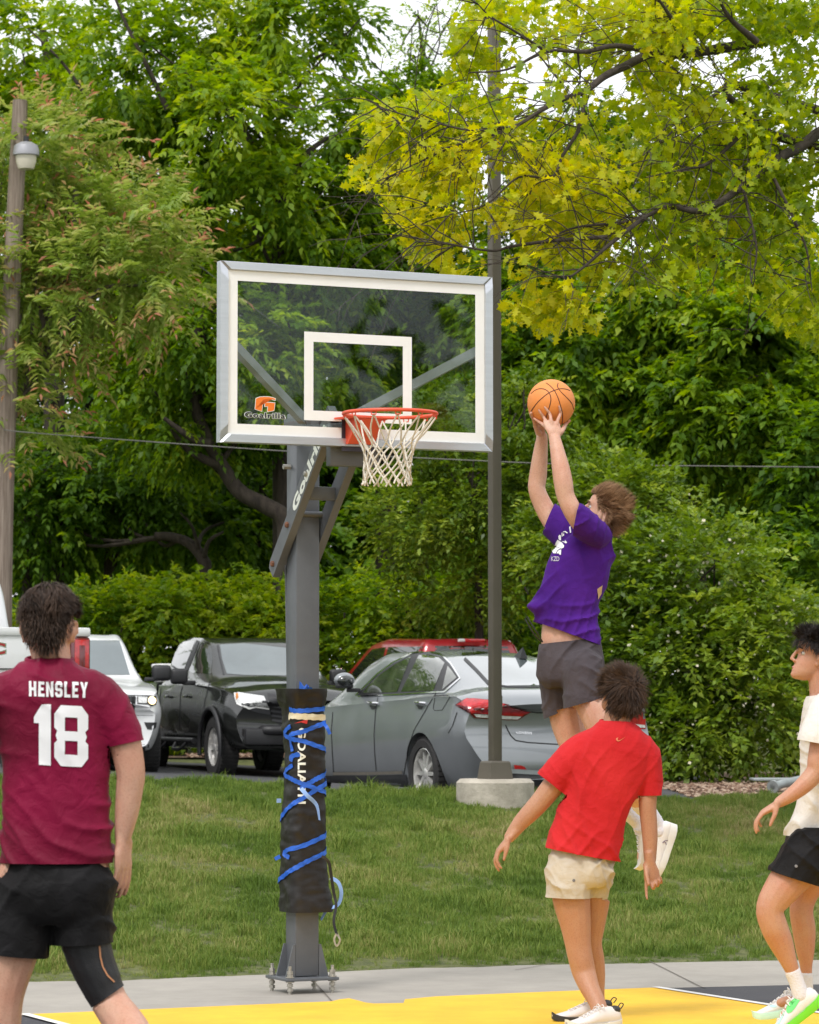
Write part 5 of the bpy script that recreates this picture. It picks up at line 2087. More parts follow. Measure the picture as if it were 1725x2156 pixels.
def garment(mb, holes, folds, vox=.0075, it=8, thick=.0035, extra=None, name='shirt', fine=.0012, keep=.006):
    """mb: closed shells -> one cloth surface. holes: (point, outward normal, radius). folds: (dir, freq, warp, amp, seed, mask or None)"""
    me = eval_mods(mb.mesh(name), [('REMESH', dict(mode='VOXEL', voxel_size=vox, use_smooth_shade=True)), ('SMOOTH', dict(factor=.5, iterations=it))])
    bm = bmesh.new()
    bm.from_mesh(me)
    bm.normal_update()
    new = []
    for v in bm.verts:
        p = v.co
        d = 0
        for dv, fr, wp, am, sd, mk in folds:
            a = am * 3.0 * max(.05, noise.noise(V((p.x * 4.2 + sd * 7, p.y * 4.2, p.z * 3.2))) + .12)
            if mk:
                a *= mk(p)
            if a:
                d += a * fold(p, dv, fr, wp, sd)
        d += fine * noise.noise(p * 30)
        new.append(p + v.normal * d)
    for v, q in zip(bm.verts, new):
        v.co = q
    if extra:
        for v in bm.verts:
            v.co = extra(v.co)
    for hole in holes:
        c, nrm, rad = V(hole[0]), V(hole[1]).normalized(), hole[2]
        lim = hole[3] if len(hole) > 3 else None
        fs = [f for f in bm.faces if (f.calc_center_median() - c).length < rad and (lim is None or lim(f.calc_center_median()))]
        if not fs:
            continue
        es = {e for f in fs for e in f.edges}
        vs = {v for f in fs for v in f.verts}
        bmesh.ops.bisect_plane(bm, geom=list(vs) + list(es) + fs, plane_co=c, plane_no=nrm, clear_outer=True)
    bmesh.ops.delete(bm, geom=[v for v in bm.verts if not v.link_faces], context='VERTS')
    keep_largest(bm)
    bm.normal_update()
    TUCK.append((BVHTree.FromBMesh(bm), keep))
    bm.to_mesh(me)
    bm.free()
    out = eval_mods(me, [('SOLIDIFY', dict(thickness=thick, offset=-1))])
    out.polygons.foreach_set('use_smooth', np.ones(len(out.polygons), dtype=bool))
    out.set_sharp_from_angle(angle=R(60))
    return out


def cloth_mat(name, c1, c2=None, rough=.85, sheen=.25, scale=3.0, weave=900, bump=.25, spec=.12):
    m, t, b = nodes_of(name)
    L = t.links.new
    tc = t.nodes.new('ShaderNodeTexCoord')
    n = t.nodes.new('ShaderNodeTexNoise')
    n.inputs['Scale'].default_value = scale
    n.inputs['Detail'].default_value = 3
    L(tc.outputs['Object'], n.inputs['Vector'])
    r = t.nodes.new('ShaderNodeValToRGB')
    r.color_ramp.elements[0].position = .36
    r.color_ramp.elements[0].color = (*c1, 1)
    r.color_ramp.elements[1].position = .62
    r.color_ramp.elements[1].color = (*(c2 or [min(1, c * 1.12) for c in c1]), 1)
    L(n.outputs['Fac'], r.inputs['Fac'])
    L(r.outputs['Color'], b.inputs['Base Color'])
    b.inputs['Roughness'].default_value = rough
    b.inputs['Sheen Weight'].default_value = sheen
    b.inputs['Specular IOR Level'].default_value = spec
    n2 = t.nodes.new('ShaderNodeTexNoise')
    n2.inputs['Scale'].default_value = weave
    n2.inputs['Detail'].default_value = 1
    L(tc.outputs['Object'], n2.inputs['Vector'])
    n3 = t.nodes.new('ShaderNodeTexNoise')
    n3.inputs['Scale'].default_value = 22
    n3.inputs['Detail'].default_value = 3
    n3.inputs['Distortion'].default_value = .8
    L(tc.outputs['Object'], n3.inputs['Vector'])
    bp = t.nodes.new('ShaderNodeBump')
    bp.inputs['Strength'].default_value = bump
    bp.inputs['Distance'].default_value = .0015
    L(n2.outputs['Fac'], bp.inputs['Height'])
    bp2 = t.nodes.new('ShaderNodeBump')
    bp2.inputs['Strength'].default_value = .6
    bp2.inputs['Distance'].default_value = .010
    L(n3.outputs['Fac'], bp2.inputs['Height'])
    L(bp.outputs['Normal'], bp2.inputs['Normal'])
    L(bp2.outputs['Normal'], b.inputs['Normal'])
    return m


def hair_mat(name, c1, c2):
    return tint_mat(name, [(0, c1), (.45, [a * .55 + b * .45 for a, b in zip(c1, c2)]), (1, c2)], .5, spec=.3)


def in_scalp(q, line):
    """q on the head in head coordinates (scaled back); line: (front z, side z, nape z)"""
    zf, zs, zn = line
    y = q.y
    if y > .055:
        lim = zf
    elif y > .015:
        lim = zf + (zs - zf) * (.055 - y) / .04
    elif y > -.035:
        lim = zs + (.02 if -.035 < y < .012 and False else 0)
    else:
        lim = zs + (zn - zs) * min(1, (-.035 - y) / .03)
    return q.z > lim


def hair(M, s, material, parent, n, length, flow, line=(.068, .012, -.075), seed=0, lift=.35, curl=.0, width=.0011, gravity=.5, jitter=.35, cap=.006, name='hair'):
    """flow(q) -> direction in head coordinates in which the strand at q is combed"""
    r_ = random.Random(seed)
    # under-layer
    mb = MB()
    zs = np.linspace(HZ[1], HZ[-1], 40)
    grid = [[head_point(float(z), 2 * math.pi * k / 48) for k in range(48)] for z in zs]
    vs, fs, ok = [], [], {}
    for i in range(40):
        for k in range(48):
            q = grid[i][k]
            c = V((0, -.01, .02))
            ok[(i, k)] = in_scalp(q, line)
            bump_ = .0025 * (1 + .5 * noise.noise(q * 45 + V((seed, 0, 0))))
            vs.append(M @ ((q + (q - c).normalized() * bump_) * s))
    for i in range(39):
        for k in range(48):
            l = (k + 1) % 48
            if ok[(i, k)] and ok[(i + 1, k)] and ok[(i, l)] and ok[(i + 1, l)]:
                fs.append((i * 48 + k, i * 48 + l, (i + 1) * 48 + l, (i + 1) * 48 + k))
    V_, F_, T_ = [], [], []
    for p in vs:
        V_.append(tuple(p))
        T_.append(.15)
    F_ += fs
    cnt = 0
    tries = 0
    while cnt < n and tries < n * 8:
        tries += 1
        dv = V((r_.gauss(0, 1), r_.gauss(0, 1), r_.gauss(0, 1))).normalized()
        z = dv.z * .1175 if dv.z > 0 else dv.z * .11
        a = math.atan2(dv.x, dv.y)
        q = head_point(z, a)
        if not in_scalp(q, line):
            continue
        cnt += 1
        nrm = (q - V((0, -.01, .02))).normalized()
        lay = r_.uniform(0, 1) ** .7 * cap
        fl = V(flow(q))
        cl = noise.noise(q * 22 + V((seed * 3, 5, 1)))
        cl2 = noise.noise(q * 26 + V((9, seed * 3, 4)))
        side = fl.cross(nrm)
        fl = (fl + side * (cl * jitter * 2.2) + nrm * (cl2 * jitter) + V((r_.gauss(0, .12), r_.gauss(0, .12), r_.gauss(0, .12)))).normalized()
        ln = (length(q) if callable(length) else length) * r_.uniform(.6, 1.15) * (1 + .25 * cl)
        d = (nrm * (lift * (1 + .4 * cl2)) + fl * (1 - .3 * lift)).normalized()
        p = q.copy() + nrm * (.002 + lay)
        pts = [p.copy()]
        ph = r_.uniform(0, 6.28)
        up_l = M.inverted().to_3x3() @ V((0, 0, -1))
        for k in range(4):
            d = (d + up_l * (gravity * .16) + fl * .12 + side * (curl * math.sin(ph + k * 1.9))).normalized()
            p = p + d * (ln / 4)
            # stay outside the skull
            e = V((p.x / .074, (p.y + .006) / .094, (p.z - .012) / .107))
            lim_ = 1.02 + lay / .09
            if e.length < lim_:
                p = p + (p - V((0, -.006, .012))).normalized() * (.002 + .09 * (lim_ - e.length))
            pts.append(p.copy())
        wd = width * r_.uniform(.7, 1.3)
        o = len(V_)
        tt = min(1, max(0, r_.gauss(.5, .22) + .3 * cl))
        for k, q_ in enumerate(pts):
            t_ = (pts[min(k + 1, 4)] - pts[max(k - 1, 0)]).normalized()
            sd = t_.cross(nrm).normalized()
            w_ = wd * (1, 1, .85, .6, .12)[k]
            for c_, h_ in ((sd * -w_, 0), (sd * w_, 0), (nrm * w_ * .9, 1)):
                V_.append(tuple(M @ ((q_ + c_) * s)))
                T_.append(tt)
        for k in range(4):
            a_ = o + k * 3
            F_ += [(a_, a_ + 1, a_ + 4, a_ + 3), (a_ + 1, a_ + 2, a_ + 5, a_ + 4), (a_ + 2, a_, a_ + 3, a_ + 5)]
    me = np_mesh(name, V_, np.array(F_), smooth=True, tint=T_)
    return add(name, me, material, parent)


def shoe(parent, heel, fwd, up, s, m_up, m_sole, mid=None, length=.30, laces=True, sole_h=.032, m_lace=None, label=None):
    """heel = lowest rear point of the sole"""
    f = V(fwd).normalized()
    u = (V(up) - f * V(up).dot(f)).normalized()
    r = f.cross(u)
    t_ = [0, .03, .10, .2, .35, .5, .65, .78, .9, .97, 1.0]
    wd = [.018, .027, .034, .036, .035, .038, .045, .047, .040, .026, .010]
    th = [.070, .092, .103, .106, .104, .088, .068, .056, .047, .040, .034]
    rise = [.012, .008, .003, 0, 0, 0, 0, .002, .008, .016, .024]
    rings, srings = [], []
    for i in range(31):
        x = i / 30
        w_, h, z0 = interp(t_, wd, x) * s, interp(t_, th, x) * s, interp(t_, rise, x) * s
        c = heel + f * (x * length * s)
        ring = []
        for k in range(16):
            a = 2 * math.pi * k / 16
            cx, cz = math.cos(a), math.sin(a)
            tp = 1 - .35 * max(0, cz)
            ring.append(c + r * (w_ * tp * math.copysign(abs(cx) ** .75, cx)) + u * (sole_h * s * .6 + z0 + (h - sole_h * s * .6 - z0) * (.5 + .5 * math.copysign(abs(cz) ** .8, cz))))
        rings.append(ring)
        ws = w_ + .004 * s
        sh = sole_h * s * (1.15 if x < .3 else 1.0)
        srings.append([c + r * (ws * a) + u * b for a, b in ((-.92, z0), (-1.0, z0 + .008 * s), (-.97, z0 + sh), (.97, z0 + sh), (1.0, z0 + .008 * s), (.92, z0))])
    sh_o = MB().loft(rings).build('shoe', m_up, parent, smooth=70, label=label)
    so = MB().loft(srings).build('sole', m_sole, sh_o, smooth=40, world=False)
    if laces:
        mb = MB()
        for k in range(5):
            x = .40 + .07 * k
            w_, h = interp(t_, wd, x) * s * .45, interp(t_, th, x) * s
            c = heel + f * (x * length * s) + u * (h + .002)
            c2 = c + f * (.04 * length * s) - u * .003 * s
            mb.tube([c - r * w_ - u * .004, c + u * .003, c2 + r * w_ - u * .004], .003 * s, 5)
            mb.tube([c + r * w_ - u * .004, c + u * .003, c2 - r * w_ - u * .004], .003 * s, 5)
        c = heel + f * (.37 * length * s) + u * (interp(t_, th, .37) * s + .004)
        for sg in (-1, 1):
            mb.tube(catmull([c, c + r * sg * .02 + u * .012, c + r * sg * .034 - u * .004, c + r * sg * .012 + f * .006], 4), .0026 * s, 5)
            mb.tube(catmull([c, c + r * sg * .018 + f * .02, c + r * sg * .03 - u * .02 + f * .02], 4), .0022 * s, 5)
        mb.build('laces', m_lace or m_up, sh_o, smooth=60, world=False)
    return sh_o, (heel, f, u, r)


def face_parts(M, s, t, hair_m, lip_col):
    m_eye = MATS.get('eye_white') or mat('eye_white', (.42, .40, .38), .25, var=.02)
    m_iris = MATS.get('iris_dark') or mat('iris_dark', (.05, .03, .02), .2)
    for sx in (-1, 1):
        e = MB().sphere(M @ (V((sx * .031, .0595, .002)) * s), .0115 * s, 12, 8).build('eye', m_eye, t, smooth=180)
        MB().sphere(M @ (V((sx * .031, .0672, .002)) * s), .0056 * s, 10, 6).build('iris', m_iris, e, smooth=180, world=False)
        pts = [M @ (V((sx * x, y, z)) * s) for x, y, z in ((.012, .088, .021), (.028, .089, .027), (.048, .072, .022))]
        MB().tube(catmull(pts, 4), [(.0022, .004)] * 9, 6).build('eyebrow', hair_m, t, smooth=60)
    ml = mat('lips_' + str(lip_col), lip_col, .4)
    pts = [M @ (V((x, y, z)) * s) for x, y, z in ((-.020, .078, -.073), (-.009, .0895, -.0685), (0, .091, -.070), (.009, .0895, -.0685), (.020, .078, -.073))]
    MB().tube(catmull(pts, 3), [(.0035, .0035)] * 13, 6).build('lips', ml, t, smooth=60)


def hem_band(me_pts):
    pass
# ------------------------------------------------------------------ people
X_, Y_, Z_ = V((1, 0, 0)), V((0, 1, 0)), V((0, 0, 1))


def torso(fig, rows, mb, k=.62, seg=20, grow=0.0, dy=0.0):
    """rows (v, uL, uR[, k[, dy]]) -> closed trunk"""
    pts, rad = [], []
    for q in rows:
        kk = q[3] if len(q) > 3 else k
        d = q[4] if len(q) > 4 else dy
        r = (q[2] - q[1]) / 2 / S(fig.y + d) + grow
        pts.append(P((q[1] + q[2]) / 2, q[0], fig.y + d))
        rad.append(V((r, kk * r, 0)))
    c, rr = catmull(pts, 4), catmull(rad, 4)
    # horizontal rings, straight cut ends
    rings = []
    for p, r in zip(c, rr):
        rings.append([p + X_ * (r.x * math.copysign(abs(math.cos(a)) ** .85, math.cos(a))) + Y_ * (r.y * math.copysign(abs(math.sin(a)) ** .85, math.sin(a))) for a in np.linspace(0, 2 * math.pi, seg + 1)[:-1]])
    mb.loft(rings)


def px_patch_on(obj, polys, name, material, parent, off=.003, cell=4, world=True):
    return px_patch(polys, bvh_of(obj.data), off, name, material, parent, cell, world)


def near_ray(y0):
    def f(u, v):
        o = V((0, 0, HCAM))
        d = (P(u, v, 17) - o).normalized()
        return o + d * (y0 - 1.2), d
    return f


def print_on(obj, bm, name, material, parent, y0, off=.003):
    return add(name, project(bm, near_ray(y0), bvh_of(obj.data), off, name), material, parent)


BLK = [  # block jersey letters as strokes in a 0..w x 0..7 box
]


def block(ch):
    """chamfered block letters: list of polygons, width"""
    b = 1.55
    H, W, c = 7.0, 4.6, 1.0
    if ch == 'H':
        return [[(0, 0), (b, 0), (b, H), (0, H)], [(W - b, 0), (W, 0), (W, H), (W - b, H)], [(b, 2.8), (W - b, 2.8), (W - b, 4.2), (b, 4.2)]], W
    if ch == 'E':
        w_ = 3.9
        return [[(0, 0), (b, 0), (b, H), (0, H)], [(b, 0), (w_, 0), (w_, 1.4), (b, 1.4)], [(b, 2.85), (w_ - .5, 2.85), (w_ - .5, 4.15), (b, 4.15)], [(b, H - 1.4), (w_, H - 1.4), (w_, H), (b, H)]], w_
    if ch == 'N':
        return [[(0, 0), (b, 0), (b, H), (0, H)], [(W - b, 0), (W, 0), (W, H), (W - b, H)], [(b, H), (b, H - 2.6), (W - b, 0), (W - b, 2.6)]], W
    if ch == 'S':
        return [[(c, 0), (W - c, 0), (W, c), (W, 1.4), (0, 1.4), (0, c)], [(W - b, 1.4), (W, 1.4), (W, 3.4), (W - .8, 4.2), (W - b, 4.2 - 1.4)], [(W - .8, 4.2), (0 + .8, 4.2), (.8, 4.2), (.8, 2.8), (W - b, 2.8)],
                [(0, 3.6), (.8, 2.8), (.8, 4.2), (b, 4.2), (b, H - 1.4), (0, H - 1.4)], [(0, H - 1.4), (W, H - 1.4), (W, H - c), (W - c, H), (c, H), (0, H - c)], [(0, 1.4), (b, 1.4), (b, 2.2), (0, 2.2)], [(W - b, H - 2.2), (W, H - 2.2), (W, H - 1.4), (W - b, H - 1.4)]], W
    if ch == 'L':
        w_ = 3.8
        return [[(0, 0), (b, 0), (b, H), (0, H)], [(b, 0), (w_, 0), (w_, 1.4), (b, 1.4)]], w_
    if ch == 'Y':
        return [[(W / 2 - b / 2, 0), (W / 2 + b / 2, 0), (W / 2 + b / 2, 3.0), (W / 2 - b / 2, 3.0)], [(W / 2 - b / 2, 3.0), (W / 2 + b / 2, 3.0), (b, H), (0, H)], [(W / 2 - .2, 3.0), (W / 2 + b / 2, 3.0), (W, H), (W - b, H)]], W
    if ch == '1':
        w_ = 2.6
        return [[(.75, 0), (w_, 0), (w_, H), (1.2, H), (0, H - 1.5), (0, H - 2.2), (.75, H - 2.2)]], w_
    if ch == '8':
        w_ = 5.2
        b8 = 1.62
        return [[(c, 0), (w_ - c, 0), (w_, c), (w_, 1.35), (0, 1.35), (0, c)], [(0, 1.35), (b8, 1.35), (b8, 2.95), (.45, 2.95), (0, 2.6)], [(w_ - b8, 1.35), (w_, 1.35), (w_, 2.6), (w_ - .45, 2.95), (w_ - b8, 2.95)],
                [(.45, 2.95), (w_ - .45, 2.95), (w_ - .2, 3.5), (w_ - .45, 4.05), (.45, 4.05), (.2, 3.5)], [(.45, 4.05), (b8, 4.05), (b8, 5.65), (0, 5.65), (0, 4.4)], [(w_ - b8, 4.05), (w_ - .45, 4.05), (w_, 4.4), (w_, 5.65), (w_ - b8, 5.65)],
                [(0, 5.65), (w_, 5.65), (w_, H - c), (w_ - c, H), (c, H), (0, H - c)]], w_


def block_text(txt, gap, box, cell=3.0, slant=0.0):
    """letters fitted to photo box (u0, u1, v_top, v_bottom)"""
    polys, x = [], 0
    for ch in txt:
        pl, w_ = block(ch)
        polys += [[(px + x, py) for px, py in p] for p in pl]
        x += w_ + gap
    x -= gap
    u0, u1, vt, vb = box
    out = [[(u0 + (u1 - u0) * px / x, vb - (vb - vt) * py / 7.0 + slant * ((px / x) - .5)) for px, py in p] for p in polys]
    return poly_bm(out, cell)


SK_A = skin_mat('skin_fair', (.56, .33, .235), (.52, .255, .175))
SK_B = skin_mat('skin_tanned', (.45, .24, .145), (.42, .20, .118))
SK_C = skin_mat('skin_light', (.60, .37, .27), (.55, .28, .195))
SK_D = skin_mat('skin_warm', (.50, .28, .185), (.48, .22, .14))
M_SHOEW = mat('white_shoe', (.68, .67, .66), .55, var=.05, vscale=20, bump=.2, bscale=200)
M_SHOEP = mat('pale_pink_shoe', (.66, .62, .60), .55, var=.04, vscale=12, bump=.2, bscale=200)
M_SOCK = mat('white_sock', (.66, .645, .69), .9, var=.04, bump=.5, bscale=120)
M_SOLEW = mat('white_sole', (.68, .68, .66), .5, var=.04)
M_SOLEG = mat('green_sole', (.16, .62, .03), .45, var=.1)
M_SOLED = mat('dark_sole', (.03, .03, .03), .6)
M_WPRINT = mat('white_shirt_print', (.80, .79, .80), .6, var=.04)

# ---------------- man in the maroon jersey, seen from behind
mar = thing('person', 'person in maroon number 18 jersey and black shorts, seen from behind', 'person', (P(110, 1500, 10.07).x, 10.07, 0))
fg = Fig(10.07)
b = fg.mb
torso(fg, [(1392, 62, 146, .8), (1412, 40, 170), (1440, 5, 205), (1480, 0, 212), (1540, 8, 215), (1640, 16, 218), (1740, 14, 222), (1820, 5, 230), (1880, 8, 228), (1920, 30, 205)], b, .60)
fg.chain([(104, 1418, 108, 0, .85), (104, 1385, 92, .01), (104, 1345, 84, .02)], b)
fg.chain([(70, 1440, 92), (20, 1452, 90), (-22, 1480, 82), (-48, 1560, 68), (-62, 1640, 62), (-60, 1700, 54), (-52, 1765, 38)], b)
fg.chain([(138, 1440, 92), (190, 1452, 90), (234, 1480, 84), (262, 1560, 70), (275, 1625, 62), (273, 1660, 58), (267, 1710, 51), (259, 1762, 36)], b)
add_hand(b, P(260, 1766, 10.066), (.0, .04, -1), (-.80, .45, 0), (0, 1, 0), 1.04, (.16, .2, .24, .3), .05, (.75, .45, .3))
add_hand(b, P(-52, 1768, 10.066), (.02, .05, -1), (.85, .25, 0), (0, 1, 0), 1.04, (.35, .35, .4, .45), .05, (.75, .45, .3))
fg.chain([(58, 1850, 135), (45, 1920, 128), (24, 2012, 108), (3, 2090, 98), (-2, 2150, 94), (0, 2200, 88), (0, 2260, 96), (0, 2340, 76), (0, 2430, 50), (0, 2480, 48)], b)
fg.chain([(165, 1850, 135), (172, 1920, 124), (183, 1994, 100), (210, 2065, 86), (232, 2112, 78), (262, 2156, 86, -.05), (285, 2200, 90, -.12), (318, 2290, 70, -.22), (345, 2370, 48, -.3), (350, 2400, 46, -.32)], b)
fg.chain([(0, 2490, 46), (0, 2510, 60, .1), (-5, 2520, 50, .16)], b)
fg.chain([(350, 2405, 46, -.32), (352, 2440, 55, -.26), (352, 2480, 50, -.2)], b)
MH = frame_of(P(103, 1323, 10.09), (.04, 1, -.06), (0, 0, 1))
add_head(b, MH, 1.03)
BODY_mar = add('body', body_mesh(b), SK_A, mar)
H_MAR = hair_mat('dark_brown_hair', (.016, .009, .006), (.10, .060, .040))
hair(MH, 1.03, H_MAR, mar, 5200, lambda q: .036 if q.z > .05 else .026, lambda q: V((q.x * 2.2 + .25, -.9 if q.y < .03 else -.2, -.25 - 1.3 * max(0, -q.y) * 9)), line=(.070, .030, -.082), seed=3, lift=.42, gravity=.7, jitter=.55, cap=.014)
face_parts(MH, 1.03, mar, H_MAR, (.45, .18, .15))
s = MB()
torso(fg, [(1384, 60, 148, .8), (1398, 42, 166, .72), (1418, 12, 196, .64), (1445, -14, 224, .58), (1490, -16, 228, .58), (1550, -4, 230, .60), (1610, 4, 231, .60), (1680, 5, 231, .62), (1740, 4, 234, .64), (1800, 0, 239, .66), (1850, -4, 242, .66)], s, .6, 26)
fg.chain([(160, 1448, 96), (205, 1470, 104), (238, 1510, 98), (262, 1562, 84), (276, 1600, 80)], s)
fg.chain([(48, 1448, 96), (3, 1470, 104), (-30, 1510, 98), (-52, 1562, 84), (-64, 1600, 80)], s)
cM = P(115, 1800, 10.07)
def mar_hem(p):
    w_ = smoothstep(1.42, 1.06, p.z)
    x = (p.x - cM.x) / .18
    return p + Z_ * (w_ * .028 * (x * x - .3))
low = lambda p: smoothstep(1.36, 1.12, p.z)
hi = lambda p: smoothstep(1.2, 1.5, p.z) * .8 + .2
me = garment(s, [(P(115, 1816, 10.07), (0, 0, -1), .42), (P(265, 1566, 10.07), (.22, 0, -1), .12, lambda c: c.x > P(234, 1566, 10.07).x), (P(-55, 1566, 10.07), (-.22, 0, -1), .12, lambda c: c.x < P(-12, 1566, 10.07).x), (P(104, 1389, 10.07), (0, .10, 1), .10)],
             [(V((.25, 0, .97)), 52, .8, .0055, 3, low), (V((.55, 0, .83)), 34, .7, .0055, 8, None), (V((-.6, 0, .8)), 30, .7, .0050, 13, hi), (V((.95, 0, .25)), 38, .6, .0040, 23, lambda p: 1 - low(p))], extra=mar_hem)
M_MAR = cloth_mat('maroon_jersey', (.105, .003, .016), (.205, .004, .036), .55, .04, 2.6, 700, .2, .14)
shirt = add('jersey', me, M_MAR, mar)
print_on(shirt, block_text('HENSLEY', 1.05, (61.5, 184, 1436, 1468), 5, 3), 'name_lettering', M_WPRINT, mar, 10.07)
print_on(shirt, block_text('18', .55, (72, 185, 1485, 1613), 6, 6), 'number', M_WPRINT, mar, 10.07)
ring = [P(104, 1390, 10.07) + V((.071 * math.cos(a), .052 * math.sin(a) + .0, .010 * math.sin(a))) for a in np.linspace(0, 6.283, 33)[:-1]]
MB().tube(ring, [(.006, .009)] * 32, 8, closed=True).build('collar', M_MAR, mar, smooth=60)
s = MB()
torso(fg, [(1768, 24, 210, .52), (1795, 18, 218, .54), (1830, 0, 236, .60), (1870, -14, 245, .66), (1920, -8, 240, .64), (1945, 10, 225, .6)], s, .66, 24)
fg.chain([(50, 1900, 130, 0, 1.05), (44, 1950, 136, 0, 1.05), (36, 2010, 138, 0, 1.05), (28, 2060, 136, 0, 1.05)], s)
fg.chain([(172, 1890, 132, 0, 1.05), (176, 1940, 130, 0, 1.05), (178, 1990, 128, 0, 1.05), (182, 2040, 128, 0, 1.05)], s)
me = garment(s, [(P(36, 2011, 10.07), (-.1, 0, -1), .19, lambda c: c.x < P(104, 2000, 10.07).x), (P(177, 1987, 10.07), (.05, .0, -1), .19, lambda c: c.x > P(104, 2000, 10.07).x), (P(115, 1772, 10.07), (0, 0, 1), .35)],
             [(V((.5, 0, .85)), 28, .7, .0090, 4, None), (V((-.7, 0, .7)), 36, .7, .0085, 9, None), (V((.95, 0, .2)), 34, .5, .004, 15, None)], name='shorts', it=6)
M_BSH = cloth_mat('black_shorts_cloth', (.007, .0066, .007), (.011, .0105, .0115), .6, .04, 5, 600, .15, .10)
add('shorts', me, M_BSH, mar)
s = MB()
fg.chain([(176, 1955, 108), (183, 1994, 103), (197, 2035, 96), (211, 2066, 90), (222, 2090, 84), (240, 2120, 84)], s)
cS = P(229, 2097, 10.07)
me = garment(s, [(cS, (.55, 0, -.80), .085)], [(V((.4, 0, .9)), 90, .3, .0012, 3, None)], name='knee_sleeve', vox=.006, it=3, thick=.002)
ks = add('knee_sleeve', me, mat('black_compression_fabric', (.008, .008, .010), .5, var=.2, bump=.3, bscale=300), mar)
px_patch_on(ks, ribbon2d([(209, 1992), (211, 2015), (216, 2036), (226, 2054), (240, 2068)], 3.2), 'stitching', mat('orange_stitch', (.50, .22, .10), .6), mar, .0025, 3)
M_SHB = mat('black_shoe', (.02, .02, .022), .5)
shoe(mar, P(0, 2530, 9.95), (-.1, 1, 0), (0, 0, 1), 1.0, M_SHB, M_SOLEW)
shoe(mar, V((P(350, 2440, 9.75).x, 9.72, .11)), (.05, .92, -.38), (0, .38, .92), 1.0, M_SHB, M_SOLEW)

tuck(BODY_mar, [(P(262, 1700, 10.07), .16), (P(254, 1810, 10.07), .12), (P(-60, 1700, 10.07), .16), (P(-54, 1810, 10.07), .12)])

# ---------------- man in the red shirt
red = thing('person', 'person in red t-shirt and beige shorts watching the shot', 'person', (P(1240, 2140, 15.9).x, 15.9, 0))
fr_ = Fig(15.9)
b = fr_.mb
torso(fr_, [(1526, 1268, 1328, .85), (1545, 1240, 1346), (1575, 1216, 1362), (1620, 1206, 1350), (1680, 1196, 1326), (1730, 1184, 1304), (1780, 1172, 1292), (1830, 1166, 1288), (1870, 1172, 1280)], b, .62)
fr_.chain([(1296, 1545, 74), (1299, 1520, 58), (1304, 1492, 54)], b)
fr_.chain([(1258, 1562, 60), (1216, 1588, 56), (1190, 1625, 50), (1160, 1661, 47), (1138, 1688, 43), (1118, 1710, 40), (1096, 1733, 34), (1074, 1762, 25)], b)
fr_.chain([(1326, 1562, 60), (1360, 1590, 54), (1367, 1640, 44), (1364, 1690, 38), (1366, 1725, 36), (1369, 1765, 33), (1369, 1812, 26)], b)
add_hand(b, P(1073, 1764, 15.88), (-.62, -.05, -.72), (.75, .1, -.62), (.1, -1, -.1), 1.0, (.55, .50, .50, .55), .10, (.8, .35, .5))
add_hand(b, P(1369, 1815, 15.88), (.12, .02, -1), (.25, -1, 0), (-1, 0, 0), 1.02, (.18, .95, 1.05, 1.1), .12, (.85, .25, .55))
fr_.chain([(1200, 1830, 92), (1204, 1895, 80), (1212, 1945, 66), (1217, 1985, 56), (1223, 2018, 53), (1231, 2050, 50), (1243, 2082, 42, -.05), (1258, 2112, 36, -.1), (1268, 2146, 35, -.15)], b)
fr_.chain([(1252, 1830, 84, .08), (1252, 1895, 66, .12), (1247, 1950, 54, .14), (1244, 1985, 48, .15), (1248, 2020, 50, .17), (1253, 2055, 44, .18), (1258, 2092, 31, .18), (1260, 2118, 30, .18)], b)
fr_.chain([(1268, 2148, 28, -.15), (1258, 2152, 26, -.17)], b)
fr_.chain([(1262, 2122, 28, .18), (1240, 2132, 26, .17)], b)
RH = frame_of(P(1306, 1464, 15.92), (-.42, .72, .52), (.22, -.40, .88))
add_head(b, RH, 1.02)
BODY_red = add('body', body_mesh(b), SK_B, red)
H_RED = hair_mat('brown_hair', (.012, .006, .004), (.115, .064, .038))
def red_flow(q):
    c = V((.012, -.072, .070))
    d = q - c
    return V((d.x * 9 + .5 * d.z * 9 * .4, d.y * 8, d.z * 7 - .25))
hair(RH, 1.02, H_RED, red, 5600, lambda q: .066 if q.z > -.01 else .042, red_flow, line=(.060, .018, -.080), seed=11, lift=.34, gravity=.55, jitter=.85, curl=.06, cap=.014, width=.0013)
face_parts(RH, 1.02, red, H_RED, (.45, .18, .14))
s = MB()
torso(fr_, [(1516, 1264, 1332, .85), (1530, 1248, 1344, .78), (1550, 1222, 1364, .68), (1580, 1200, 1378, .60), (1620, 1190, 1372, .58), (1665, 1184, 1350, .60), (1705, 1172, 1328, .62), (1745, 1159, 1315, .64), (1785, 1148, 1309, .66), (1840, 1140, 1300, .66)], s, .6, 26)
fr_.chain([(1262, 1566, 76), (1222, 1588, 82), (1188, 1620, 78), (1160, 1650, 74), (1150, 1662, 74)], s)
fr_.chain([(1322, 1564, 76), (1356, 1590, 72), (1368, 1630, 58), (1370, 1672, 50), (1371, 1700, 48)], s)
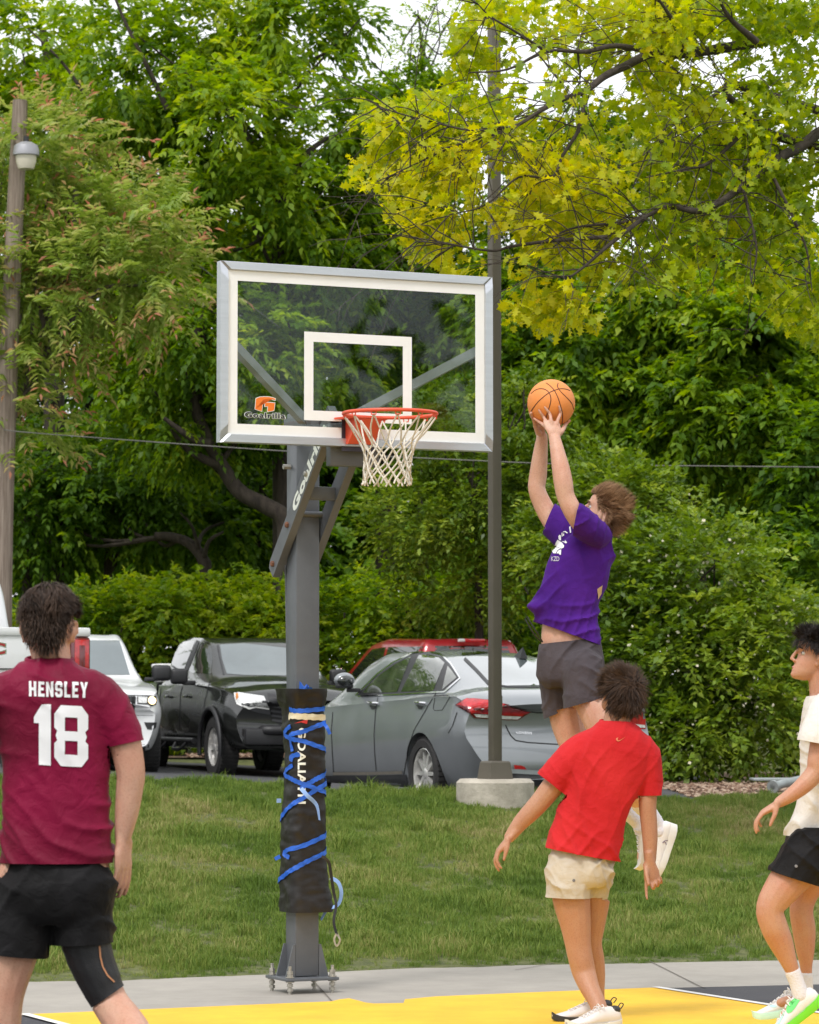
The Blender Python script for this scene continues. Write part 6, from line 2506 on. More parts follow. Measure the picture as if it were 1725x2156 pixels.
me = garment(s, [(P(1225, 1799, 15.9), (-.19, 0, -1), .36), (P(1160, 1650, 15.9), (-.62, 0, -.79), .13, lambda c: c.x < P(1193, 1650, 15.9).x + .9 * (c.z - P(1193, 1672, 15.9).z)), (P(1370, 1675, 15.9), (.02, 0, -1), .10, lambda c: c.x > P(1346, 1675, 15.9).x), (P(1298, 1521, 15.9), (.05, .1, 1), .085)],
             [(V((.93, 0, .36)), 30, .55, .0075, 5, lambda p: smoothstep(1.40, 1.15, p.z) + .15), (V((.5, 0, .86)), 30, .7, .0045, 17, None), (V((-.55, 0, .83)), 42, .6, .0060, 27, lambda p: smoothstep(1.02, .92, p.z)), (V((.8, .3, -.5)), 44, .5, .004, 35, None)])
M_RED = cloth_mat('red_cotton', (.48, .018, .022), (.55, .026, .030), .9, .04, 4, 800, .3, .12)
shirt = add('t_shirt', me, M_RED, red)
ring = [P(1298, 1524, 15.9) + V((.078 * math.cos(a), .060 * math.sin(a), .006 * math.sin(a) - .012 * math.cos(a))) for a in np.linspace(0, 6.283, 33)[:-1]]
MB().tube(ring, [(.006, .010)] * 32, 8, closed=True).build('collar', M_RED, red, smooth=60)


def swoosh(box, flip=False, rot=0.0):
    """tick mark outline fitted to a photo box"""
    u0, u1, vt, vb = box
    pts = [(0, .38), (.05, .62), (.13, .80), (.26, .86), (.42, .76), (1.0, 0.0), (.42, .58), (.26, .62), (.19, .54), (.22, .30), (.28, .10), (.10, .22)]
    o = []
    for x, y in pts:
        x = 1 - x if flip else x
        o.append((u0 + (u1 - u0) * x, vt + (vb - vt) * y))
    c = (sum(p[0] for p in o) / len(o), sum(p[1] for p in o) / len(o))
    return [(c[0] + (p[0] - c[0]) * math.cos(rot) - (p[1] - c[1]) * math.sin(rot), c[1] + (p[0] - c[0]) * math.sin(rot) + (p[1] - c[1]) * math.cos(rot)) for p in o]


px_patch_on(shirt, [swoosh((1297, 1317, 1552, 1563))], 'logo', mat('orange_logo', (.62, .16, .06), .6), red, .003, 4)
s = MB()
torso(fr_, [(1770, 1166, 1286, .60), (1795, 1160, 1290, .62), (1830, 1148, 1293, .67), (1855, 1148, 1286, .66), (1868, 1156, 1274, .6)], s, .66, 24)
fr_.chain([(1200, 1840, 96, 0, 1.1), (1198, 1870, 97, 0, 1.1), (1196, 1910, 96, 0, 1.1)], s)
fr_.chain([(1254, 1830, 84, .06, 1.1), (1252, 1865, 70, .1, 1.2), (1246, 1910, 62, .12, 1.2)], s)
me = garment(s, [(P(1196, 1890, 15.9), (-.03, 0, -1), .165), (P(1250, 1893, 16.0), (.05, .05, -1), .15), (P(1225, 1778, 15.9), (0, 0, 1), .3)],
             [(V((.55, 0, .83)), 36, .7, .0085, 6, None), (V((-.75, 0, .65)), 42, .7, .0080, 9, None), (V((.9, .2, .3)), 60, .5, .005, 19, None)], name='shorts', it=6, vox=.006)
M_BEI = cloth_mat('beige_shorts_cloth', (.44, .385, .31), (.53, .47, .385), .8, .04, 5, 600, .15, .12)
sh_ = add('shorts', me, M_BEI, red)
px_patch_on(sh_, [[(1208.5 + 3.2 * math.cos(a), 1854 + 3.2 * math.sin(a)) for a in np.linspace(0, 6.283, 15)[:-1]]], 'logo', mat('grey_logo', (.16, .15, .15), .5), red, .003, 3)
sh1, fA = shoe(red, V((P(1305, 2150, 15.72).x, 15.70, .0)), (-.78, -.45, 0), (0, 0, 1), 1.0, M_SHOEP, M_SOLEW)
sh2, fB = shoe(red, V((P(1290, 2143, 16.0).x, 16.0, .0)), (-.90, -.20, 0), (0, 0, 1), 1.0, M_SHOEP, M_SOLED)
for so_, (hl, f, u_, r_) in ((sh1, fA), (sh2, fB)):
    MB().tube(catmull([hl + u_ * .098 + f * .012, hl + u_ * .118 - f * .004, hl + u_ * .112 - f * .020, hl + u_ * .092 - f * .006], 4), .0028, 6).build('heel_loop', M_BLACK, so_, smooth=60, world=False)
    MB().sphere(hl + f * .030 + u_ * .088, (.03, .03, .022), 10, 6).build('heel_lining', M_BLACK, so_, smooth=180, world=False)

tuck(BODY_red, [(P(1155, 1695, 15.9), .085), (P(1110, 1720, 15.9), .1), (P(1368, 1735, 15.9), .12), (P(1372, 1830, 15.9), .12)])

# ---------------- jumping man in the purple shirt
pur = thing('person', 'person in purple t-shirt and dark grey shorts jumping with the ball', 'person', (P(1220, 1600, 16.7).x, 16.7, P(1220, 1850, 16.7).z))
fp = Fig(16.7)
BALL = P(1161, 849, 16.7)
BRAD = .1215
b = fp.mb
torso(fp, [(1108, 1236, 1290, .8), (1130, 1205, 1287, .75), (1170, 1170, 1284, .62), (1220, 1160, 1272, .60), (1270, 1152, 1256, .58), (1310, 1143, 1254, .60), (1345, 1140, 1258, .62), (1390, 1144, 1258, .58), (1430, 1156, 1252, .55)], b, .6)
fp.chain([(1264, 1135, 62), (1268, 1112, 50), (1270, 1095, 46)], b)
fp.chain([(1256, 1128, 52, -.10), (1232, 1108, 48, -.17), (1208, 1078, 42, -.2), (1192, 1046, 39, -.2), (1187, 1020, 41, -.2), (1182, 990, 39, -.19), (1175, 955, 32, -.17), (1169, 926, 26, -.145)], b)
fp.chain([(1205, 1135, 52, .12), (1172, 1108, 46, .17), (1147, 1070, 41, .2), (1131, 1032, 37, .2), (1133, 1003, 38, .2), (1138, 956, 32, .17), (1142, 920, 24, .14)], b)


def on_ball(u, v, lift=.006):
    """nearest side of the ball under photo position"""
    o = V((0, 0, HCAM))
    d = (P(u, v, 17) - o).normalized()
    oc = o - BALL
    bq = oc.dot(d)
    disc = bq * bq - (oc.length_squared - (BRAD + lift) ** 2)
    if disc <= 0:
        t = -bq
        p = o + d * t
        return BALL + (p - BALL).normalized() * (BRAD + lift)
    return o + d * (-bq - math.sqrt(disc))


wr = P(1169, 924, 16.555)
palm_k = [P(1144.5, 894.6, 16.60), P(1151, 888, 16.585), P(1160.5, 882.5, 16.575), P(1175, 883.8, 16.578)]
rings = []
c0 = P(1168.7, 926, 16.556)
for c, a, th in ((P(1168.7, 930, 16.556), .030, .020), (P(1167.5, 918, 16.556), .031, .018), (P(1165, 905, 16.565), .041, .017), (P(1162, 893, 16.578), .045, .015), (P(1160.5, 886, 16.583), .042, .012)):
    tl = V((1, -.03, -.12)).normalized()
    nv = V((0, 1, .25)).normalized()
    rings.append([c + tl * (a * math.copysign(abs(math.cos(q)) ** .8, math.cos(q))) + nv * (th * math.sin(q)) for q in np.linspace(0, 2 * math.pi, 17)[:-1]])
b.loft(rings)
for base, chain_ in ((palm_k[0], ((1136, 888.5), (1129.5, 884.5), (1124.7, 881))), (palm_k[1], ((1145.5, 879), (1139.5, 870.5), (1134.9, 863.5))), (palm_k[2], ((1158, 871.5), (1152.5, 864), (1147.5, 857.3))), (palm_k[3], ((1180.5, 871), (1179.5, 863), (1177.4, 855.3)))):
    pts = [base + (wr - base) * .25, base] + [on_ball(u, v, .008) for u, v in chain_]
    c = catmull(pts, 3)
    rr = [interp(range(5), [.0098, .0096, .0088, .0078, .0064], i / 3) for i in range(len(c))]
    round_loft(b, c, [(r, r) for r in rr], 9)
pts = [P(1176, 915, 16.57), P(1184, 906.5, 16.585), on_ball(1194, 898, .009), on_ball(1201, 887, .007)]
c = catmull(pts, 4)
round_loft(b, c, [(interp(range(4), [.0165, .0135, .0105, .0078], i / 4),) * 2 for i in range(len(c))], 10)
# far hand behind the ball
wf = P(1142, 920, 16.84)
rings = []
for c, a, th in ((P(1142, 926, 16.84), .027, .020), (P(1138, 910, 16.84), .032, .018), (P(1135, 897, 16.82), .036, .018), (P(1134, 888, 16.81), .032, .014)):
    tl = V((.75, -.65, 0)).normalized()
    nv = V((.65, .75, .1)).normalized()
    rings.append([c + tl * (a * math.cos(q)) + nv * (th * math.sin(q)) for q in np.linspace(0, 2 * math.pi, 15)[:-1]])
b.loft(rings)
for k in range(4):
    ang = R(205 + 22 * k)
    pts = [P(1136 + 4 * k, 892 - k, 16.82 + .012 * k)]
    for el in (-38, -20, -2):
        e_ = R(el)
        aa = R(150 - 32 * k)
        pts.append(BALL + V((math.cos(aa) * math.cos(e_), math.sin(aa) * math.cos(e_), math.sin(e_))) * (BRAD + .007))
    c = catmull(pts, 3)
    round_loft(b, c, [(interp(range(4), [.0096, .009, .008, .0065], i / 3),) * 2 for i in range(len(c))], 9)
pts = [P(1136, 912, 16.80), P(1129, 900, 16.76), BALL + V((-.80, -.42, -.42)).normalized() * (BRAD + .008)]
round_loft(b, catmull(pts, 4), [(.0145, .0145)] * 3 + [(.011, .011)] * 3 + [(.0085, .0085)] * 3, 9)
# legs
fp.chain([(1220, 1400, 78, -.05), (1238, 1460, 72, -.09), (1262, 1515, 70, -.12), (1280, 1565, 60, -.13), (1292, 1603, 54, -.12), (1318, 1645, 52, -.05), (1345, 1682, 46, .02), (1370, 1716, 34, .06), (1384, 1738, 30, .08)], b)
fp.chain([(1180, 1400, 76, .05), (1186, 1460, 72, .08), (1194, 1515, 71, .10), (1207, 1565, 61, .10), (1222, 1610, 54, .11), (1255, 1648, 52, .16), (1288, 1680, 45, .21), (1325, 1712, 33, .26), (1345, 1732, 29, .28)], b)
fp.chain([(1396, 1750, 22, .08), (1389, 1790, 22, .08), (1383, 1822, 18, .08)], b)
fp.chain([(1364, 1734, 22, .28), (1357, 1772, 22, .28), (1350, 1805, 18, .28)], b)
PH = frame_of(P(1268, 1081, 16.71), (-.86, .20, .40), (.42, .02, .90))
add_head(b, PH, 1.0)
BODY_pur = add('body', body_mesh(b, .0042), SK_C, pur)
H_PUR = hair_mat('light_brown_hair', (.11, .056, .028), (.52, .31, .165))
def pur_flow(q):
    if q.z < .03 and q.y > -.05:
        return V((q.x * 2, -1, -.6))
    return V((q.x * 5, -.8, .9 if q.z > .05 else .05))
hair(PH, 1.0, H_PUR, pur, 6000, lambda q: .056 if q.z > .04 or q.y < -.06 else .03, pur_flow, line=(.066, .010, -.078), seed=21, lift=.5, gravity=-.1, jitter=.55, curl=.12, cap=.016, width=.0013)
face_parts(PH, 1.0, pur, H_PUR, (.5, .22, .18))
s = MB()
torso(fp, [(1098, 1238, 1284, .9), (1112, 1222, 1290, .85), (1135, 1190, 1292, .72), (1170, 1158, 1291, .64), (1210, 1144, 1287, .62), (1245, 1133, 1274, .62), (1275, 1124, 1262, .64), (1305, 1124, 1261, .66), (1335, 1128, 1266, .68), (1385, 1128, 1268, .68)], s, .62, 28)
fp.chain([(1260, 1126, 58, -.09), (1243, 1114, 64, -.14), (1222, 1098, 68, -.18), (1208, 1090, 70, -.20)], s)
fp.chain([(1210, 1140, 70, .10), (1180, 1112, 72, .15), (1158, 1092, 68, .18), (1140, 1078, 66, .2)], s)
cP = P(1195, 1330, 16.7)
def pur_hem(p):
    w_ = smoothstep(2.05, 1.82, p.z)
    x = (p.x - cP.x) / .17
    y = (p.y - 16.7)
    up = .055 * math.exp(-((x + .45) / .5) ** 2) * (1 if y < .02 else .4)
    dn = -.030 * max(0, x)
    fl = math.exp(-((x + 1.0) / .28) ** 2) * math.exp(-((p.z - (cP.z + .125)) / .03) ** 2)
    return p + Z_ * (w_ * up * .35) + V((-.045, -.02, .004)) * fl
mid_ = lambda p: smoothstep(2.42, 2.15, p.z) + .2
me = garment(s, [(P(1200, 1336, 16.7), (-.36, 0, -1), .36), (P(1214, 1093, 16.5), (-.97, .1, .22), .100), (P(1157, 1091, 16.88), (-.92, .1, .38), .095), (P(1262, 1104, 16.7), (.25, 0, 1), .07)],
             [(V((.93, .2, .32)), 34, .45, .0085, 5, mid_), (V((.72, 0, -.69)), 36, .6, .0075, 12, None), (V((-.35, 0, .94)), 40, .7, .0070, 22, lambda p: smoothstep(2.12, 1.95, p.z)), (V((.9, .1, -.2)), 60, .4, .0035, 31, None)], extra=pur_hem)
M_PUR = cloth_mat('purple_cotton', (.052, .010, .165), (.072, .014, .215), .9, .04, 4, 800, .3, .12)
shirt = add('t_shirt', me, M_PUR, pur)
def pq(cx, cy):
    return (1150 + cx / 13.5, 1078.1 + cy / 13.5)
emb = [[pq(*q) for q in ((335, 780), (450, 860), (525, 960), (510, 1020), (440, 1050), (330, 1000), (228, 1020), (280, 880))],
       [pq(*q) for q in ((225, 1035), (330, 1015), (420, 1050), (340, 1090), (285, 1185), (215, 1180), (190, 1110))],
       [pq(*q) for q in ((440, 1070), (430, 1220), (395, 1220), (370, 1180), (310, 1185), (350, 1110))],
       [pq(*q) for q in ((390, 645), (430, 660), (440, 800), (400, 800), (365, 760), (360, 690))],
       [pq(*q) for q in ((480, 560), (560, 545), (630, 600), (600, 612), (540, 570), (500, 580))],
       [pq(*q) for q in ((445, 590), (470, 585), (480, 690), (455, 700))], [pq(*q) for q in ((490, 620), (520, 615), (515, 680), (492, 680))],
       [pq(*q) for q in ((450, 830), (560, 855), (545, 800), (605, 870), (580, 905))],
       [pq(*q) for q in ((655, 440), (690, 405), (720, 600), (690, 605))]]
px_patch_on(shirt, emb, 'emblem', M_WPRINT, pur, .0035, 3)
bm = text_bm('KZD', 1.0, None, bold=.0, spacing=.9)
for v in bm.verts:
    v.co.x, v.co.y = pq(270, 0)[0] + v.co.x * 9, pq(0, 1340)[1] - v.co.y * 13.5
_cut(bm, 3)
print_on(shirt, bm, 'lettering', mat('grey_print', (.55, .53, .58), .6), pur, 16.7)
px_patch_on(shirt, [[(1258, 1240), (1268, 1232), (1266, 1250), (1259, 1262)]], 'back_print', mat('gold_print', (.62, .42, .22), .6), pur, .003, 4)
s = MB()
torso(fp, [(1330, 1138, 1262, .66), (1352, 1136, 1266, .66), (1390, 1130, 1273, .68), (1430, 1132, 1273, .66), (1448, 1146, 1262, .6)], s, .66, 24)
fp.chain([(1226, 1410, 96, -.07, 1.1), (1230, 1445, 92, -.08, 1.1), (1226, 1480, 84, -.09, 1.1), (1230, 1515, 84, -.09, 1.1)], s)
fp.chain([(1176, 1410, 88, .07, 1.1), (1176, 1450, 80, .08, 1.1), (1178, 1500, 70, .09, 1.1), (1182, 1540, 70, .09, 1.1)], s)
me = garment(s, [(P(1226, 1481, 16.62), (.28, 0, -1), .145), (P(1178, 1500, 16.78), (.42, 0, -1), .14), (P(1200, 1350, 16.7), (-.1, 0, 1), .3)],
             [(V((.5, 0, .86)), 34, .7, .0060, 6, None), (V((-.8, 0, .6)), 30, .7, .0060, 9, None), (V((.95, 0, .2)), 40, .5, .004, 19, None)], name='shorts', it=6, vox=.006)
M_GSH = cloth_mat('grey_shorts_cloth', (.060, .050, .056), (.078, .066, .073), .8, .04, 5, 600, .15, .12)
add('shorts', me, M_GSH, pur)
MB().tube(catmull([P(1140, 1352, 16.6), P(1125, 1335, 16.56), P(1113, 1316, 16.55), P(1106, 1303, 16.55)], 5), .0035, 6).build('drawstring', M_BLACK, pur, smooth=60)
MB().tube(catmull([P(1143, 1352, 16.6), P(1131, 1332, 16.56), P(1118, 1312, 16.55), P(1110, 1298, 16.55)], 5), .0035, 6).build('drawstring', M_BLACK, pur, smooth=60)
for ch in ([(1312, 1685, 42, .02), (1348, 1690, 44, .03), (1368, 1714, 37, .06), (1384, 1738, 34, .08), (1389, 1752, 36, .08)][1:], [(1300, 1690, 42, .23), (1325, 1712, 36, .26), (1345, 1732, 33, .28), (1351, 1745, 34, .28)]):
    s = MB()
    fp.chain(ch, s)
    add('sock', body_mesh(s, .006, 2), M_SOCK, pur)
fdn, fup = V((-.33, 0, -.94)), V((-.94, -.05, .33))
n1, _ = shoe(pur, P(1430, 1738, 16.78), fdn, fup, 1.0, M_SHOEW, M_SOLEW)
n2_, _ = shoe(pur, P(1397, 1720, 16.98), fdn, fup, 1.0, M_SHOEW, M_SOLEW)
sw = ribbon2d(catmull([V((1277.8 + x / 9.642, 1677 + y / 9.642, 0)) for x, y in ((1130, 945), (1180, 925), (1212, 1000), (1205, 1100), (1180, 1240), (1150, 1330), (1100, 1410))], 4), 1.3) + \
    ribbon2d(catmull([V((1277.8 + x / 9.642, 1677 + y / 9.642, 0)) for x, y in ((1130, 945), (1190, 895), (1240, 905), (1270, 960), (1255, 1060), (1210, 1190), (1150, 1310), (1100, 1410))], 4), 1.3)
px_patch_on(n1, sw, 'logo', mat('purple_line', (.16, .11, .20), .5), pur, .0025, 4)

tuck(BODY_pur)

# ---------------- runner in white
wht = thing('person', 'person in white t-shirt and black shorts running in from the edge', 'person', (P(1700, 1500, 15.1).x, 15.1, 0))
fw = Fig(15.1)
b = fw.mb
torso(fw, [(1462, 1706, 1768, .9), (1490, 1698, 1790, .9), (1540, 1692, 1800, .95), (1620, 1695, 1798, .9), (1700, 1686, 1790, .95), (1750, 1676, 1784, 1.0), (1800, 1672, 1788, 1.0), (1830, 1680, 1780, .95)], b, .9)
fw.chain([(1738, 1480, 66), (1732, 1450, 56), (1728, 1415, 54)], b)
fw.chain([(1742, 1498, 56, -.17), (1732, 1550, 48, -.22), (1722, 1600, 43, -.24), (1718, 1624, 41, -.24), (1696, 1650, 38, -.25), (1668, 1673, 31, -.26), (1642, 1689, 24, -.26)], b)
fw.chain([(1755, 1498, 56, .17), (1790, 1550, 48, .22), (1815, 1610, 43, .24), (1800, 1660, 36, .2), (1780, 1700, 25, .15)], b)
add_hand(b, P(1641, 1690, 14.84), (-.85, 0, -.50), (.40, .05, -.90), (.2, -1, -.2), 1.02, (.42, .48, .55, .6), .08, (.65, .30, .75))
add_hand(b, P(1779, 1702, 15.25), (-.5, 0, -.8), (-.3, 1, -.2), (-1, 0, .2), 1.0)
fw.chain([(1722, 1770, 100, -.08), (1680, 1830, 88, -.10), (1648, 1870, 76, -.12), (1622, 1912, 60, -.13), (1630, 1950, 58, -.12), (1645, 1985, 52, -.10), (1660, 2022, 37, -.09), (1672, 2052, 29, -.08), (1684, 2090, 30, -.08)], b)
fw.chain([(1742, 1770, 96, .08), (1718, 1830, 78, .10), (1694, 1885, 57, .12), (1688, 1920, 50, .12), (1693, 1955, 50, .13), (1696, 2000, 40, .14), (1698, 2040, 25, .15), (1698, 2080, 27, .15)], b)
fw.chain([(1690, 2096, 26, -.08), (1672, 2118, 26, -.08), (1655, 2136, 22, -.08)], b)
fw.chain([(1698, 2092, 24, .15), (1672, 2104, 24, .15), (1645, 2112, 20, .15)], b)
WH = frame_of(P(1717, 1383, 15.1), (-.95, -.05, .22), (.22, 0, .97))
add_head(b, WH, 1.0)
BODY_wht = add('body', body_mesh(b, .0042), SK_D, wht)
H_WHT = hair_mat('near_black_hair', (.010, .008, .008), (.055, .042, .038))
hair(WH, 1.0, H_WHT, wht, 4600, lambda q: .055 if q.z > .04 else .022, lambda q: V((q.x * 4, .12, .15 if q.z > .06 else -.7)), line=(.052, .022, -.075), seed=31, lift=.45, gravity=.7, jitter=.8, curl=.45, cap=.014, width=.0013)
face_parts(WH, 1.0, wht, H_WHT, (.52, .22, .18))
s = MB()
torso(fw, [(1456, 1704, 1766, .95), (1472, 1696, 1782, .95), (1500, 1689, 1800, .98), (1545, 1685, 1808, 1.0), (1600, 1685, 1808, .98), (1660, 1684, 1803, .98), (1706, 1672, 1798, 1.0), (1735, 1660, 1796, 1.04), (1790, 1648, 1796, 1.04)], s, .95, 26)
fw.chain([(1745, 1496, 84, -.15), (1732, 1528, 82, -.20), (1718, 1562, 80, -.23), (1712, 1590, 80, -.23)], s)
fw.chain([(1755, 1496, 80, .15), (1785, 1535, 78, .20), (1805, 1570, 76, .22)], s)
me = garment(s, [(P(1715, 1750, 15.1), (.16, 0, -1), .40), (P(1716, 1564, 14.87), (-.18, 0, -1), .10), (P(1802, 1562, 15.32), (.5, 0, -.85), .1), (P(1735, 1461, 15.1), (-.15, 0, 1), .085)],
             [(V((.9, .3, .3)), 32, .5, .0070, 5, None), (V((.55, 0, .83)), 34, .7, .0060, 14, None), (V((-.5, .3, .8)), 40, .6, .0045, 25, lambda p: smoothstep(1.15, .98, p.z))])
M_WSH = cloth_mat('off_white_cotton', (.60, .565, .52), (.66, .63, .59), .9, .04, 4, 800, .3, .12)
add('t_shirt', me, M_WSH, wht)
s = MB()
torso(fw, [(1735, 1662, 1790, 1.0), (1765, 1656, 1794, 1.0), (1795, 1656, 1794, .98), (1815, 1668, 1782, .9)], s, 1.0, 24)
fw.chain([(1718, 1780, 112, -.08, 1.05), (1690, 1820, 112, -.10, 1.05), (1668, 1852, 108, -.11, 1.05), (1650, 1880, 106, -.11, 1.05)], s)
fw.chain([(1738, 1780, 108, .08, 1.05), (1730, 1820, 100, .10, 1.05), (1722, 1856, 94, .11, 1.05), (1714, 1890, 90, .11, 1.05)], s)
me = garment(s, [(P(1671, 1849, 15.0), (-.33, 0, -1), .145), (P(1724, 1850, 15.22), (-.15, 0, -1), .13), (P(1725, 1740, 15.1), (0, 0, 1), .32)],
             [(V((.7, 0, .7)), 32, .7, .0060, 6, None), (V((-.6, 0, .8)), 30, .7, .0050, 9, None)], name='shorts', it=6, vox=.0065)
sw_ = add('shorts', me, M_BSH, wht)
px_patch_on(sw_, [[(1677 + 3 * math.cos(a), 1824 + 3 * math.sin(a)) for a in np.linspace(0, 6.283, 15)[:-1]]], 'logo', mat('grey_logo', (.16, .15, .15), .5), wht, .003, 3)
for ch in ([(1670, 2047, 34, -.08), (1678, 2068, 33, -.08), (1687, 2098, 36, -.08)], [(1698, 2055, 28, .15), (1698, 2085, 30, .15)]):
    s = MB()
    fw.chain(ch, s)
    add('sock', body_mesh(s, .006, 2), M_SOCK, wht)
w1, (hl, f, u_, r_) = shoe(wht, P(1737, 2112, 15.02), (-.80, 0, -.60), (-.60, 0, .80), 1.03, M_SHOEW, M_SOLEG)
def wq(cx, cy):
    return (1565.2 + cx / 10.8, 2028.4 + cy / 10.8)
tick = [wq(*q) for q in ((985, 1080), (1000, 1000), (1030, 905), (1045, 985), (1075, 1015), (1130, 985), (1260, 830), (1440, 625), (1310, 810), (1180, 1020), (1100, 1115), (1030, 1140), (995, 1120))]
px_patch_on(w1, [tick], 'logo', mat('green_logo', (.12, .62, .16), .5), wht, .003, 3)
px_patch_on(w1, [[wq(*q) for q in ((700, 1330), (840, 1180), (960, 1060), (930, 1180), (830, 1380), (720, 1420))]], 'toe_panel', mat('mint_panel', (.45, .78, .68), .5), wht, .002, 3)
w2, _ = shoe(wht, P(1722, 2122, 15.28), (-.96, 0, -.22), (-.2, 0, .96), 1.0, M_SHOEW, mat('mint_sole', (.55, .82, .72), .5))
px_patch_on(w2, [[wq(*q) for q in ((600, 960), (700, 945), (770, 975), (740, 1010), (620, 1000))]], 'toe_panel', mat('mint_panel', (.45, .78, .68), .5), wht, .002, 3)

tuck(BODY_wht, [(P(1712, 1635, 14.86), .13), (P(1660, 1680, 14.85), .14), (P(1795, 1665, 15.3), .16)])

# ---------------- the ball
ball = thing('basketball', 'orange basketball with dark seams held up by the jumping person', 'basketball', BALL)
M_BALL = mat('orange_leather', (.74, .25, .055), .55, var=.06, vscale=6, bump=.5, bscale=420, bdist=.002)
MB().sphere(BALL, BRAD, 64, 40).build('shell', M_BALL, ball, smooth=180)
M_SEAM = mat('dark_seam', (.05, .014, .014), .6)


def bq(cx, cy):
    return (1086.1 + cx / 6.353, 798.6 + cy / 6.353)


for pts in ([(408, 48), (460, 85), (515, 145), (560, 230), (600, 350), (628, 470), (622, 600)],
            [(195, 455), (230, 390), (310, 290), (430, 190), (515, 148), (600, 125), (680, 132), (728, 152)],
            [(205, 190), (270, 140), (350, 124), (420, 150), (462, 210), (470, 290), (440, 400), (400, 520)],
            [(568, 50), (560, 95), (600, 160), (680, 240), (750, 320), (776, 400)],
            [(195, 455), (200, 500), (240, 560)]):
    c = [on_ball(*bq(q.x, q.y), lift=.0003) for q in catmull([V((x, y, 0)) for x, y in pts], 6)]
    MB().tube(c, .0021, 6).build('seam', M_SEAM, ball, smooth=60)
bb = bvh_of(ball.children[0].data)
px_patch([[bq(*q) for q in ((665, 420), (690, 370), (720, 335), (730, 400), (715, 450), (680, 465))]], bb, .0006, 'logo', mat('ball_print', (.36, .10, .03), .55), ball, 4)
# ------------------------------------------------------------------ vehicles
def paint(name, col, metal=.0, rough=.28, flake=.0, coat=1.0):
    m, t, b = nodes_of(name)
    L = t.links.new
    tc = t.nodes.new('ShaderNodeTexCoord')
    n = t.nodes.new('ShaderNodeTexNoise')
    n.inputs['Scale'].default_value = 2.5
    n.inputs['Detail'].default_value = 6
    L(tc.outputs['Object'], n.inputs['Vector'])
    r = t.nodes.new('ShaderNodeValToRGB')
    r.color_ramp.elements[0].position = .3
    r.color_ramp.elements[0].color = (*[c * .93 for c in col], 1)
    r.color_ramp.elements[1].position = .75
    r.color_ramp.elements[1].color = (*[min(1, c * 1.04 + .004) for c in col], 1)
    L(n.outputs['Fac'], r.inputs['Fac'])
    L(r.outputs['Color'], b.inputs['Base Color'])
    mr = t.nodes.new('ShaderNodeMapRange')
    mr.inputs['To Min'].default_value = rough * .8
    mr.inputs['To Max'].default_value = rough * 1.5
    L(n.outputs['Fac'], mr.inputs['Value'])
    L(mr.outputs['Result'], b.inputs['Roughness'])
    b.inputs['Metallic'].default_value = metal
    b.inputs['Coat Weight'].default_value = coat
    b.inputs['Coat Roughness'].default_value = .03
    n2 = t.nodes.new('ShaderNodeTexNoise')
    n2.inputs['Scale'].default_value = 1.6
    L(tc.outputs['Object'], n2.inputs['Vector'])
    bp = t.nodes.new('ShaderNodeBump')
    bp.inputs['Strength'].default_value = .05
    bp.inputs['Distance'].default_value = .02
    L(n2.outputs['Fac'], bp.inputs['Height'])
    L(bp.outputs['Normal'], b.inputs['Coat Normal'])
    return m


M_GREY = paint('grey_metallic_paint', (.26, .278, .295), .5, .32)
M_BLKP = paint('black_car_paint', (.006, .007, .006), 0, .25)
M_WHTP = paint('white_car_paint', (.72, .73, .74), 0, .3)
M_REDP = paint('red_car_paint', (.36, .012, .022), .2, .3)
M_AUTOG = mat('dark_car_glass', (.012, .016, .015), .04, var=.1, spec=.6, coat=1.0)
M_SCREEN = mat('windscreen_glass', (.10, .125, .13), .05, var=.15, vscale=2, spec=1.0, coat=1.0)
M_CHROME = mat('chrome', (.78, .79, .80), .12, metal=1.0, var=.03)
M_TRIM = mat('black_trim', (.018, .018, .020), .5, var=.15)
M_TRIMG = mat('grey_plastic_trim', (.045, .046, .050), .6, var=.15)
M_TYRE = mat('tyre_rubber', (.022, .021, .021), .85, var=.3, vscale=10, bump=.3, bscale=60)
M_RIMA = mat('alloy_rim', (.62, .61, .59), .30, metal=.55, var=.1)
M_WELL = mat('wheel_well', (.008, .008, .008), .9)
M_TAIL = mat('red_tail_lens', (.42, .008, .014), .12, var=.35, vscale=18, coat=1.0, col2=(.62, .02, .03))
M_TAILD = mat('dark_red_tail_lens', (.12, .004, .008), .15, coat=1.0)
M_LENS = mat('clear_lamp_lens', (.62, .63, .62), .12, var=.35, vscale=40, coat=1.0)
M_SEAML = mat('panel_gap', (.010, .010, .011), .8)
M_LAMPON = mat('lit_headlamp', (.9, .75, .45), .2)
_b = M_LAMPON.node_tree.nodes['Principled BSDF']
_b.inputs['Emission Color'].default_value = (1, .74, .36, 1)
_b.inputs['Emission Strength'].default_value = 2.2


def smooth1(a, k):
    for _ in range(k):
        a[1:-1] = (a[:-2] + 2 * a[1:-1] + a[2:]) / 4
    return a


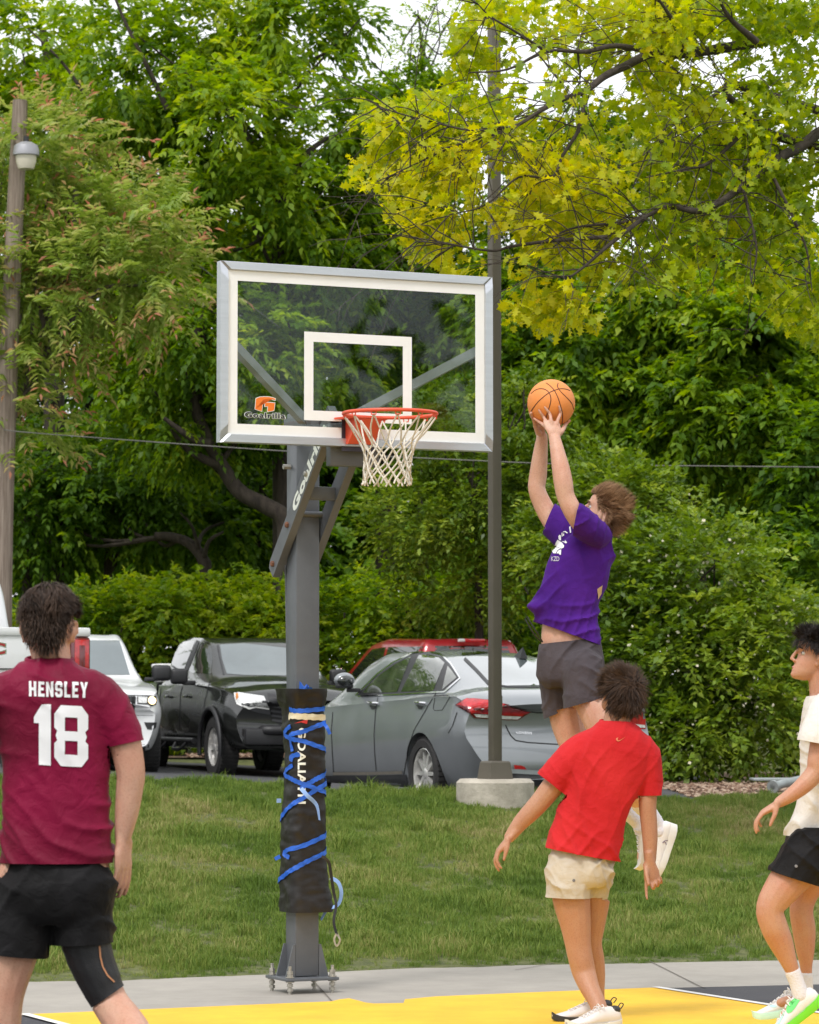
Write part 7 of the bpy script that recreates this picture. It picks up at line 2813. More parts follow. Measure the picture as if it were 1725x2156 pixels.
def shell(tab, y0, y1, n=110, sm=2, rear_bulge=.14, front_bulge=.22, rise=None):
    """tab: parameter -> ([y], [value]); sections across the car from underside to roof line"""
    ys = np.linspace(y0, y1, n)
    g = {k: smooth1(np.interp(ys, v[0], v[1]), sm) for k, v in tab.items()}
    rings = []
    for i in range(n):
        q = [(0, g['zb'][i]), (g['ws'][i] * .8, g['zb'][i]), (g['ws'][i], g['zs'][i]), (g['wm'][i], g['zm'][i]), (g['wsh'][i] + .012, g['zsh'][i] - .035), (g['wsh'][i], g['zsh'][i]), (g['wg'][i], g['zg'][i]), (g['wt'][i], g['zt'][i]), (g['wr'][i], g['zr'][i]), (0, g['zc'][i])]
        c = catmull([V((a, b, 0)) for a, b in q], 4)
        right = c
        left = [V((-p.x, p.y, 0)) for p in c[-2:0:-1]]
        rings.append([(p.x, p.y) for p in right + left])
    W_ = max(g['wm'])
    out = []
    for i, ring in enumerate(rings):
        y = ys[i]
        pts = []
        for x, z in ring:
            yy = y
            t = smoothstep(y0 + .75, y0, y)
            yy += t * rear_bulge * (abs(x) / W_) ** 2.6
            t2 = smoothstep(y1 - .9, y1, y)
            yy -= t2 * front_bulge * (abs(x) / W_) ** 2.4
            if rise:
                yy += rise(y, z, x)
            pts.append(V((x, yy, z)))
        out.append(pts)
    m = len(out[0])
    half = m // 2
    mb = MB()
    mb.loft(out, cap=False)
    for e, ri in ((0, 0), (1, n - 1)):
        o = ri * m
        for k in range(half):
            a, b_ = o + k, o + k + 1
            c, d = o + (m - k - 1) % m, o + (m - k) % m
            f = (a, b_, c, d) if k > 0 else (a, b_, c)
            f = tuple(dict.fromkeys(f))
            if len(f) >= 3:
                mb.f.append(f if e else f[::-1])
                mb.m.append(0)
    # round caps: split wide strips for curvature
    return mb


def arches(me, axles, r, w_in, depth=.42):
    """wheel openings cut through the sides"""
    mb = MB()
    for (y, z) in axles:
        for sx in (-1, 1):
            mb.lathe([(r, 0), (r, depth + .25)], V((sx * (w_in), y, z)), V((sx, 0, 0)), seg=40, mi=1)
    c = mb.mesh('cutter')
    c.materials.append(M_WELL)
    c.materials.append(M_WELL)
    co = bpy.data.objects.new('cutter', c)
    COL.objects.link(co)
    me.materials.clear()
    me.materials.append(M_TRIM)
    me.materials.append(M_WELL)
    out = eval_mods(me, [('BOOLEAN', dict(operation='DIFFERENCE', object=co, solver='EXACT'))])
    bpy.data.objects.remove(co)
    return out


def wheel(parent, c, sx, r, w_, style=10, rim_r=.66, name='wheel', rim_m=None):
    """c in vehicle coordinates, sx = outer side"""
    ax = V((sx, 0, 0))
    e = bpy.data.objects.new(name, None)
    COL.objects.link(e)
    e.parent = parent
    hw = w_ / 2
    rr = r * rim_r
    mb = MB()
    mb.lathe([(rr, -hw * .9), (r * .90, -hw), (r * .985, -hw * .80), (r, -hw * .5), (r, hw * .5), (r * .985, hw * .80), (r * .90, hw * 1.0), (rr * 1.03, hw * .94), (rr, hw * .80)], c, ax, seg=44, cap=False)
    for k in range(44):
        a = 2 * math.pi * k / 44
        d = V((0, math.cos(a), math.sin(a)))
        t = V((0, -math.sin(a), math.cos(a)))
        for h in (-.62, 0, .62):
            mb.box(c + ax * (h * hw) + d * (r * .997), (hw * .5, .030, .012), Matrix((ax, t, d)).transposed(), bev=0)
    mb.build('tyre', M_TYRE, e, smooth=40, world=False)
    mb = MB()
    mb.lathe([(rr, -hw * .8), (rr * 1.0, hw * .82), (rr * .95, hw * .86), (rr * .92, hw * .6), (rr * .90, -hw * .3)], c, ax, seg=40, cap=False)
    n = style
    for k in range(n):
        a0 = 2 * math.pi * k / n
        for off in ((-.10, .10) if n <= 6 else (0,)):
            a = a0 + off
            d = V((0, math.cos(a), math.sin(a)))
            t = V((0, -math.sin(a), math.cos(a)))
            s_w = .028 if n <= 6 else .022
            p = [(.16 * rr, -s_w * .9), (.93 * rr, -s_w * .65), (.93 * rr, s_w * .65), (.16 * rr, s_w * .9)]
            base, tip = hw * .72, hw * .62
            vs = [c + d * x + t * y + ax * (base if x < .5 * rr else tip) for x, y in p] + [c + d * x + t * y + ax * ((base if x < .5 * rr else tip) - .045) for x, y in p]
            mb.raw(vs, [(0, 1, 2, 3), (7, 6, 5, 4), (0, 4, 5, 1), (1, 5, 6, 2), (2, 6, 7, 3), (3, 7, 4, 0)])
    mb.lathe([(.2 * rr, hw * .3), (.2 * rr, hw * .74), (.15 * rr, hw * .80), (.001, hw * .80)], c, ax, seg=20)
    mb.build('rim', rim_m or M_RIMA, e, smooth=35, world=False)
    mb = MB()
    mb.lathe([(rr * .91, -hw * .35), (.001, -hw * .35)], c, ax, seg=30, cap=False)
    mb.lathe([(rr * .60, -hw * .3), (rr * .60, hw * .05), (.05, hw * .05)], c, ax, seg=30, cap=False)
    mb.build('brake', M_WELL, e, smooth=40, world=False)
    return e


def side_ray(sx):
    def f(y, z):
        return V((sx * 3, y, z)), V((-sx, 0, 0))
    return f


def end_ray(sy):
    def f(x, z):
        return V((x, sy * 6, z)), V((0, -sy, 0))
    return f


def top_ray(x, y):
    return V((x, y, 5)), V((0, 0, -1))


class Car:
    def __init__(self, name, label, cat, loc, rot):
        self.t = thing(name, label, cat, loc, rot)
        self.M = root_matrix(self.t)
        self.Mi = self.M.inverted()

    def body(self, me, m, name='body'):
        me.polygons.foreach_set('use_smooth', np.ones(len(me.polygons), dtype=bool))
        me.set_sharp_from_angle(angle=R(34))
        self.o = add(name, me, m, self.t, world=False)
        self.bvh = bvh_of(me)
        return self.o

    def patch(self, polys, ray, name, m, off=.004, cell=.06, parent=None):
        return add(name, project(poly_bm(polys, cell), ray, self.bvh, off, name), m, parent or self.t, world=False)

    def px(self, polys, name, m, off=.004, cell=5, parent=None, bvh=None):
        """photo outlines laid on this vehicle's surface"""
        def ray(u, v):
            o = V((0, 0, HCAM))
            d = P(u, v, 17) - o
            return self.Mi @ (o + d.normalized() * 20), (self.Mi.to_3x3() @ d).normalized()
        return add(name, project(poly_bm(polys, cell), ray, bvh or self.bvh, off, name), m, parent or self.t, world=False)

    def line(self, pts, w, name, m, ray=None, off=.003, cell=None, closed=False):
        """thin strip along a line on the surface (photo positions unless ray is given)"""
        q = ribbon2d(pts, w, closed)
        if ray:
            return self.patch(q, ray, name, m, off, cell or .08)
        return self.px(q, name, m, off, cell or 8)

    def at(self, u, v, off=0.0):
        """surface point (vehicle coordinates) under a photo position"""
        o = V((0, 0, HCAM))
        d = P(u, v, 17) - o
        ol, dl = self.Mi @ (o + d.normalized() * 20), (self.Mi.to_3x3() @ d).normalized()
        hit, n, i, dd = self.bvh.ray_cast(ol, dl, 60)
        if hit is None:
            hit, n, i, dd = self.bvh.find_nearest(ol + dl * 17)
        return hit + n * off, n


def C8(x, y):
    return (638.9 + x * .463, 1277.7 + y * .463)


def C7(x, y):
    return ((200 + x * .46377) / 1.2522, (1600 + y * .46377) / 1.2522)


def CT(x, y):
    return ((340 + x / 4.107) / 1.2522, (1660 + y / 4.107) / 1.2522)


def CG(x, y):
    return ((1200 + x / 5.75) / 1.2522, (1760 + y / 5.75) / 1.2522)


# ---------------- grey saloon
sed = Car('sedan', 'grey four door saloon car parked with its rear beside the light pole', 'car', (.395, 31.64, .583), R(23.5))
T = {'zb': ([-2.5, -2.2, 2.2, 2.5], [.30, .19, .19, .26]), 'zs': ([-2.5, -2.2, 2.2, 2.5], [.40, .28, .26, .30]), 'zm': ([-2.5, 0, 2.5], [.66, .62, .52]),
     'zsh': ([-2.5, -2.42, -2.2, -1.4, -.5, .6, 1.4, 2.2, 2.5], [.90, .97, 1.03, 1.02, .99, .95, .91, .79, .62]),
     'zg': ([-2.5, -2.42, -2.2, -1.4, -.5, .6, 1.4, 2.2, 2.5], [.92, .99, 1.055, 1.045, 1.01, .97, .93, .81, .64]),
     'zt': ([-2.5, -2.42, -2.2, -1.85, -1.35, -.85, -.3, .2, .55, 1.25, 1.42, 2.1, 2.4, 2.5], [.94, 1.01, 1.075, 1.09, 1.235, 1.355, 1.405, 1.40, 1.33, 1.0, .96, .85, .74, .65]),
     'zr': ([-2.5, -2.42, -2.2, -1.85, -1.35, -.85, -.3, .2, .55, 1.25, 1.42, 2.1, 2.4, 2.5], [.96, 1.03, 1.09, 1.125, 1.27, 1.40, 1.455, 1.455, 1.385, 1.03, .98, .88, .765, .66]),
     'zc': ([-2.5, -2.42, -2.2, -1.85, -1.35, -.85, -.3, .2, .55, 1.25, 1.42, 2.1, 2.4, 2.5], [.97, 1.04, 1.10, 1.135, 1.29, 1.42, 1.475, 1.475, 1.41, 1.05, 1.0, .90, .78, .67]),
     'ws': ([-2.5, -2.2, -1.4, 1.4, 2.2, 2.5], [.74, .83, .88, .88, .82, .62]), 'wm': ([-2.5, -2.2, -1.4, 0, 1.4, 2.2, 2.5], [.905, .945, .955, .935, .94, .88, .68]),
     'wsh': ([-2.5, -2.2, -1.4, 0, 1.4, 2.2, 2.5], [.86, .895, .895, .875, .865, .78, .58]), 'wg': ([-2.5, -2.2, -1.4, 0, 1.4, 2.2, 2.5], [.74, .80, .815, .825, .80, .70, .52]),
     'wt': ([-2.5, -2.2, -1.85, -1.35, -.85, 0, .55, 1.25, 1.5, 2.2, 2.5], [.62, .68, .70, .66, .63, .62, .63, .70, .62, .52, .42]),
     'wr': ([-2.5, -1.85, -.85, .55, 1.25, 2.5], [.35, .45, .42, .42, .45, .25])}


def sed_rise(y, z, x):
    t = smoothstep(-2.0, -2.5, y)
    return t * (.07 * smoothstep(.58, .74, z) - .05 * smoothstep(.86, 1.0, z) + .05 * smoothstep(.45, .30, z))


me = shell(T, -2.5, 2.5, 120, 3, .13, .30, sed_rise).mesh('body')
me = arches(me, [(-1.43, .335), (1.58, .335)], .372, .62)
sed.body(me, [M_GREY, M_WELL])
for y in (-1.43, 1.58):
    for sx in (-1, 1):
        wheel(sed.t, V((sx * .815, y, .335)), sx, .335, .235, 10, .70)

# ---------------- black pickup
blk = Car('pickup_truck', 'black crew cab pickup truck facing out, parked behind the hoop pole', 'pickup truck', (-2.165, 42.95, .641), R(199.5))
T = {'zb': ([-.9, 2.4, 2.7], [.36, .36, .36]), 'zs': ([-.9, 2.3, 2.7], [.46, .44, .44]), 'zm': ([-.9, 2.3, 2.7], [.80, .80, .72]),
     'zsh': ([-.9, .9, 1.2, 2.2, 2.55, 2.7], [1.17, 1.16, 1.15, 1.10, 1.04, .90]), 'zg': ([-.9, .9, 1.2, 2.2, 2.55, 2.7], [1.19, 1.18, 1.17, 1.12, 1.06, .92]),
     'zt': ([-.9, -.80, -.2, .3, .52, 1.18, 1.32, 2.2, 2.55, 2.7], [1.48, 1.70, 1.735, 1.72, 1.66, 1.24, 1.20, 1.14, 1.08, .94]),
     'zr': ([-.9, -.80, -.2, .3, .52, 1.18, 1.32, 2.2, 2.55, 2.7], [1.50, 1.745, 1.78, 1.765, 1.70, 1.26, 1.22, 1.165, 1.10, .96]),
     'zc': ([-.9, -.80, -.2, .3, .52, 1.18, 1.32, 2.2, 2.55, 2.7], [1.52, 1.755, 1.79, 1.775, 1.72, 1.28, 1.235, 1.18, 1.11, .97]),
     'ws': ([-.9, 2.2, 2.7], [.86, .86, .76]), 'wm': ([-.9, 1.2, 1.8, 2.4, 2.7], [.92, .92, .945, .93, .84]), 'wsh': ([-.9, 1.0, 1.8, 2.4, 2.7], [.88, .87, .88, .85, .76]),
     'wg': ([-.9, 1.0, 1.8, 2.4, 2.7], [.84, .83, .80, .76, .66]), 'wt': ([-.9, -.2, .52, 1.18, 1.4, 2.4, 2.7], [.66, .66, .67, .73, .62, .56, .48]), 'wr': ([-.9, .52, 1.18, 2.7], [.45, .45, .46, .32])}
me = shell(T, -.9, 2.7, 90, 2, .02, .22).mesh('body')
me = arches(me, [(1.77, .385)], .45, .60)
blk.body(me, [M_BLKP, M_WELL])
mb = MB()
prof = [(.80, .46), (.90, .48), (.925, .80), (.905, 1.10), (.89, 1.205), (.80, 1.205), (.79, .80), (-.79, .80), (-.80, 1.205), (-.89, 1.205), (-.905, 1.10), (-.925, .80), (-.90, .48), (-.80, .46)]
mb.loft([[V((x, y, z)) for x, z in prof] for y in (-2.62, -2.0, -1.5, -.97)])
me = mb.mesh('bed')
me = arches(me, [(-1.49, .385)], .45, .60)
bed = add('bed', me, [M_BLKP, M_WELL], blk.t, world=False)
MB().box((0, -2.65, .84), (1.70, .06, .72), bev=.015).build('tailgate', M_BLKP, blk.t, smooth=40, world=False)
MB().box((0, -2.76, .52), (1.75, .16, .20), bev=.03).build('rear_bumper', M_TRIM, blk.t, smooth=40, world=False)
for y in (-1.49, 1.77):
    for sx in (-1, 1):
        wheel(blk.t, V((sx * .80, y, .385)), sx, .385, .255, 6, .62)

# ---------------- white suv
jeep = Car('suv', 'white suv with one headlight lit, nose out beside the maroon jersey', 'suv', (-4.34, 41.97, .70), R(192))
T = {'zb': ([-2.4, 2.2, 2.41], [.30, .28, .34]), 'zs': ([-2.4, 2.2, 2.41], [.42, .38, .42]), 'zm': ([-2.4, 2.41], [.80, .72]),
     'zsh': ([-2.4, .8, 1.3, 2.0, 2.3, 2.41], [1.14, 1.12, 1.10, 1.04, .98, .82]), 'zg': ([-2.4, .8, 1.3, 2.0, 2.3, 2.41], [1.16, 1.14, 1.12, 1.06, 1.0, .84]),
     'zt': ([-2.4, -2.1, -1, .2, .45, 1.1, 1.25, 2.0, 2.3, 2.41], [1.2, 1.64, 1.70, 1.69, 1.62, 1.17, 1.13, 1.07, 1.01, .87]),
     'zr': ([-2.4, -2.1, -1, .2, .45, 1.1, 1.25, 2.0, 2.3, 2.41], [1.22, 1.69, 1.745, 1.735, 1.67, 1.20, 1.15, 1.09, 1.03, .90]),
     'zc': ([-2.4, -2.1, -1, .2, .45, 1.1, 1.25, 2.0, 2.3, 2.41], [1.23, 1.70, 1.76, 1.75, 1.69, 1.22, 1.165, 1.10, 1.04, .91]),
     'ws': ([-2.4, 2.0, 2.41], [.84, .86, .74]), 'wm': ([-2.4, -2, 1.6, 2.2, 2.41], [.88, .95, .965, .93, .82]), 'wsh': ([-2.4, -2, 1.2, 2.2, 2.41], [.82, .88, .90, .86, .74]),
     'wg': ([-2.4, -2, 1.2, 2.2, 2.41], [.78, .84, .84, .76, .64]), 'wt': ([-2.4, 0, .45, 1.1, 1.3, 2.2, 2.41], [.62, .66, .66, .74, .66, .56, .48]), 'wr': ([-2.4, .45, 1.1, 2.41], [.4, .44, .46, .32])}
me = shell(T, -2.41, 2.41, 100, 2, .16, .24).mesh('body')
me = arches(me, [(-1.45, .385), (1.46, .385)], .44, .62)
jeep.body(me, [M_WHTP, M_WELL])
for y in (-1.45, 1.46):
    for sx in (-1, 1):
        wheel(jeep.t, V((sx * .82, y, .385)), sx, .385, .26, 5, .66)

# ---------------- white pickup, tail to the camera
gmc = Car('pickup_truck', 'white full size pickup truck seen from behind, taillight beside a head', 'pickup truck', (-4.82, 31.31, .75), R(22))
T = {'zb': ([-.6, 2.6, 2.95], [.45, .45, .5]), 'zs': ([-.6, 2.6, 2.95], [.56, .55, .6]), 'zm': ([-.6, 2.95], [.95, .9]),
     'zsh': ([-.6, 1.4, 2.4, 2.8, 2.95], [1.40, 1.39, 1.34, 1.28, 1.05]), 'zg': ([-.6, 1.4, 2.4, 2.8, 2.95], [1.42, 1.41, 1.36, 1.30, 1.07]),
     'zt': ([-.6, -.48, .4, .9, 1.5, 1.65, 2.5, 2.8, 2.95], [1.45, 2.00, 2.03, 1.97, 1.46, 1.42, 1.38, 1.32, 1.1]), 'zr': ([-.6, -.48, .4, .9, 1.5, 1.65, 2.5, 2.8, 2.95], [1.46, 2.055, 2.08, 2.02, 1.49, 1.44, 1.41, 1.34, 1.12]),
     'zc': ([-.6, -.48, .4, .9, 1.5, 1.65, 2.5, 2.8, 2.95], [1.47, 2.065, 2.09, 2.04, 1.50, 1.455, 1.42, 1.35, 1.13]),
     'ws': ([-.6, 2.95], [.95, .88]), 'wm': ([-.6, 2.4, 2.95], [1.02, 1.03, .95]), 'wsh': ([-.6, 2.95], [.97, .88]), 'wg': ([-.6, 2.95], [.93, .78]), 'wt': ([-.6, .9, 1.5, 2.95], [.83, .83, .86, .55]), 'wr': ([-.6, 2.95], [.5, .4])}
me = shell(T, -.6, 2.95, 70, 2, .02, .2).mesh('body')
me = arches(me, [(1.95, .42)], .49, .68)
gmc.body(me, [M_WHTP, M_WELL])
mb = MB()
prof = [(.92, .56), (.99, .58), (1.02, .95), (1.005, 1.34), (.99, 1.465), (.90, 1.465), (.89, .95), (-.89, .95), (-.90, 1.465), (-.99, 1.465), (-1.005, 1.34), (-1.02, .95), (-.99, .58), (-.92, .56)]
mb.loft([[V((x, y, z)) for x, z in prof] for y in (-2.84, -2.2, -1.5, -.66)])
add('bed', arches(mb.mesh('bed'), [(-1.65, .42)], .49, .68), [M_WHTP, M_WELL], gmc.t, world=False)
tg = MB()
tg.loft([[V((x, y, z)) for x, y, z in ((-w_, -2.84, z0), (w_, -2.84, z0), (w_, -2.84 - d_, z0 + b_), (w_, -2.84 - d_, z1 - .02), (w_, -2.86, z1), (-w_, -2.86, z1), (-w_, -2.84 - d_, z1 - .02), (-w_, -2.84 - d_, z0 + b_))] for w_, z0, z1, d_, b_ in ((.80, .80, 1.46, .055, .02),)] * 1 + [[V((0, 0, 0))] * 8][:0], cap=True) if False else None
tg.box((0, -2.87, 1.13), (1.60, .07, .64), bev=.018)
tg_o = tg.build('tailgate', M_WHTP, gmc.t, smooth=40, world=False)
MB().box((0, -2.885, 1.425), (1.62, .08, .075), bev=.015).build('tailgate_cap', M_WHTP, gmc.t, smooth=40, world=False)
MB().box((0, -2.909, 1.10), (1.56, .012, .012)).build('tailgate_crease', M_TRIMG, tg_o, world=False)
for sx in (-1, 1):
    MB().box((sx * .915, -2.85, 1.425), (.19, .10, .08), bev=.02).build('rail_cap', M_WHTP, gmc.t, smooth=40, world=False)
    l = MB().box((sx * .915, -2.845, 1.13), (.185, .12, .50), bev=.025).build('tail_light', M_TAILD, gmc.t, smooth=40, world=False)
    MB().box((sx * .925, -2.905, 1.14), (.13, .016, .44), bev=.006).build('lens', M_TAIL, l, smooth=40, world=False)
    MB().box((sx * .925, -2.916, 1.14), (.050, .008, .34), bev=.003).build('inner_lens', M_TAILD, l, smooth=40, world=False)
MB().box((0, -3.0, .64), (1.95, .22, .24), bev=.03).build('rear_bumper', M_CHROME, gmc.t, smooth=40, world=False)
bm = text_bm('GMC', 1.0, None, bold=.05, sx=1.25, spacing=1.05)
wd = max(v.co.x for v in bm.verts) - min(v.co.x for v in bm.verts)
for bold, dy, mm, nm in ((.09, -2.9065, M_CHROME, 'badge_outline'), (.03, -2.9095, mat('badge_red', (.35, .02, .02), .3), 'badge')):
    bm = text_bm('GMC', 1.0, None, bold=bold, sx=1.25, spacing=1.12)
    k_ = .46 / wd
    add(nm, place_bm(bm, lambda x, y: V((x * k_, dy, 1.27 + y * k_ * .8)), nm), mm, tg_o, world=False)
gmc.patch([[(-.80, 1.50), (.80, 1.50), (.70, 1.96), (-.70, 1.96)]], end_ray(-1), 'rear_window', M_AUTOG, .004, .1)
gmc.patch([[(1.15, 1.47), (-.42, 1.47), (-.42, 1.84), (.55, 1.86)]], side_ray(-1), 'side_window', M_AUTOG, .004, .1)
gmc.patch([[(1.15, 1.47), (-.42, 1.47), (-.42, 1.84), (.55, 1.86)]], side_ray(1), 'side_window', M_AUTOG, .004, .1)
for y in (-1.65, 1.95):
    for sx in (-1, 1):
        wheel(gmc.t, V((sx * .86, y, .42)), sx, .42, .29, 6, .6)

# ---------------- red pickup behind the saloon
rdp = Car('pickup_truck', 'red pickup truck whose cab shows above the grey saloon', 'pickup truck', (.66, 47.0, .66), R(27))
T = {'zb': ([-.6, 3.2, 3.55], [.42, .42, .46]), 'zs': ([-.6, 3.55], [.52, .55]), 'zm': ([-.6, 3.55], [.85, .8]),
     'zsh': ([-.6, 2.0, 3.0, 3.4, 3.55], [1.24, 1.22, 1.17, 1.10, .92]), 'zg': ([-.6, 2.0, 3.0, 3.4, 3.55], [1.26, 1.24, 1.19, 1.12, .94]),
     'zt': ([-.6, -.48, .8, 1.28, 2.0, 2.15, 3.1, 3.4, 3.55], [1.28, 1.76, 1.79, 1.73, 1.29, 1.25, 1.20, 1.14, .96]), 'zr': ([-.6, -.48, .8, 1.28, 2.0, 2.15, 3.1, 3.4, 3.55], [1.29, 1.815, 1.845, 1.785, 1.32, 1.27, 1.22, 1.16, .98]),
     'zc': ([-.6, -.48, .8, 1.28, 2.0, 2.15, 3.1, 3.4, 3.55], [1.30, 1.83, 1.86, 1.80, 1.33, 1.28, 1.23, 1.17, .99]),
     'ws': ([-.6, 3.55], [.92, .84]), 'wm': ([-.6, 3.0, 3.55], [.98, .98, .9]), 'wsh': ([-.6, 3.55], [.94, .84]), 'wg': ([-.6, 3.55], [.90, .74]), 'wt': ([-.6, 1.3, 2.0, 3.55], [.72, .73, .80, .52]), 'wr': ([-.6, 3.55], [.48, .38])}
me = shell(T, -.6, 3.55, 80, 2, .02, .2).mesh('body')
me = arches(me, [(2.55, .40)], .47, .66)
rdp.body(me, [M_REDP, M_WELL])
mb = MB()
prof = [(.90, .52), (.95, .55), (.98, .85), (.965, 1.15), (.95, 1.28), (.86, 1.28), (.85, .85), (-.85, .85), (-.86, 1.28), (-.95, 1.28), (-.965, 1.15), (-.98, .85), (-.95, .55), (-.90, .52)]
mb.loft([[V((x, y, z)) for x, z in prof] for y in (-2.7, -2.2, -1.5, -.66)])
add('bed', arches(mb.mesh('bed'), [(-1.6, .40)], .47, .66), [M_REDP, M_WELL], rdp.t, world=False)
MB().box((0, -2.74, .96), (1.8, .07, .64), bev=.015).build('tailgate', M_REDP, rdp.t, smooth=40, world=False)
rdp.patch([[(-.66, 1.32), (.66, 1.32), (.58, 1.72), (-.58, 1.72)]], end_ray(-1), 'rear_window', M_AUTOG, .004, .1)
rdp.patch([[(1.86, 1.27), (.72, 1.27), (.72, 1.72), (1.16, 1.70)], [(.64, 1.27), (-.42, 1.27), (-.42, 1.71), (.64, 1.72)]], side_ray(-1), 'side_window', M_AUTOG, .004, .1)
rdp.patch([[(-.66, 1.34), (.66, 1.34), (.60, 1.72), (-.60, 1.72)]], end_ray(1), 'windscreen', M_SCREEN, .004, .1)
l = MB().box((0, -.54, 1.80), (.34, .06, .05), bev=.01).build('brake_light', M_TAIL, rdp.t, smooth=40, world=False)
MB().box((-.20, -.545, 1.80), (.10, .055, .045), bev=.01).build('cargo_lamp', M_LENS, rdp.t, smooth=40, world=False)
m_ = MB().box((-1.08, 1.62, 1.32), (.10, .10, .24), bev=.03).build('mirror', M_CHROME, rdp.t, smooth=40, world=False)
MB().box((-1.0, 1.64, 1.26), (.14, .05, .06), bev=.01).build('mirror_arm', M_TRIM, m_, smooth=40, world=False)
for y in (-1.6, 2.55):
    for sx in (-1, 1):
        wheel(rdp.t, V((sx * .84, y, .40)), sx, .40, .28, 6, .6)

# ---------------- details read on the visible sides
M_GLS = mat('tinted_window', (.020, .030, .022), .04, var=.5, vscale=4, col2=(.075, .085, .060), spec=.6, coat=1.0)
# saloon windows
g1_ = [C8(*q) for q in ((268, 394), (300, 358), (345, 314), (420, 262), (492, 226), (428, 388))]
g2b = [C8(*q) for q in ((526, 222), (570, 219), (612, 230), (642, 256), (592, 384), (446, 387))]
g3 = [C8(*q) for q in ((656, 270), (676, 294), (697, 324), (634, 377))]
dlo = [C8(*q) for q in ((245, 402), (290, 360), (335, 312), (410, 260), (496, 217), (560, 210), (622, 224), (664, 262), (708, 326), (640, 386), (440, 396))]
sed.px([dlo], 'window_frame', M_TRIM, .003, 6)
for g_ in (g1_, g2b, g3):
    sed.px([g_], 'side_window', M_GLS, .006, 6)
sed.line([C8(*q) for q in ((240, 404), (290, 355), (340, 305), (410, 254), (494, 212), (560, 205), (624, 218), (668, 258), (712, 327), (642, 389), (560, 392), (440, 400), (250, 408))], 3.0, 'chrome_surround', M_CHROME, off=.008)
rg = [C8(*q) for q in ((738, 238), (850, 230), (1000, 236), (1120, 244), (1255, 262), (1345, 352), (1200, 358), (1040, 358), (930, 360), (850, 352), (790, 290))]
sed.px([rg], 'rear_window', M_SCREEN, .004, 8)
sed.line([C8(*q) for q in ((733, 236), (788, 290), (846, 353))], 6, 'window_frame', M_TRIM, off=.006)
sed.line([C8(*q) for q in ((720, 208), (850, 196), (1000, 200), (1150, 212), (1230, 236))], 14, 'roof_glass', M_AUTOG, off=.005)
tl_ = [CG(*q) for q in ((12, 572), (90, 510), (180, 472), (340, 478), (520, 498), (760, 556), (960, 610), (1160, 668), (1060, 730), (950, 800), (770, 796), (520, 780), (290, 766), (225, 700), (180, 605))]
tlo = sed.px([tl_], 'tail_light', M_TAILD, .008, 6)
sed.px([[CG(*q) for q in ((35, 562), (180, 482), (340, 488), (520, 508), (760, 568), (960, 622), (1130, 672), (1040, 712), (1000, 738), (760, 728), (520, 705), (240, 690), (190, 598))]], 'lens', M_TAIL, .012, 6, tlo)
sed.px([[CG(*q) for q in ((278, 702), (520, 712), (760, 734), (1000, 744), (945, 786), (770, 782), (520, 764), (312, 750))]], 'white_lens', M_LENS, .014, 6, tlo)
tr_ = [C8(*q) for q in ((1420, 512), (1480, 488), (1530, 476), (1572, 492), (1580, 556), (1500, 556), (1440, 552))]
tro = sed.px([tr_], 'tail_light', M_TAIL, .008, 6)
sed.px([[C8(*q) for q in ((1436, 530), (1500, 532), (1578, 541), (1578, 552), (1500, 548), (1444, 544))]], 'white_lens', M_LENS, .012, 6, tro)
sed.line([CG(*q) for q in ((765, 870), (800, 950), (845, 1035), (920, 1108), (1100, 1138), (1400, 1158), (1700, 1172), (2100, 1176))], 2.2, 'panel_gap', M_SEAML)
sed.line([CG(*q) for q in ((1150, 672), (1240, 684), (1500, 690), (1800, 690), (2050, 676))], 2.4, 'panel_gap', M_SEAML)
sed.line([C8(*q) for q in ((846, 352), (930, 366), (1080, 366), (1250, 366), (1345, 358))], 2.4, 'panel_gap', M_SEAML)
sed.px([[CG(*q) for q in ((890, 1478), (1000, 1484), (1050, 1508), (1085, 1544), (900, 1538))]], 'reflector', M_TAIL, .006, 6)
sed.line([CG(*q) for q in ((600, 1560), (915, 1572), (1250, 1592), (1700, 1600), (2150, 1590))], 9, 'bumper_trim', mat('grey_bumper_trim', (.36, .39, .40), .4), off=.006)
sed.px([[CG(*q) for q in ((560, 1612), (920, 1606), (1250, 1628), (1700, 1640), (2150, 1630), (2150, 1720), (920, 1720), (560, 1700))]], 'bumper_valance', M_TRIM, .005, 8)
bm = text_bm('GENESIS', 1.0, None, bold=.02, spacing=1.12, sx=1.2)
wd = max(v.co.x for v in bm.verts) - min(v.co.x for v in bm.verts)
for v in bm.verts:
    x, y = v.co.x / wd, v.co.y
    q = CG(1042 + x * 242, 996 + x * 14 - y * 50)
    v.co.x, v.co.y = q


def sray(u, v):
    o = V((0, 0, HCAM))
    d = P(u, v, 17) - o
    return sed.Mi @ (o + d.normalized() * 20), (sed.Mi.to_3x3() @ d).normalized()


add('badge', project(bm, sray, sed.bvh, .006, 'badge'), M_CHROME, sed.t, world=False)
for pts in (((340, 412), (330, 470), (322, 580), (325, 660), (332, 745)), ((604, 392), (575, 440), (540, 500), (505, 560), (478, 640), (462, 740), (455, 780)), ((135, 480), (128, 560), (132, 660), (140, 780)), ((700, 480), (680, 540), (660, 575))):
    sed.line([C8(*q) for q in pts], 1.5, 'panel_gap', M_SEAML)
sed.line([C8(*q) for q in ((600, 405), (660, 402), (668, 410), (650, 440), (632, 470), (598, 472), (592, 462), (600, 405))], 1.2, 'fuel_door', M_SEAML)
sed.line([C8(*q) for q in ((138, 758), (300, 757), (452, 753))], 6, 'sill_trim', mat('bronze_reflection_trim', (.40, .36, .30), .3, metal=.6), off=.008)  # chrome strip; its cream-bronze reflection is put into the colour
sed.px([[C8(*q) for q in ((100, 768), (300, 768), (470, 764), (478, 815), (300, 815), (100, 812))]], 'sill', M_TRIMG, .005, 8)
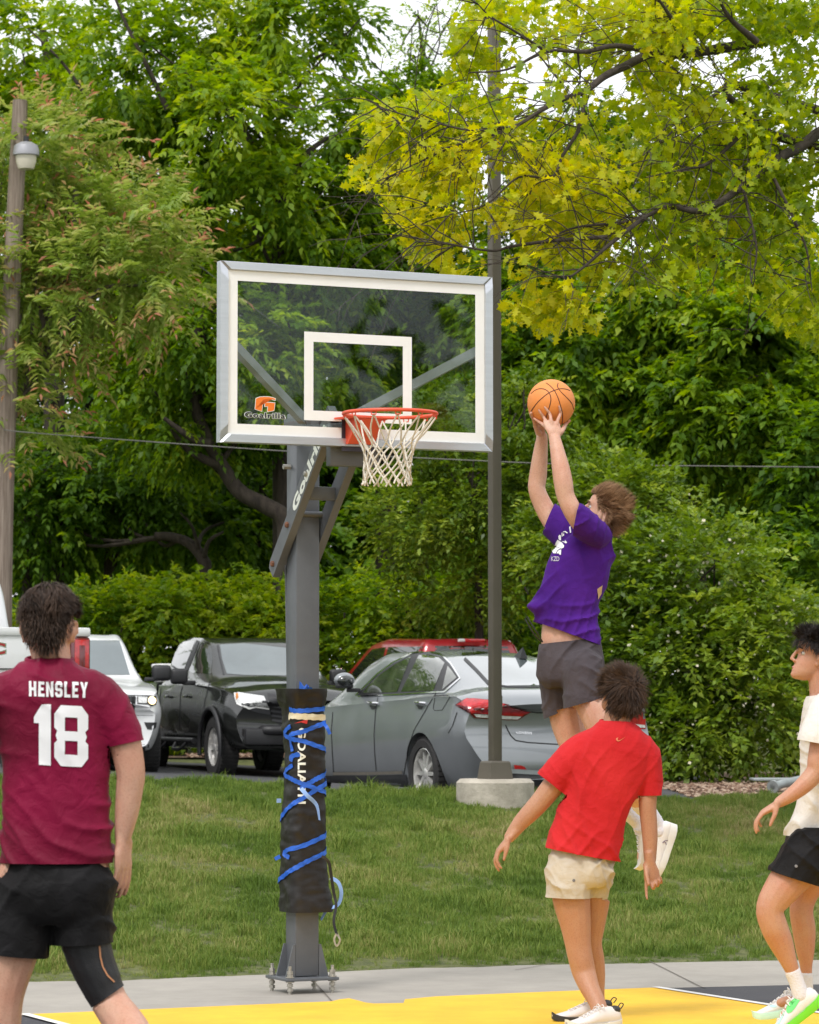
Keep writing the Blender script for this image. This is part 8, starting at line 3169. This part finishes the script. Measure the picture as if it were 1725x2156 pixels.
for x in (323, 538):
    a, n = sed.at(*C8(x - 24, 436), off=.012)
    b_, n = sed.at(*C8(x, 440), off=.034)
    c_, n = sed.at(*C8(x + 26, 441), off=.012)
    MB().tube(catmull([a, (a + b_) / 2 + n * .012, b_, (b_ + c_) / 2 + n * .012, c_], 3), [(.014, .014)] * 13, 8).build('door_handle', M_CHROME, sed.t, smooth=50, world=False)
    sed.px([[C8(*q) for q in ((x - 22, 446), (x + 10, 452), (x + 2, 466), (x - 12, 466))]], 'handle_recess', M_TRIM, .004, 6)
mp_, n = sed.at(*C8(248, 398))
mr = MB()
mc = mp_ + n * .16 + V((0, -.02, .07))
mr.sphere(mc, (.105, .075, .075), 14, 10)
mro = mr.build('mirror', M_GREY, sed.t, smooth=180, world=False)
MB().sphere(mc + V((0, -.035, -.005)), (.09, .055, .058), 12, 8).build('mirror_glass', M_AUTOG, mro, smooth=180, world=False)
MB().box(mp_ + n * .05 + V((0, 0, .02)), (.14, .04, .04), bev=.012).build('mirror_arm', M_TRIM, mro, smooth=40, world=False)
MB().box(mc + V((0, 0, -.055)), (.16, .10, .04), bev=.015).build('mirror_base', M_TRIM, mro, smooth=40, world=False)
fp_, n = sed.at(*C8(985, 232))
MB().raw([fp_ + V(q) for q in ((-.045, .09, -.01), (.045, .09, -.01), (.04, -.09, -.01), (-.04, -.09, -.01), (0, -.07, .10), (0, -.02, .08))], [(0, 1, 5), (1, 2, 4, 5), (2, 3, 4), (3, 0, 5, 4), (3, 2, 1, 0)]).build('antenna_fin', M_TRIM, sed.t, world=False)
for sx in (-1, 1):
    MB().tube([V((sx * .55, -2.40, .30)), V((sx * .55, -2.25, .30))], [(.07, .035)] * 2, 12).build('exhaust_tip', M_CHROME, sed.t, smooth=40, world=False)

# black pickup: front and side
blk.px([[CT(*q) for q in ((985, 165), (1250, 150), (1660, 195), (2000, 230), (2080, 500), (1650, 500), (1240, 494), (1060, 480), (1010, 330))]], 'windscreen', M_SCREEN, .004, 8)
blk.line([CT(*q) for q in ((962, 170), (985, 300), (1030, 488))], 3, 'windscreen_trim', M_TRIMG, off=.006)
blk.px([[CT(*q) for q in ((540, 150), (600, 132), (722, 122), (665, 260), (598, 438), (520, 410), (462, 370))], [CT(*q) for q in ((780, 142), (840, 148), (885, 190), (900, 250), (905, 330), (890, 480), (700, 470), (650, 450))]], 'side_window', M_AUTOG, .004, 8)
blk.line([CT(*q) for q in ((752, 122), (700, 250), (618, 450))], 7, 'window_pillar', M_TRIMG, off=.006)
blk.line([CT(*q) for q in ((535, 140), (490, 250), (442, 375), (515, 425), (620, 460))], 3, 'window_trim', M_TRIMG, off=.006)
for pts in (((620, 470), (560, 700), (548, 1080)), ((880, 540), (820, 800), (800, 1180)), ((375, 430), (340, 700), (330, 1080))):
    blk.line([CT(*q) for q in pts], 1.5, 'panel_gap', M_SEAML)
hl = blk.px([[CT(*q) for q in ((1140, 690), (1180, 676), (1470, 716), (1500, 770), (1535, 925), (1390, 896), (1210, 838), (1165, 800))]], 'headlight', M_TRIMG, .006, 6)
blk.px([[CT(*q) for q in ((1152, 696), (1185, 684), (1462, 724), (1512, 840), (1370, 836), (1310, 850), (1215, 826), (1172, 796))]], 'lens', M_LENS, .010, 6, hl)
blk.line([CT(*q) for q in ((1150, 690), (1160, 740), (1180, 805), (1300, 856), (1370, 838), (1515, 858))], 2.4, 'light_strip', M_WHT, off=.014)
blk.px([[CT(*q) for q in ((1158, 700), (1185, 694), (1190, 740), (1170, 770))]], 'amber_lens', mat('amber_lens', (.5, .18, .03), .2), .014, 6, hl)
blk.px([[CT(*q) for q in ((1500, 690), (1700, 720), (2100, 760), (2100, 1040), (1640, 1040), (1560, 990), (1540, 900))]], 'grille', M_TRIM, .005, 8)
for k in range(5):
    blk.line([CT(*q) for q in ((1520 + 6 * k, 770 + 52 * k), (1660, 790 + 52 * k), (2000, 820 + 50 * k))], 5, 'grille_bar', M_TRIMG, off=.02)
blk.line([CT(*q) for q in ((1180, 1012), (1400, 1022), (1630, 1050), (2000, 1070))], 4, 'bumper_trim', mat('gloss_black_trim', (.05, .05, .055), .2), off=.010)
fg_ = blk.px([[CT(*q) for q in ((1185, 1048), (1420, 1066), (1400, 1200), (1250, 1200), (1205, 1150))]], 'fog_lamp_surround', M_TRIMG, .006, 8)
blk.px([[CT(*q) for q in ((1225, 1075), (1405, 1090), (1385, 1190), (1265, 1188), (1222, 1145))]], 'fog_grille', M_WELL, .010, 8, fg_)
for k in range(4):
    blk.line([CT(*q) for q in ((1240, 1090 + 26 * k), (1395, 1100 + 26 * k))], 2.2, 'fog_grille_bar', M_TRIMG, off=.016)
blk.px([[CT(*q) for q in ((1080, 1280), (1380, 1320), (1650, 1330), (2050, 1330), (2050, 1450), (1560, 1460), (1090, 1440))]], 'valance', M_TRIMG, .006, 8)
bm = text_bm('COLORADO', 1.0, None, bold=.02, spacing=1.1, sx=1.25)
wd = max(v.co.x for v in bm.verts) - min(v.co.x for v in bm.verts)
for v in bm.verts:
    x, y = v.co.x / wd, v.co.y
    v.co.x, v.co.y = CT(742 + x * 96, 926 + x * 18 - y * 26)


def bray(u, v):
    o = V((0, 0, HCAM))
    d = P(u, v, 17) - o
    return blk.Mi @ (o + d.normalized() * 20), (blk.Mi.to_3x3() @ d).normalized()


add('badge', project(bm, bray, blk.bvh, .006, 'badge'), M_CHROME, blk.t, world=False)
for sx in (1, -1):
    m_ = MB().box((sx * 1.06, .72, 1.27), (.22, .12, .20), bev=.04).build('mirror', M_TRIM, blk.t, smooth=50, world=False)
    MB().box((sx * .93, .74, 1.19), (.16, .06, .06), bev=.015).build('mirror_arm', M_TRIM, m_, smooth=40, world=False)
    st = MB().tube([V((sx * .98, -.95, .46)), V((sx * .98, 1.15, .46))], .038, 8)
    for y in (-.6, .35):
        st.tube(catmull([V((sx * .98, y, .45)), V((sx * 1.05, y + .08, .36)), V((sx * 1.06, y + .25, .35)), V((sx * 1.05, y + .42, .36)), V((sx * .98, y + .5, .45))], 4), .024, 6)
        st.box((sx * 1.03, y + .25, .355), (.10, .34, .02))
    st.build('side_step', M_TRIM, blk.t, smooth=50, world=False)
    # flared arch lip
    a_ = [V((sx * .955, 1.77 + .47 * math.cos(t), .40 + .47 * math.sin(t))) for t in np.linspace(-.25, math.pi + .25, 22)]
    MB().tube(a_, [(.035, .03)] * 22, 8).build('arch_trim', M_TRIM, blk.t, smooth=50, world=False)
    for y in (-.02, .86):
        MB().box((sx * .935, y - .30, 1.02), (.035, .17, .035), bev=.012).build('door_handle', M_BLKP, blk.t, smooth=40, world=False)
MB().tube(catmull([V((-.5, 2.52, .60)), V((-.42, 2.66, .60)), V((.42, 2.66, .60)), V((.5, 2.52, .60))], 4), .06, 8).build('skid_bar', M_TRIM, blk.t, smooth=50, world=False)
MB().box((0, 2.60, .52), (1.5, .10, .20), bev=.03).build('front_bumper', M_TRIM, blk.t, smooth=40, world=False)
tb = thing('tool_box', 'pale truck tool box with a red sticker on the black pickup bed', 'tool box', blk.M @ V((0, -1.20, 1.21)), R(199.5))
MB().box((0, 0, .10), (1.66, .42, .20), bev=.03).build('case', M_WHT, tb, smooth=40, world=False)
MB().box((0, 0, .22), (1.70, .46, .05), bev=.018).build('lid', M_WHT, tb, smooth=40, world=False)
MB().box((.66, .215, .10), (.14, .012, .08)).build('sticker', mat('red_sticker', (.42, .10, .09), .5), tb, world=False)
MB().box((.836, .0, .10), (.012, .18, .08)).build('sticker', MATS['red_sticker'], tb, world=False)

# white suv: nose
def CJ(x, y):
    return CT(x, y)
jeep.patch([[(-.66, 1.22), (.66, 1.22), (.60, 1.66), (-.60, 1.66)]], end_ray(1), 'windscreen', M_SCREEN, .004, .1)
jeep.patch([[(1.05, 1.17), (.05, 1.17), (.05, 1.62), (.42, 1.61)], [(-.03, 1.17), (-1.0, 1.17), (-1.0, 1.64), (-.03, 1.63)]], side_ray(1), 'side_window', M_AUTOG, .004, .1)
jeep.patch([[(1.05, 1.17), (.05, 1.17), (.05, 1.62), (.42, 1.61)], [(-.03, 1.17), (-1.0, 1.17), (-1.0, 1.64), (-.03, 1.63)]], side_ray(-1), 'side_window', M_AUTOG, .004, .1)
hl = jeep.px([[CT(*q) for q in ((85, 728), (290, 724), (300, 770), (290, 815), (240, 832), (205, 814), (88, 806))]], 'headlight', M_TRIM, .006, 5)
jeep.px([[CT(*q) for q in ((96, 735), (196, 734), (190, 800), (98, 798))]], 'lens', M_LENS, .010, 5, hl)
jeep.px([[CT(244 + 40 * math.cos(t), 772 + 42 * math.sin(t)) for t in np.linspace(0, 6.283, 20)[:-1]]], 'lamp', M_LAMPON, .014, 5, hl)
jeep.px([[CT(*q) for q in ((-400, 722), (66, 722), (76, 740), (60, 888), (-400, 888))]], 'grille', M_TRIM, .006, 6)
for k in range(8):
    x = 48 - 56 * k
    jeep.px([[CT(*q) for q in ((x - 20, 735), (x + 12, 735), (x + 4, 876), (x - 24, 876))]], 'grille_slot', M_WELL, .012, 6)
jeep.px([[CT(*q) for q in ((162, 1004), (300, 1006), (288, 1060), (262, 1084), (198, 1080))]], 'fog_lamp', M_TRIM, .006, 6)
jeep.px([[CT(*q) for q in ((-400, 1244), (145, 1246), (296, 1240), (292, 1420), (-400, 1420))]], 'valance', M_TRIM, .006, 8)
jeep.line([CT(*q) for q in ((-300, 712), (60, 712), (200, 716), (290, 722))], 1.6, 'panel_gap', M_SEAML)
jeep.line([CT(*q) for q in ((-300, 930), (60, 930), (300, 930))], 1.4, 'panel_gap', mat('soft_grey_gap', (.3, .3, .31), .5))
for sx in (-1, 1):
    m_ = MB().box((sx * 1.09, .78, 1.25), (.24, .14, .20), bev=.045).build('mirror', M_TRIM, jeep.t, smooth=50, world=False)
    MB().box((sx * .95, .80, 1.17), (.16, .06, .05), bev=.015).build('mirror_arm', M_TRIM, m_, smooth=40, world=False)

# ---------------- grey metal lying on the planting bed at the edge
pipe = thing('metal_pipe', 'grey metal pipe lying on a flat plate beside the flowering shrub', 'pipe', P(1665, 1662, 34))
MB().tube([P(1628, 1657, 33.6), P(1650, 1650, 33.8), P(1740, 1630, 34.6)], .045, 12).build('pipe', mat('grey_green_metal', (.30, .33, .33), .5, metal=.3), pipe, smooth=50)
MB().lathe([(.065, 0), (.065, .04), (.03, .04), (.03, 0)], P(1627, 1657, 33.6), (P(1650, 1650, 33.8) - P(1628, 1657, 33.6)), seg=16).build('flange', MATS['grey_green_metal'], pipe, smooth=40)
MB().box(P(1655, 1641, 34.8), (.72, .5, .025), bev=.006).build('plate', MATS['grey_green_metal'], pipe, smooth=40)
